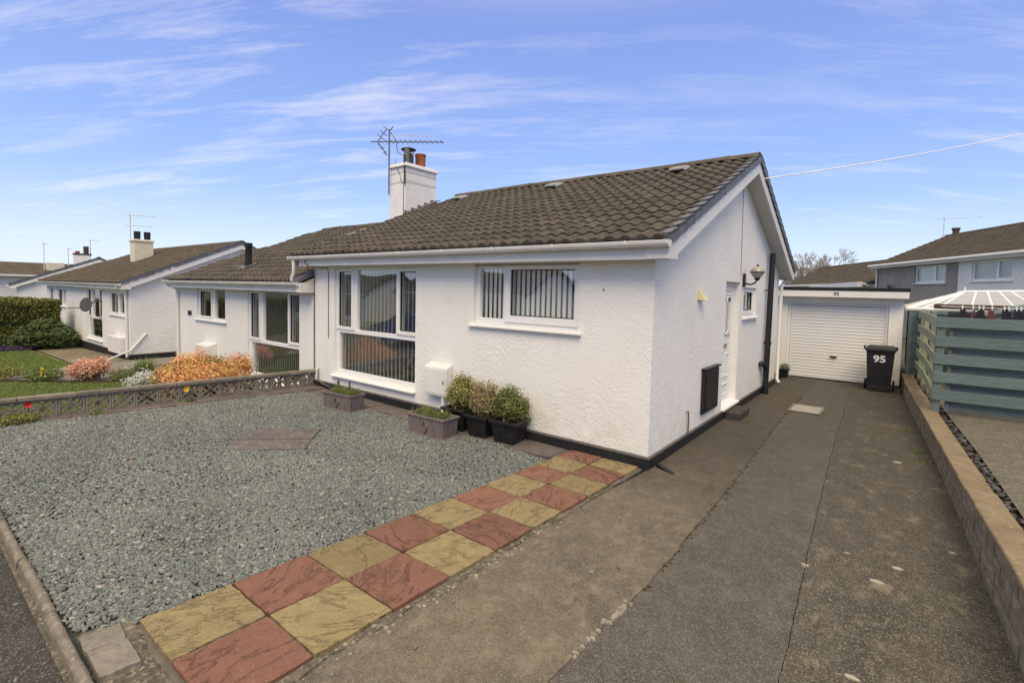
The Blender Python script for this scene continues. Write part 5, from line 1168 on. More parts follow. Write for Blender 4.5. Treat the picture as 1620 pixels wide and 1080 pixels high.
while y < 8.5:
    y1 = min(y+0.455, 8.57); mb = MB(); g2 = .004; j = br.uniform(-.004, .004)
    o_ = .012
    q = [(wallx(y)-o_+j, y+g2), (wallx(y)+.185+j, y+g2), (wallx(y1)+.185+j, y1-g2), (wallx(y1)-o_+j, y1-g2)]
    mb.hexa([(q[0][0], q[0][1], ycop(y)-.05), (q[1][0], q[1][1], ycop(y)-.05), (q[2][0], q[2][1], ycop(y1)-.05), (q[3][0], q[3][1], ycop(y1)-.05)],
            [(q[0][0], q[0][1], ycop(y)+j*.5), (q[1][0], q[1][1], ycop(y)+j*.5), (q[2][0], q[2][1], ycop(y1)+j*.5), (q[3][0], q[3][1], ycop(y1)+j*.5)])
    mb.build('coping_stone', 'coping', RW, bevel=0.008); y = y1; k += 1
chips('slate_strip', [(wallx(y)+.20, y) for y in (-4.5, -1.5, 2, 5, 8.4)]+[(wallx(y)+.31, y) for y in (8.4, 5, 2, -1.5, -4.5)], 1500, 'slate_dark', 'dark slate pieces filling the gap behind the stone wall', lambda x, y: min(0.285, ycop(y)-.05), 0.02, 0.05, 9)
_mb = MB()
for _a, _b in zip(np.arange(-6.5, 8.6, 0.5)[:-1], np.arange(-6.5, 8.6, 0.5)[1:]):
    _a, _b = float(_a), float(_b); _mb.add([(wallx(_a)+.1, _a, .26), (wallx(_a)+.6, _a, .27), (wallx(_b)+.6, _b, .27), (wallx(_b)+.1, _b, .26)], [(0, 1, 2, 3)])
_mb.build('gap_soil', 'soil', kind='structure')

# ------------------------------------------------------------------ teal fence
FN = thing('timber_fence', 'teal painted horizontal-board fence on posts beside the garage', 'fence', (2.64, 4.3, 0.33))
fy0 = 4.30; fx0, fx1 = 2.60, 5.8; zt = 1.735
levels = [(1.585, 1.735), (1.305, 1.455), (1.045, 1.190), (0.775, 0.925), (0.510, 0.665)]
for i, (za, zb) in enumerate(levels):
    mb = MB(); mb.box(fx0, fx1, fy0-.022, fy0, za, zb); mb.build('board', 'teal', FN, bevel=0.003)
    zc, zd = za-.135, za+.012
    mb = MB(); mb.box(fx0+.20, fx1, fy0+.075, fy0+.095, zc, zd); mb.build('board', 'teal', FN, bevel=0.003)
for x in (2.655, 4.3, 5.75):
    mb = MB(); mb.box(x-.045, x+.045, fy0+.001, fy0+.074, 0.25, 1.78); P_ = mb.build('post', 'teal', FN, bevel=0.003)
    mb = MB(); mb.hexa([(x-.07, fy0-.03, 1.78), (x+.07, fy0-.03, 1.78), (x+.07, fy0+.10, 1.78), (x-.07, fy0+.10, 1.78)], [(x-.06, fy0-.02, 1.81), (x+.06, fy0-.02, 1.81), (x+.06, fy0+.09, 1.81), (x-.06, fy0+.09, 1.81)]); mb.build('post_cap', 'teal', FN)
mb = MB(); mb.box(2.755, 2.80, fy0+.030, fy0+.074, 0.35, 1.60); mb.build('post', 'teal', FN)
# return run towards the garage, on the house side of the yard
def fr(y): return wallx(y)+.235
mats = ['tealw', 'tealw', 'tealw', 'tealw', 'tealw']
yy_ = [4.28, 6.4, 8.5]
for i, (za, zb) in enumerate(levels):
    for a, b in zip(yy_[:-1], yy_[1:]):
        mb = MB(); xa, xb = (2.60 if a < 4.5 else fr(a)-.03), fr(b)-.03
        mb.hexa([(xa, a, za), (xa+.02, a, za), (xb+.02, b, za), (xb, b, za)], [(xa, a, zb), (xa+.02, a, zb), (xb+.02, b, zb), (xb, b, zb)]); mb.build('board', 'tealw', FN, bevel=0.003)
for y in (5.3, 6.4, 7.45, 8.42):
    x = fr(y)+.02; mb = MB(); mb.box(x, x+.07, y-.045, y+.045, 0.25, 1.78); mb.build('post', 'tealw', FN, bevel=0.003)
mb = MB(); mb.box(2.33, 2.40, 8.50, 8.58, 0.3, 1.72); mb.box(2.40, 2.9, 8.52, 8.56, 0.3, 1.70); mb.build('end_panel', 'teal', FN)

# ------------------------------------------------------------------ screen block wall
SW = thing('screen_wall', 'low concrete screen-block wall with mossy coping dividing the two front gardens', 'wall', (-7.0, -2.5, 0))
BLK, BH = 0.292, 0.262
def block_mesh():
    """pierced block: square rim and four crossing petals"""
    mb = MB(); T_ = 0.045; F = lambda u, d, z: (d, u, z); r_ = 0.022
    mb.plate(F, 0, BLK-.006, 0, BH, [(r_, BLK-.006-r_, r_, BH-r_)], -T_, T_)
    cx, cz = (BLK-.006)/2, BH/2
    for a in (45, 135, 225, 315):
        # a petal outline from the middle to the corner as two arcs
        ca, sa = cos(radians(a)), sin(radians(a)); Ln = 0.158
        for s_ in (-1, 1):
            o = len(mb.v); n = 6
            for i in range(n+1):
                t = i/n; w = 0.040*sin(pi*t)
                for ww in (w+.014, w-.012):
                    x = t*Ln*ca-s_*ww*sa; z = t*Ln*sa+s_*ww*ca
                    for d in (-T_*.8, T_*.8): mb.v.append((d, cx+x*1.06, cz+z*.92))
            for i in range(n):
                p = o+i*4; q = p+4
                mb.f += [(p, p+1, q+1, q), (p+2, q+2, q+3, p+3), (p+1, p+3, q+3, q+1), (p, q, q+2, p+2)]
    return mesh_of(mb, 'screen_block', 'screen')
bm_ = block_mesh()
y = 0.06; k = 0
def swx(y): return wxf(y)-.05
def swz(y): return float(np.interp(y, [-5.2, 0.1], [0.095, 0.005]))
while y-BLK > -5.6:
    y0 = y-BLK; a = atan2(swx(y)-swx(y0), BLK)
    inst('screen_block', bm_, SW, Matrix.Translation((swx(y0), y0+.003, swz(y0)+.012)) @ Matrix.Rotation(-a, 4, 'Z') @ Matrix.Rotation(random.uniform(-.01, .01), 4, 'X'))
    y = y0; k += 1
y = 0.07
while y > -5.6:
    y0 = y-0.60; mb = MB(); za, zb = swz(y0)+BH+.014, swz(y)+BH+.014; j = random.uniform(-.006, .006)
    mb.hexa([(swx(y0)-.075, y0+.004, za), (swx(y0)+.075, y0+.004, za), (swx(y)+.075, y-.004, zb), (swx(y)-.075, y-.004, zb)], [(swx(y0)-.07+j, y0+.004, za+.055), (swx(y0)+.07+j, y0+.004, za+.055+j*.6), (swx(y)+.07+j, y-.004, zb+.055), (swx(y)-.07+j, y-.004, zb+.052)])
    mb.build('coping_slab', 'screenc', SW, bevel=0.008); y = y0
mb = MB(); mb.hexa([(swx(-5.6)-.06, -5.6, -.5), (swx(-5.6)+.06, -5.6, -.5), (swx(.06)+.06, .06, -.5), (swx(.06)-.06, .06, -.5)], [(swx(-5.6)-.055, -5.6, swz(-5.6)+.011), (swx(-5.6)+.055, -5.6, swz(-5.6)+.011), (swx(.06)+.055, .06, swz(.06)+.011), (swx(.06)-.055, .06, swz(.06)+.011)]); mb.build('retaining_course', 'screen', SW)

# ------------------------------------------------------------------ foliage
def blades(name, pts, n, h, mat, parent=None, seed=0, lean=0.35, width=0.006, zf=None, sig=0.05, **kw):
    """grass-like blades rooted around pts"""
    r = np.random.default_rng(seed); pts = np.array(pts, float); c = pts[r.integers(0, len(pts), n)]
    P = c+np.concatenate([r.normal(0, sig, (n, 2)), np.zeros((n, 1))], 1)
    if zf is not None: P[:, 2] = [zf(x, y) for x, y in P[:, :2]]
    th = r.uniform(0, 2*pi, n); hh = h*r.uniform(.45, 1.15, n); ln = r.uniform(0, lean, n)*hh
    dx = np.stack([np.cos(th), np.sin(th), np.zeros(n)], 1); sx = np.stack([-np.sin(th), np.cos(th), np.zeros(n)], 1)*width
    mid = P+dx*(ln*.35)[:, None]; mid[:, 2] += hh*.6; tip = P+dx*ln[:, None]; tip[:, 2] += hh*.95
    V = np.stack([P-sx, P+sx, mid+sx*.8, mid-sx*.8, tip], 1).reshape(-1, 3)
    off = np.array(wl(parent)) if parent is not None else np.array([pts[:, 0].mean(), pts[:, 1].mean(), P[:, 2].min()])
    me = bpy.data.meshes.new(name); i5 = np.arange(n)*5
    q = np.stack([i5, i5+1, i5+2, i5+3], 1); t = np.stack([i5+3, i5+2, i5+4], 1)
    V = V-off; me.vertices.add(len(V)); me.vertices.foreach_set('co', V.ravel().astype(np.float32))
    loops = np.concatenate([q.ravel(), t.ravel()]); me.loops.add(len(loops)); me.loops.foreach_set('vertex_index', loops.astype(np.int32))
    me.polygons.add(2*n); me.polygons.foreach_set('loop_start', np.concatenate([np.arange(n)*4, 4*n+np.arange(n)*3]).astype(np.int32)); me.update(calc_edges=True)
    at = me.attributes.new('rnd', 'FLOAT', 'POINT'); at.data.foreach_set('value', np.repeat(r.random(n), 5).astype(np.float32)); me.materials.append(MT[mat]); me.validate()
    o = bpy.data.objects.new(name, me); COL.objects.link(o)
    if parent is not None: o.parent = parent
    else: o.location = off
    tag(o, kw.get('label'), kw.get('cat'), kw.get('group'), kw.get('kind')); return o
def stems(parent, c, R, h, n, seed, name='stems', r0=0.006, mat='twig'):
    r = random.Random(seed); mb = MB()
    for _ in range(n):
        a = r.uniform(0, 2*pi); q = r.uniform(.2, 1)*R; b = (c[0]+cos(a)*.04, c[1]+sin(a)*.04, c[2])
        mb.tube([b, (c[0]+cos(a)*q*.5, c[1]+sin(a)*q*.5, c[2]+h*.45), (c[0]+cos(a)*q, c[1]+sin(a)*q, c[2]+h*r.uniform(.7, .98))], [r0, r0*.7, r0*.35], 4)
    return mb.build(name, mat, parent, weld=False)

def shrub(name, label, base, blobs, n, size, mat, seed, cat='shrub', sh=0.5, **kw):
    T = thing(name, label, cat, base, kw.pop('group', None))
    B = [(base[0]+b[0], base[1]+b[1], base[2]+b[2], b[3], b[4], b[5]) for b in blobs]
    leaves('foliage', B, n, size, mat, T, seed, shell=sh, zmin=base[2], **kw)
    h = max(b[2]+b[5] for b in blobs); Rr = max(abs(b[0])+b[3] for b in blobs)
    stems(T, base, Rr*.8, h*.85, 14, seed, r0=size*.18); return T

# orange spring shrub draped over the screen wall
shrub('orange_shrub', 'large orange and yellow spring shrub spilling over the screen wall', (-8.0, -1.58, -0.40),
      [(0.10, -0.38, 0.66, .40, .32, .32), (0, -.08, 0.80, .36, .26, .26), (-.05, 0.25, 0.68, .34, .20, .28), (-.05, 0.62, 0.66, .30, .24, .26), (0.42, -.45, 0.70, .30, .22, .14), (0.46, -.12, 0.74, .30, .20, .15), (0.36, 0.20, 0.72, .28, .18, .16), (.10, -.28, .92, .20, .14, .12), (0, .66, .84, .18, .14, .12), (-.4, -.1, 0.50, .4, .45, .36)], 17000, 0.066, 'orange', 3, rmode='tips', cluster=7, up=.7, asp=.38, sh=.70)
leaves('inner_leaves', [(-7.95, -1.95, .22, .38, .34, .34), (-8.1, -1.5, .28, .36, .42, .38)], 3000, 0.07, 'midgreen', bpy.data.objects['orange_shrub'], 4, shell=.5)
shrub('peach_azalea', 'rounded azalea covered in peach blossom in the border left of the white flowers', (-13.85, -2.0, -0.5), [(0, 0, .27, .26, .26, .20), (.10, .20, .33, .18, .18, .16), (-.14, -.2, .24, .18, .18, .15)], 3600, 0.055, 'peach', 5, rmode='noise', cluster=7, up=.6, asp=.8, sh=.7)
leaves('azalea_leaves', [(-13.85, -2.0, -.32, .27, .28, .18)], 900, 0.06, 'midgreen', bpy.data.objects['peach_azalea'], 6)
shrub('low_border_plant', 'low bright green mound of leaves left of the peach azalea', (-14.6, -2.7, -0.5), [(0, 0, .12, .5, .40, .16)], 1500, 0.055, 'midgreen', 7)
shrub('low_border_plant', 'low dark green mound at the left end of the border', (-15.7, -3.35, -0.5), [(0, 0, .10, .5, .55, .16)], 1500, 0.055, 'hedge', 8)
shrub('low_border_plant', 'mixed green mound between azalea and white flowers', (-13.25, -1.45, -0.5), [(0, 0, .12, .35, .35, .18), (.3, .2, .12, .3, .3, .16)], 1500, 0.05, 'midgreen', 9)
shrub('white_flowers', 'small clump of white blossom behind the grassy plant in the border', (-13.3, -1.15, -0.5), [(0, 0, .26, .30, .22, .10)], 900, 0.045, 'white_fl', 10, cat='flowers', cluster=5)
shrub('white_flowers', 'bright white flower clump beside the orange shrub above the screen wall', (-8.6, -2.30, -0.36), [(0, 0, .62, .18, .14, .11), (-.1, -.12, .54, .18, .14, .10)], 1500, 0.036, 'white_fl', 12, cat='flowers', cluster=6)
shrub('low_border_plant', 'dark green leaves under the white flower clump', (-8.65, -2.3, -0.40), [(0, 0, .36, .26, .28, .24)], 1400, 0.045, 'dark', 13)
shrub('low_border_plant', 'pale green mound beside the orange shrub towards the patio', (-12.2, -0.75, -0.48), [(0, 0, .22, .5, .30, .26)], 1800, 0.05, 'midgreen', 14)
blades('grassy_plant', [(-12.95, -1.1, -0.5)], 420, 0.55, 'blade', None, 3, lean=0.8, width=0.008, sig=.10, label='spiky grassy clump standing in the border near the white flowers', cat='plant')
yf = thing('yellow_flower', 'single yellow-orange flower at the edge of the far border', 'flower', (-14.5, -2.75, -0.5))
mb = MB()
for k in range(6): a = k*pi/3; mb.add([(-14.38, -2.78, -.28), (-14.38+.09*cos(a-.4), -2.80+.05*sin(a-.4), -.28+.09*sin(a-.4)), (-14.38+.13*cos(a), -2.80, -.28+.13*sin(a)), (-14.38+.09*cos(a+.4), -2.80, -.28+.09*sin(a+.4))], [(0, 1, 2, 3)])
mb.build('petals', 'yellow_fl', yf, weld=False); MB().tube([(-14.38, -2.77, -.28), (-14.38, -2.75, -.5)], .008, 4).build('stem', 'midgreen', yf)
yf = thing('yellow_flower', 'small bright yellow flower hanging over the screen wall below the orange shrub', 'flower', (-7.0, -2.22, 0.33))
mb = MB()
for k in range(6): a = k*pi/3; mb.add([(-6.90, -2.22, .27), (-6.89, -2.22+.035*cos(a-.5), .27+.035*sin(a-.5)), (-6.88, -2.22+.05*cos(a), .27+.05*sin(a)), (-6.89, -2.22+.035*cos(a+.5), .27+.035*sin(a+.5))], [(0, 1, 2, 3)])
mb.build('petals', 'yellow_fl', yf, weld=False); MB().tube([(-6.92, -2.22, .27), (-6.94, -2.22, .36), (-7.1, -2.2, .36)], .003, 4).build('stem', 'midgreen', yf)
pp = thing('red_poppy', 'single red poppy in front of the screen wall at the far left', 'flower', (-6.98, -4.05, 0.1))
mb = MB()
for k in range(6): a = k*pi/3; mb.add([(-6.93, -4.05, .33), (-6.90, -4.05+.035*cos(a-.6), .33+.03*sin(a-.6)), (-6.88, -4.05+.048*cos(a), .33+.042*sin(a)), (-6.90, -4.05+.035*cos(a+.6), .33+.03*sin(a+.6))], [(0, 1, 2, 3)])
mb.build('petals', 'red_fl', pp, weld=False); MB().tube([(-6.93, -4.05, .33), (-6.95, -4.02, .1)], .003, 4).build('stem', 'midgreen', pp)
leaves('leaves', [(-6.93, -4.15, .14, .10, .22, .09)], 700, 0.035, 'hedge', pp, 17)
for i, (x, y, s_, lab) in enumerate([(-6.85, -2.18, .07, 'small weed tuft under the yellow flower at the foot of the screen wall'), (-6.90, -3.35, .07, 'weed tuft with a white flower at the foot of the screen wall'), (-6.88, -2.85, .035, 'tiny weed at the foot of the screen wall between two larger tufts'), (-6.84, -0.95, .03, 'tiny dark weed at the house end of the screen wall')]):
    shrub('weed', lab, (x, y, 0.02), [(0, 0, s_*.6, s_, s_*1.6, s_)], int(4500*s_), 0.03, 'midgreen', 20+i, cat='weed')
# hedge and shrubs by the next pair
HG = thing('hedge', 'long clipped green hedge running from the far bungalow towards the street', 'hedge', (-26.0, -5, -0.84))
hv = random.Random(2); rg = np.random.default_rng(5)
def hedge_leaves(x0, x1, y0, y1, z0, z1, n, size, mat, parent):
    r = rg; pts = []; 
    f = r.random(n); P = np.stack([r.uniform(x0, x1, n), r.uniform(y0, y1, n), z0+(z1-z0)*r.random(n)**.8], 1)
    side = f < .55; top = (f >= .55) & (f < .85); end = f >= .85
    P[side, 0] = x1+r.normal(0, .05, side.sum())+.05*np.sin(P[side, 1]*2.1)+.05*np.sin(P[side, 2]*3.3+P[side, 1]); P[top, 2] = z1+r.normal(0, .035, top.sum())+.03*np.sin(P[top, 1]*2.7); P[end, 1] = y1+r.normal(0, .05, end.sum())
    bl = [(p[0], p[1], p[2], 1e-3, 1e-3, 1e-3) for p in P]
    o = leaves('foliage', bl, n, size, mat, parent, 31, shell=.9, up=.5, asp=.7)
    hx = P[:, 2]
    return o
hedge_leaves(-26.8, -25.6, -9.0, -0.55, -0.80, 1.12, 26000, 0.10, 'hedge', HG)
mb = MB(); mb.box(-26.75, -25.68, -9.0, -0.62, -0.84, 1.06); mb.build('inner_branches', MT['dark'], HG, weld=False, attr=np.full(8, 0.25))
shrub('dark_shrub', 'dark glossy evergreen shrub in front of the hedge end', (-24.9, -0.75, -0.82), [(0, -.1, .55, .62, .62, .55), (-.2, -.9, .42, .5, .5, .42), (.1, .35, .42, .4, .3, .42), (0, -.35, .9, .4, .45, .32)], 6500, 0.11, 'dark', 33)
leaves('purple_flowers', [(-24.9, -y_, -.74, .28, .4, .13) for y_ in (1.75, 2.2, 2.7, 3.2)], 2600, 0.07, 'purple', None, 35, label='band of purple flowers along the foot of the hedge', kind='stuff', up=.8)
# lawns: real blades where they show
def lawn_blades(name, poly, n, h, dz, seed, lab):
    r = np.random.default_rng(seed); a = np.array(poly); P = r.uniform(a.min(0), a.max(0), (n*2, 2)); P = P[in_poly(P, poly)][:n]
    pts = np.array([(x, y, gz(x)+dz) for x, y in P])
    blades(name, pts, len(pts), h, 'blade', None, seed, lean=.5, width=0.010, zf=lambda x, y: gz(x)+dz, sig=.02, label=lab, kind='stuff')
lawn_blades('lawn_grass', [(-7.4, -4.6), (-7.4, -0.85), (-12.3, -1.0), (-13.6, -2.4), (-15.2, -3.5), (-15.5, -4.6)], 60000, 0.045, 0.0, 41, 'short mown grass of the lawn behind the screen wall')
lawn_blades('lawn_grass', [(-17.45, -4.6), (-17.45, -2.05), (-18.0, -1.6), (-25.0, -1.6), (-25.0, -4.6)], 24000, 0.06, 0.0, 42, 'short mown grass of the lawn in front of the hedge')

# ------------------------------------------------------------------ trough planters and pots
def trough(x0, y0, L_, Wd, Hh, ang, label, seed, flip=False):
    T = thing('trough_planter', label, 'planter', (x0, y0, 0.02), 'faux-lead trough planters in front of the picture window')
    R_ = Matrix.Translation((x0, y0, 0.015)) @ Matrix.Rotation(ang, 4, 'Z')
    def tr(mb): mb.v = [tuple(R_ @ Vector(p)) for p in mb.v]; return mb
    l, w = L_/2, Wd/2
    mb = MB()
    mb.hexa([(-l*.95, -w*.93, 0.015), (l*.95, -w*.93, 0.015), (l*.95, w*.93, 0.015), (-l*.95, w*.93, 0.015)], [(-l, -w, Hh-.02), (l, -w, Hh-.02), (l, w, Hh-.02), (-l, w, Hh-.02)])
    tr(mb).build('body', 'trough', T, bevel=0.004)
    mb = MB(); mb.plate(lambda u, d, z: (u, z, d), -l-.015, l+.015, -w-.015, w+.015, [(-l+.02, l-.02, -w+.02, w-.02)], Hh-.025, Hh); tr(mb).build('rim', 'trough', T, bevel=0.003)
    mb = MB(); mb.box(-l-.012, l+.012, -w-.010, w+.010, 0, 0.018); tr(mb).build('foot', 'trough', T, bevel=0.004)
    q = -w*.965-.008
    mb = MB(); s_ = Hh*.30
    Fd = lambda u, z, d: (u*1.0, q-.002-d+(0), Hh*.5+z)
    for a, b in (((-s_*.75, 0), (0, s_)), ((0, s_), (s_*.75, 0)), ((s_*.75, 0), (0, -s_)), ((0, -s_), (-s_*.75, 0))): mb.tube([Fd(a[0], a[1], 0), Fd(b[0], b[1], 0)], 0.010, 6)
    tr(mb).build('diamond_moulding', 'trough', T, smooth=True)
    mb = MB(); mb.box(-l+.02, l-.02, -w+.02, w-.02, Hh-.06, Hh-.035); tr(mb).build('soil', 'soil', T)
    pts = [tuple(R_ @ Vector((random.uniform(-l+.06, l-.06), random.uniform(-w+.05, w-.05), Hh-.035))) for _ in range(26)]
    blades('grass_tuft', pts, 420, 0.13, 'blade', T, seed, lean=.9, width=0.0035, sig=.03)
    bl = [(*(R_ @ Vector((u, 0, Hh+.02))), .10, .08, .045) for u in np.linspace(-l+.1, l-.1, 5)]
    leaves('foliage', bl, 900, 0.022, 'midgreen', T, seed+1, shell=.3)
    if not flip:
        mb = MB(); 
        for u in (-.16, .12): 
            p = R_ @ Vector((u, 0.02, Hh-.03)); mb.tube([p, p+Vector((.01, 0, .14)), p+Vector((-.005, 0, .22))], .004, 4)
        mb.build('stalks', 'twig', T); bl = [(*(R_ @ Vector((u, 0.02, Hh+h_))), .022, .022, .035) for u, h_ in ((-.16, .16), (-.155, .12), (.115, .15), (.12, .10))]; leaves('seedling_leaves', bl, 160, 0.022, 'dark', T, seed+5, shell=.3)
    return T
trough(-4.87, -0.68, 0.68, 0.28, 0.27, radians(5), 'left purple-grey trough planter with tall seedlings on the gravel', 60)
trough(-2.78, -0.68, 0.66, 0.30, 0.27, radians(2), 'right purple-grey trough planter with grassy weeds by the black pots', 70, True)
def pot(x0, y0, s, ang, label, seed, leafmat, blobs, n, Hh=0.30, fluted=True):
    T = thing('potted_shrub', label, 'potted shrub', (x0, y0, 0.028), 'shrubs in square black pots against the wall')
    R_ = Matrix.Translation((x0, y0, 0.028)) @ Matrix.Rotation(ang, 4, 'Z')
    def tr(mb): mb.v = [tuple(R_ @ Vector(p)) for p in mb.v]; return mb
    b, t = s*.37, s*.47
    mb = MB(); n_f = 9
    for side in range(4):   # fluted faces
        Rz = Matrix.Rotation(side*pi/2, 4, 'Z'); o = len(mb.v)
        for j, (hw, z) in enumerate(((b, 0.0), (t, Hh-.05))):
            for i in range(2*n_f+1):
                u = -hw+2*hw*i/(2*n_f); mb.v.append(tuple(Rz @ Vector((u, -hw-(0.004 if i % 2 else 0.0)*(1 if 0 < i < 2*n_f else 0), z))))
        m = 2*n_f+1
        for i in range(m-1): mb.f.append((o+i, o+i+1, o+m+i+1, o+m+i))
    mb.add([(-b, -b, 0.001), (b, -b, 0.001), (b, b, 0.001), (-b, b, 0.001)], [(0, 3, 2, 1)])
    tr(mb).build('pot_body', 'black', T)
    mb = MB(); mb.plate(lambda u, d, z: (u, z, d), -t-.03, t+.03, -t-.03, t+.03, [(-t+.015, t-.015, -t+.015, t-.015)], Hh-.05, Hh-.01); tr(mb).build('pot_rim', 'black', T, bevel=0.008, seg=2)
    mb = MB(); mb.box(-t+.01, t-.01, -t+.01, t-.01, Hh-.08, Hh-.05); tr(mb).build('soil', 'soil', T)
    B = [(x0+c[0]*.88, y0+c[1], 0.028+Hh+c[2]*1.08, c[3]*.86, c[4]*.86, c[5]*1.05) for c in blobs]
    leaves('foliage', B, n, 0.033, leafmat, T, seed, shell=.45, cluster=9, up=.4, asp=.5, rmode='noise')
    stems(T, (x0, y0, Hh-.04), .22, .34, 26, seed, r0=.004); return T
pot(-2.67, -.235, .39, radians(3), 'back-left square black pot with the yellow variegated shrub beside the meter box', 80, 'varieg', [(0, 0, .17, .21, .18, .18), (-.13, -.03, .12, .12, .13, .12), (.13, 0, .14, .13, .14, .12), (-.06, 0, .32, .09, .09, .10), (.09, .02, .30, .08, .09, .09)], 5200, 0.32)
pot(-2.23, -0.27, .365, radians(4), 'middle square black pot with the scorched brownish shrub', 84, 'brownish', [(-.09, 0, .16, .14, .15, .16), (.13, 0, .15, .12, .14, .16), (.15, 0, .31, .07, .08, .08), (-.12, 0, .28, .08, .08, .08), (.02, -.04, .10, .12, .12, .12)], 4600, 0.30)
pot(-1.79, -0.25, .375, radians(6), 'right square black pot with the greenest shrub', 88, 'greeny', [(0, 0, .15, .19, .17, .16), (.19, 0, .12, .11, .12, .11), (-.14, 0, .15, .11, .12, .14), (.04, 0, .29, .09, .09, .09), (-.10, 0, .28, .07, .08, .09), (.24, 0, .20, .06, .07, .07)], 5200, 0.30)
# little pot by the garage
T = thing('small_pot', 'small black pot with a grey-green plant beside the garage door', 'potted plant', (0.02, 8.25, 0.0))
mb = MB(); mb.hexa([(-.07, 8.18, 0), (.08, 8.18, 0), (.08, 8.32, 0), (-.07, 8.32, 0)], [(-.10, 8.15, .20), (.11, 8.15, .20), (.11, 8.35, .20), (-.10, 8.35, .20)]); mb.box(-.115, .125, 8.135, 8.365, .19, .215); mb.build('pot_body', 'black', T)
leaves('foliage', [(0.01, 8.25, .27, .12, .11, .08)], 500, 0.03, 'midgreen', T, 92, shell=.3)
# moss and weeds on the drive
blades('drive_weed', [(2.45, 3.0, .0), (2.50, 2.5, .0), (2.40, 4.2, 0)], 160, 0.05, 'blade', None, 95, sig=.05, label='sparse weeds at the foot of the stone wall', kind='stuff')

# ------------------------------------------------------------------ aerials, cables
def yagi(T, c, dirv, L_, n, el, refl=0.0, r=0.008, mat='alu', up=(0, 0, 1)):
    d = Vector(dirv).normalized(); c = Vector(c); side = d.cross(Vector(up)).normalized()
    mb = MB(); mb.tube([c-d*0.35, c+d*L_], r, 6); mb.build('boom', mat, T)
    for k in range(n):
        p = c+d*(0.05+L_*.93*k/(n-1)); mb = MB(); w = el*(1-.25*k/n); mb.tube([p-side*w, p+side*w], r*.6, 4); mb.build('element', mat, T)
    if refl:
        for s_ in (-1, 1):
            mb = MB(); b0 = c-d*.18; 
            e1 = b0+Vector((0, 0, s_*refl))+d*.22; mb.tube([b0, e1], r*.8, 4)
            for t in (.35, .65, 1): q = b0+(e1-b0)*t; mb.tube([q-side*el*1.4, q+side*el*1.4], r*.6, 4)
            mb.build('reflector', mat, T)
A = thing('tv_aerial', 'long weathered television aerial on a mast strapped to the nearest chimney', 'aerial', (-7.58, 2.24, 4.2))
mb = MB(); mb.tube([(-7.50, 2.22, 4.15), (-7.50, 2.22, 5.66)], 0.018, 8); mb.build('mast', 'iron', A, smooth=True)
yagi(A, (-7.66, 2.22, 5.40), (.86, .50, -.02), 1.42, 12, 0.14, 0.30, 0.013, 'iron')
mb = MB(); mb.tube([(-7.50, 2.22, 5.62), (-7.41, 2.26, 5.72)], 0.012, 6); mb.tube([(-7.50, 2.22, 5.62), (-7.35, 2.30, 5.40), (-7.32, 2.32, 5.12), (-7.2, 2.4, 5.05)], 0.010, 6); mb.build('stay_bar', 'iron', A)
mb = MB(); mb.tube([(-6.975, 2.245, 5.0), (-6.965, 2.245, 4.35)], .022, 6); mb.build('bracket_bar', 'cowl', A)
mb = MB(); mb.tube([(-7.33, 2.262, 4.95), (-7.30, 2.262, 4.78), (-7.16, 2.262, 4.60), (-7.10, 2.262, 4.40), (-7.02, 2.26, 4.38), (-7.02, 2.26, 3.62)], 0.006, 5); mb.build('downlead', 'cable', A)
mb = MB(); mb.tube([(-7.55, 2.262, 4.40), (-6.962, 2.262, 4.42), (-6.962, 3.22, 4.42)], .0035, 4); mb.tube([(-7.55, 2.262, 4.62), (-6.962, 2.262, 4.64), (-6.962, 3.22, 4.64)], .0035, 4); mb.build('lashing_wire', 'iron', A)
A = thing('tv_aerial', 'small pale aerial above the terracotta pot of the nearest chimney', 'aerial', (-7.05, 2.6, 4.8))
mb = MB(); mb.tube([(-7.02, 2.35, 4.80), (-7.02, 2.35, 5.18)], 0.05, 10); mb.build('amplifier', 'iron', A); mb = MB(); mb.tube([(-7.3, 2.6, 5.2), (-7.3, 2.6, 5.62)], 0.009, 6); mb.build('mast', 'alu', A)
yagi(A, (-7.3, 2.6, 5.58), (.8, .6, -.03), .55, 9, 0.07, 0, 0.006, 'alu')
def aerial(label, x, y, z0, z1, L_, d=(1, .2, 0), n=6, second=True):
    A = thing('tv_aerial', label, 'aerial', (x, y, z0)); mb = MB(); mb.tube([(x, y, z0), (x, y, z1)], 0.028, 6); mb.build('mast', 'alu', A)
    yagi(A, (x, y, z1-.05), d, L_, n, 0.12, 0, 0.016, 'alu')
    if second: yagi(A, (x, y, z1-.5), (d[0], d[1], d[2]), L_*.9, n, 0.10, 0, 0.014, 'alu')
    return A
aerial('tall double aerial on the mast beside the cream chimney', -24.95, 1.78, 3.0, 4.92, 1.1, (.9, .6, -.04))
aerial('single aerial above the distant gable', -42.2, 4.0, 3.3, 4.75, 1.3, (1, .2, -.05), 5, False)
aerial('far pale aerial, left of the two above the leftmost roof', -48, 2.55, 2.6, 4.6, .9, (1, 0, 0), 4, False)
aerial('far pale aerial, right of the two above the leftmost roof', -48, 3.9, 2.6, 4.3, .9, (1, 0, 0), 4, False)
mb = MB(); a = Vector((0.02, 3.56, 3.86)); b = Vector((14.0, 39.5, 15.3)); pts = []
b = Vector((4.9, 11.29, 6.01))
for k in range(25): t = k/24; pts.append(a+(b-a)*t-Vector((0, 0, 0.08*4*t*(1-t))))
mb.tube(pts, 0.010, 6); mb.build('telephone_cable', 'wcable', None, label='pale overhead telephone cable running from the gable peak up to the right', cat='cable')
MB().tube([(0.03, 3.56, 3.86), (0.03, 3.50, 3.82), (0.01, 3.48, 3.72)], .008, 5).build('cable_hook', 'cable', H)

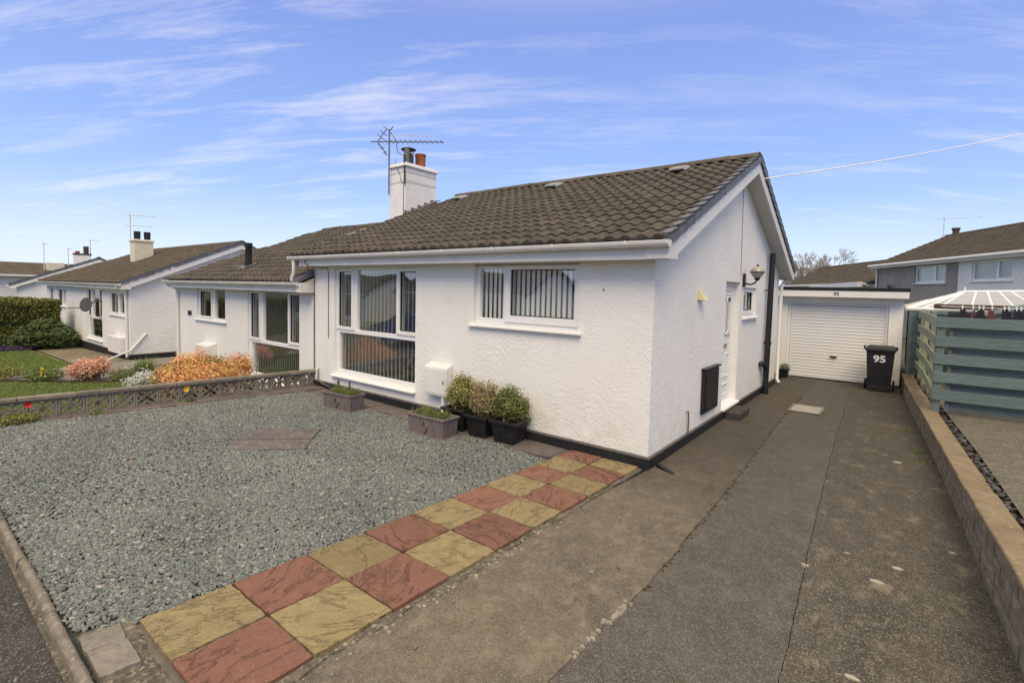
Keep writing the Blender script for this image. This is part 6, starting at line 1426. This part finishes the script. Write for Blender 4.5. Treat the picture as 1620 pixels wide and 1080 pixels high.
# ------------------------------------------------------------------ right background
P0 = Vector((1.03, 30.4, 0)); DD = Vector((-.454, .891, 0)).normalized(); NA = Vector((.891, .454, 0)).normalized()
FT = lambda s, d, z: tuple(P0+DD*s-NA*d+Vector((0, 0, z)))      # s along the terrace, d towards the street
def terrace(name, label, s0, s1, wall_mat, wins, ze, zr, dr=3.4, roofL=None, roofR=None, gut=True, ver=0.0):
    T = thing(name, label, 'house', FT((s0+s1)/2, -3, -0.8))
    mb = MB(); mb.plate(FT, s0, s1, -0.9, ze, [w for w in wins], -0.25, 0.0); mb.build('front_wall', wall_mat, T)
    mb = MB(); mb.prism([(-.25, -.9), (-6.8, -.9), (-6.8, ze), (-dr, zr-.15), (-.25, ze)], lambda d, z: FT(s1, d, z), lambda d, z: FT(s1-.2, d, z)); mb.prism([(-.25, -.9), (-6.8, -.9), (-6.8, ze), (-dr, zr-.15), (-.25, ze)], lambda d, z: FT(s0, d, z), lambda d, z: FT(s0+.2, d, z)); mb.build('end_wall', wall_mat, T)
    for w in wins:
        a, b, c, d = w; m_ = a+(b-a)*.36
        window(T, FT, a, b, c, d, [(a+.08, m_-.05, c+.1, d-.08), (m_+.05, b-.08, c+.08, d-.08)], [], (a-.1, b+.08, c-.05, .07), gm='glass_far')
        mb = MB(); mb.add([FT(a+.1, -.22, c), FT(b-.1, -.22, c), FT(b-.1, -.22, d), FT(a+.1, -.22, d)], [(0, 1, 2, 3)]); mb.build('net_curtain', 'curtain', T)
    rf = partE('roof', T, FT((s0+s1)/2, -3, ze))
    ra, rb = roofL or (s1+ver, s1+ver), roofR or (s0-.0, s0-.0)     # (eave, ridge)
    L_ = sqrt((dr+.3)**2+(zr-ze)**2); nrow = round(L_/.31)
    mb = MB(); per = .19
    for j in range(nrow):
        t0, t1 = j/nrow, (j+1)/nrow; sa = ra[0]+(ra[1]-ra[0])*t0; sb = rb[0]+(rb[1]-rb[0])*t0; sb = sb
        n = max(2, int((sa-sb)/per)*2); dz_ = .045
        for i in range(n):
            u0, u1 = sb+(sa-sb)*i/n, sb+(sa-sb)*(i+1)/n; h0, h1 = (.02 if i % 2 else 0), (0 if i % 2 else .02)
            e = lambda t: (-(dr+.3)*t+.3, ze+.05+(zr-ze)*t)
            (d0, z0), (d1, z1) = e(t0), e(t1+.01)
            o = len(mb.v); mb.v += [FT(u0, d0, z0+h0), FT(u1, d0, z0+h1), FT(u0, d0, z0+dz_+h0), FT(u1, d0, z0+dz_+h1), FT(u0, d1, z1+h0), FT(u1, d1, z1+h1)]
            mb.f += [(o, o+1, o+3, o+2), (o+2, o+3, o+5, o+4)]
    t_ = mb.build('roof_tiles', 'tile_far', rf, weld=False); t_['kind'] = 'stuff'
    mb = MB(); mb.hexa([FT(ra[0], .25, ze), FT(rb[0], .25, ze), FT(rb[1], -dr, zr), FT(ra[1], -dr, zr)], [FT(ra[0], .25, ze+.04), FT(rb[0], .25, ze+.04), FT(rb[1], -dr, zr+.04), FT(ra[1], -dr, zr+.04)])
    mb.hexa([FT(ra[0], -7.1, ze), FT(rb[0], -7.1, ze), FT(rb[1], -dr, zr), FT(ra[1], -dr, zr)], [FT(ra[0], -7.1, ze+.04), FT(rb[0], -7.1, ze+.04), FT(rb[1], -dr, zr+.04), FT(ra[1], -dr, zr+.04)]); mb.build('roof_deck', 'tile_far', rf)
    mb = MB(); mb.tube([FT(ra[1], -dr, zr+.05), FT(rb[1], -dr, zr+.05)], .09, 8); mb.build('ridge_capping', 'tile_far', rf)
    mb = MB(); mb.hexa([FT(s0, .02, ze-.14), FT(s1, .02, ze-.14), FT(s1, .33, ze-.14), FT(s0, .33, ze-.14)], [FT(s0, .02, ze+.0), FT(s1, .02, ze+.0), FT(s1, .33, ze+.0), FT(s0, .33, ze+.0)]); mb.build('fascia', 'gutter', T)
    mb = MB(); mb.tube([FT(s0, .42, ze+.0), FT(s1+.1, .42, ze+.0)], .07, 8); mb.build('gutter', 'gutter', T)
    return T, rf
TG1, _ = terrace('terraced_house', 'grey pebble-dashed terraced house with white window above the garage', -6.89, 0.0, 'pebble', [(-6.05, -3.68, 2.76, 3.62)], 3.80, 5.50)
mb = MB(); mb.tube([FT(-0.12, .06, 3.6), FT(-0.12, .06, -.8)], .055, 8); mb.build('downpipe', 'gutter', TG1)
mb = MB(); 
R_ = Matrix.Translation(FT(-1.45, .3, 2.30)); mb.tube([FT(-1.75, .22, 2.28), FT(-1.70, .30, 2.29)], .46, 20); mb.build('satellite_dish', 'dish', TG1)
TG2, _ = terrace('terraced_house', 'white roughcast terraced house at the right edge behind the conservatory', -22.0, -6.90, 'pebw', [(-9.90, -7.72, 2.80, 3.64), (-15.5, -13.4, 2.8, 3.64)], 3.80, 5.50)
TG3, r3 = terrace('distant_bungalow', 'long brown-tiled bungalow roof seen above the garage', 0.35, 14.1, 'pebw', [], 2.80, 4.50, 3.4, roofL=(14.1, 17.2), roofR=(0.2, 0.2))
C4 = partE('chimney', TG3, FT(-1.0, -3.6, 4.3))
mb = MB(); mb.hexa([FT(-.9, -3.2, 3.9), FT(.0, -3.2, 3.9), FT(.0, -4.1, 3.9), FT(-.9, -4.1, 3.9)], [FT(-.9, -3.2, 5.15), FT(.0, -3.2, 5.15), FT(.0, -4.1, 5.15), FT(-.9, -4.1, 5.15)]); mb.build('stack', 'pebw', C4)
mb = MB(); mb.hexa([FT(-1.0, -3.1, 5.15), FT(.1, -3.1, 5.15), FT(.1, -4.2, 5.15), FT(-1.0, -4.2, 5.15)], [FT(-1.0, -3.1, 5.27), FT(.1, -3.1, 5.27), FT(.1, -4.2, 5.27), FT(-1.0, -4.2, 5.27)]); mb.build('cap_slab', 'brownp', C4)
mb = MB(); mb.lathe([(0.16, 0), (0.15, 0.55), (0.19, 0.6), (0.19, .7)], FT(-.45, -3.6, 5.27), 10); mb.build('chimney_pot', 'brownp', C4)
aerial('thin pale aerial on the chimney above the garage', *FT(-.1, -3.2, 0)[:2], 5.2, 6.6, 1.6, (1, .1, 0), 5, False)
mb = MB(); mb.hexa([FT(0.5, .5, 2.62), FT(7.8, .5, 2.55), FT(7.8, .75, 2.55), FT(.5, .75, 2.62)], [FT(.5, .5, 2.92), FT(7.8, .5, 2.80), FT(7.8, .75, 2.80), FT(.5, .75, 2.92)]); mb.build('porch_fascia', 'gutter', TG3)
# conservatory behind the fence
CV = thing('conservatory', 'white-framed conservatory with pale polycarbonate roof behind the fence', 'conservatory', (4, 10, 0.3))
a1, a2 = Vector((3.34, 10.2, 2.175)), Vector((4.30, 10.2, 2.20)); ez = 1.80
eL, eF0, eF1 = Vector((2.30, 12.5, ez)), Vector((2.30, 9.0, ez-.04)), Vector((5.5, 9.0, ez)); eB0, eR = Vector((5.5, 12.5, ez)), Vector((5.5, 9.0, ez))
k1, k2 = Vector((3.34, 11.6, 2.175)), Vector((4.30, 11.6, 2.2))
dz_ = Vector((0, 0, -.02))
for nm, q in (('roof_sheet', [eF0, eF1, a2, a1]), ('roof_sheet', [eL, eF0, a1, k1]), ('roof_sheet', [eF1, eB0, k2, a2]), ('roof_sheet', [a1, a2, k2, k1])):
    mb = MB(); mb.hexa([p+dz_ for p in q], [p for p in q]); mb.build(nm, 'poly', CV)
def bar(p, q, r=.022): mb = MB(); mb.tube([p, q], r, 6); mb.build('glazing_bar', 'upvc', CV)
bar(a1, a2, .04); bar(a1, k1, .035); bar(a2, k2, .035); bar(a1, eF0, .03); bar(a2, eF1, .035); bar(a1, eL, .03)
for t in (.2, .4, .6, .8): bar(a1+(a2-a1)*t, eF0+(eF1-eF0)*(.22+t*.56))
for t in (.06, .13): bar(a1, eF0+(eF1-eF0)*t*1.2)
for t in (.25, .5, .75): bar(a1+(k1-a1)*t, eF0+(eL-eF0)*t)
bar(eF0, eF1, .04); bar(eF0, eL, .04)
mb = MB(); mb.lathe([(.03, 0), (.035, .03), (.012, .05), (.02, .07), (.004, .12)], tuple(a1), 8); mb.build('finial', 'upvc', CV)
mb = MB(); mb.box(2.35, 5.45, 9.05, 12.5, .3, ez-.06); mb.build('conservatory_wall', 'curtain', CV)
PG = MB().box(2.72, 5.2, 7.98, 8.12, 1.80, 1.90).build('beam', 'brownp', None, label='dark brown timber beam running across behind the fence', cat='beam')
SH = thing('shed', 'pale green garden shed with a low gable behind the clothes line', 'shed', (4.0, 7.0, .3))
mb = MB(); mb.prism([(3.42, .3), (5.0, .3), (5.0, 1.72), (4.2, 1.97), (3.42, 1.72)], lambda x, z: (x, 6.6, z), lambda x, z: (x, 7.6, z)); mb.build('shed_body', 'shed', SH)
for i in range(9): mb = MB(); z = 1.06+i*.1; mb.box(3.42 if z < 1.72 else 3.42+(z-1.72)*3, 5.0 if z < 1.72 else 4.98-(z-1.72)*3, 6.588, 6.6, z, z+.085); mb.build('cladding_board', 'shed', SH)
mb = MB(); mb.hexa([(3.32, 6.5, 1.70), (4.2, 6.5, 1.975), (4.2, 7.7, 1.975), (3.32, 7.7, 1.70)], [(3.32, 6.5, 1.73), (4.2, 6.5, 2.005), (4.2, 7.7, 2.005), (3.32, 7.7, 1.73)]); mb.hexa([(4.2, 6.5, 1.975), (5.1, 6.5, 1.70), (5.1, 7.7, 1.70), (4.2, 7.7, 1.975)], [(4.2, 6.5, 2.005), (5.1, 6.5, 1.73), (5.1, 7.7, 1.73), (4.2, 7.7, 2.005)]); mb.build('shed_roof', 'teal', SH)
MB().box(2.75, 7.0, 8.25, 8.35, 0.3, 1.72).build('rear_screen', plain('grey_green_render', (0.085, 0.095, 0.088), .9), None, label='brownish rendered wall low behind the clothes line', cat='wall')
# clothes line
MB().tube([(2.7, 5.5, 1.885), (3.4, 5.5, 1.872), (4.6, 5.5, 1.90)], .005, 5).build('clothes_line', 'wcable', None, label='white clothes line strung behind the teal fence', cat='clothes line')
gar = [(2.965, .050, .15, 'cloth_a', 'leftmost dark sock pegged on the clothes line'), (3.095, .018, .14, 'cloth_b', 'thin maroon strap pegged second from the left'), (3.165, .026, .13, 'cloth_a', 'third garment from the left, narrow and dark'), (3.215, .030, .14, 'cloth_a', 'fourth garment from the left, dark with a bend'), (3.315, .044, .13, 'cloth_b', 'maroon sock in the middle of the line'), (3.475, .058, .14, 'cloth_a', 'wide dark maroon sock second from the right'), (3.61, .070, .15, 'cloth_a', 'rightmost and widest dark garment on the line')]
for i, (x, w, h, m, lab) in enumerate(gar):
    T = thing('hanging_garment', lab, 'garment', (x, 5.5, 1.7), 'clothes pegged on the line')
    mb = MB(); n = 6; z1 = 1.862
    for side in (0, 1):
        for j in range(n+1):
            t = j/n; ww = w*(.55+.6*t); off_ = .012*sin(4*t+i)
            mb.v += [(x-ww+off_, 5.5+(-.012 if side else .012)*(1-.5*t), z1-h*t*1.25), (x+ww+off_, 5.5+(-.012 if side else .012)*(1-.5*t), z1-h*t*1.25+.01*(i % 2))]
    m_ = 2*(n+1)
    for s_ in (0, m_):
        for j in range(n): mb.f.append((s_+2*j, s_+2*j+1, s_+2*j+3, s_+2*j+2))
    for j in range(n): mb.f += [(2*j, 2*j+2, m_+2*j+2, m_+2*j), (2*j+1, m_+2*j+1, m_+2*j+3, 2*j+3)]
    mb.build('cloth', m, T)
    for dx_ in ((-.02, .03) if w > .05 else (0,)): mb = MB(); mb.hexa([(x+dx_-.006, 5.488, 1.84), (x+dx_+.006, 5.488, 1.84), (x+dx_+.006, 5.512, 1.84), (x+dx_-.006, 5.512, 1.84)], [(x+dx_-.012, 5.488, 1.905), (x+dx_+.012, 5.488, 1.905), (x+dx_+.012, 5.512, 1.905), (x+dx_-.012, 5.512, 1.905)]); mb.build('peg', 'upvc', T)

# bare tree far beyond the garage
TR = thing('bare_tree', 'leafless spring tree standing far beyond the garage roof', 'tree', (-5.5, 62, -1))
tr_ = random.Random(12); mbT = MB(); mbB = MB()
def branch(mb, p, d, L_, r, dep):
    q = p+d*L_; m_ = (p+q)/2+Vector((tr_.uniform(-1, 1), tr_.uniform(-1, 1), tr_.uniform(-.5, 1)))*L_*.06
    mb.tube([p, m_, q], [r, r*.85, r*.68], 5 if dep < 3 else 3, cap=False)
    if dep >= 7: return
    for _ in range(3 if dep > 0 else 5):
        ax = Vector((tr_.uniform(-1, 1), tr_.uniform(-1, 1), tr_.uniform(-.3, .3))).normalized()
        nd = (Matrix.Rotation(tr_.uniform(.25, .75), 3, ax) @ d); nd.z += .12; nd.normalize()
        st = p+(q-p)*tr_.uniform(.6, 1.0) if dep else p+(q-p)*tr_.uniform(.7, 1.0)
        branch(mbB, st, nd, L_*tr_.uniform(.62, .82), max(r*.58, .016), dep+1)
for bx_, by_, h_ in ((-5.6, 62, 2.8), (-7.6, 63, 2.1), (-3.9, 61.5, 2.0)): branch(mbT, Vector((bx_, by_, -1.0)), Vector((0.02, 0, 1)), h_*0.95, .17, 0)
mbT.build('trunk', 'bark', TR, weld=False); 
tb = mbB.build('crown', 'bark', TR, weld=False)

# ------------------------------------------------------------------ far left house and its neighbours
FH = thing('far_house', 'low white house with long brown roof at the far left horizon', 'house', (-55, 3, -1.5))
mb = MB(); mb.box(-56, -50.2, -6, 5.5, -1.8, 2.15); mb.build('wall', 'stucco_far', FH)
mb = MB(); mb.prism([(-56.6, 2.3), (-49.7, 2.15), (-49.7, 2.25), (-53, 3.25), (-56.6, 2.4)], lambda x, z: (x, -6.4, z), lambda x, z: (x, 6.0, z)); mb.build('roof', 'tile_far', FH)
mb = MB(); mb.box(-49.85, -49.65, -6.4, 2.6, 2.13, 2.27); mb.build('fascia', 'gutter', FH)
mb = MB(); mb.box(-50.19, -50.12, 3.3, 4.6, 0.9, 1.95); mb.build('window', 'carglass', FH)
FC = partE('chimney', FH, (-52, 4.4, 2.6)); MB().box(-51.6, -51.0, 3.2, 4.2, 2.5, 3.25).build('stack', 'cream', FC)

# ------------------------------------------------------------------ across the street (seen in the glass)
def opposite(x0, x1, label):
    T = thing('opposite_bungalow', label, 'bungalow', ((x0+x1)/2, -22, -.3)); y1 = -19.5; F = lambda u, d, z: (u, y1+d, z)
    g0 = min(gz((x0+x1)/2), -.05)
    wl_ = [(x0+1.2, x0+3.4, g0+.4, g0+2.2), (x0+5, x0+6.6, g0+1.1, g0+2.1), (x1-4, x1-1.8, g0+.4, g0+2.2)]
    mb = MB(); mb.plate(F, x0, x1, g0-.5, g0+2.4, wl_, -.24, 0); mb.box(x0, x0+.24, y1-7, y1-.24, g0-.5, g0+2.4); mb.box(x1-.24, x1, y1-7, y1-.24, g0-.5, g0+2.4); mb.box(x0+.24, x1-.24, y1-7, y1-6.76, g0-.5, g0+2.4); mb.build('wall', 'stucco_far', T)
    for w in wl_:
        a, b, c, d = w; window(T, F, a, b, c, d, [(a+.08, (a+b)/2-.04, c+.08, d-.08), ((a+b)/2+.04, b-.08, c+.08, d-.08)], [], (a-.08, b+.08, c-.05, .07))
    mb = MB(); 
    mb.prism([(y1+.35, g0+2.45), (y1-3.5, g0+4.1), (y1-7.35, g0+2.45), (y1-7.35, g0+2.3), (y1-3.5, g0+3.95), (y1+.35, g0+2.3)], lambda y, z: (x0-.3, y, z), lambda y, z: (x1+.3, y, z)); mb.build('roof', 'tile_far', T)
    for s_ in (x0, x1-.2): mb = MB(); mb.prism([(y1-.1, g0+2.4), (y1-6.9, g0+2.4), (y1-3.5, g0+3.9)], lambda y, z: (s_, y, z), lambda y, z: (s_+.2, y, z)); mb.build('gable', 'stucco_far', T)
    mb = MB(); mb.box(x0-.3, x1+.3, y1+.32, y1+.42, g0+2.33, g0+2.46); mb.build('gutter', 'gutter', T)
for i, (a, b) in enumerate(((-46, -33), (-29, -16.5), (-12.5, 0.5), (5, 17))):
    opposite(a, b, ['white bungalow across the street, farthest left', 'white bungalow across the street, reflected in the picture window', 'white bungalow directly across the street from the drive', 'white bungalow across the street, farthest right'][i])
# blue hatchback parked on the street
CX, CY, CZ = -15.0, -9.2, -.60
CR = thing('parked_car', 'blue hatchback parked on the street, seen in the window glass', 'car', (CX, CY, CZ))
body = [(-2.0, .28), (-2.02, .62), (-1.85, .86), (-1.1, .95), (-.45, 1.40), (.55, 1.46), (1.35, 1.30), (1.85, .95), (1.98, .70), (1.98, .30)]
def car_ring(z_in): return body
mb = MB(); nb = len(body)
for y_, s_ in ((-.72, 0), (-.84, 1), (.84, 1), (.72, 0)):
    for x_, z_ in body: mb.v.append((CX+x_*(1 if s_ else .985), CY+y_*(1 if z_ < 1.0 else .82), CZ+z_*(1 if s_ else (1.01 if z_ < 1 else 1.01))))
for k in range(3):
    for i in range(nb): mb.f.append((k*nb+i, k*nb+(i+1) % nb, (k+1)*nb+(i+1) % nb, (k+1)*nb+i))
mb.f += [tuple(range(nb))[::-1], tuple(range(3*nb, 4*nb))]; mb.build('body', 'carblue', CR, bevel=0.03, seg=2)
for s_ in (-1, 1):
    mb = MB(); yq = CY+s_*.735; mb.hexa([(CX-1.0, yq+s_*.06, CZ+.96), (CX+1.35, yq+s_*.06, CZ+.96), (CX+1.35, yq+s_*.04, CZ+.96), (CX-1.0, yq+s_*.04, CZ+.96)], [(CX-.42, yq-s_*.02, CZ+1.34), (CX+1.15, yq-s_*.02, CZ+1.30), (CX+1.15, yq-s_*.04, CZ+1.30), (CX-.42, yq-s_*.04, CZ+1.34)]); mb.build('side_window', 'carglass', CR)
    for x_ in (-1.25, 1.25):
        w = partE('wheel', CR, (CX+x_, CY+s_*.75, CZ+.3)); MB().tube([(CX+x_, CY+s_*.66, CZ+.3), (CX+x_, CY+s_*.86, CZ+.3)], .30, 20).build('tyre', 'tyre', w); MB().tube([(CX+x_, CY+s_*.80, CZ+.3), (CX+x_, CY+s_*.87, CZ+.3)], .18, 12).build('rim', 'alu', w)
    MB().box(CX-1.98, CX-1.84, CY+s_*.6-.14, CY+s_*.6+.14, CZ+.60, CZ+.78).build('headlight', 'paint', CR, bevel=.02)
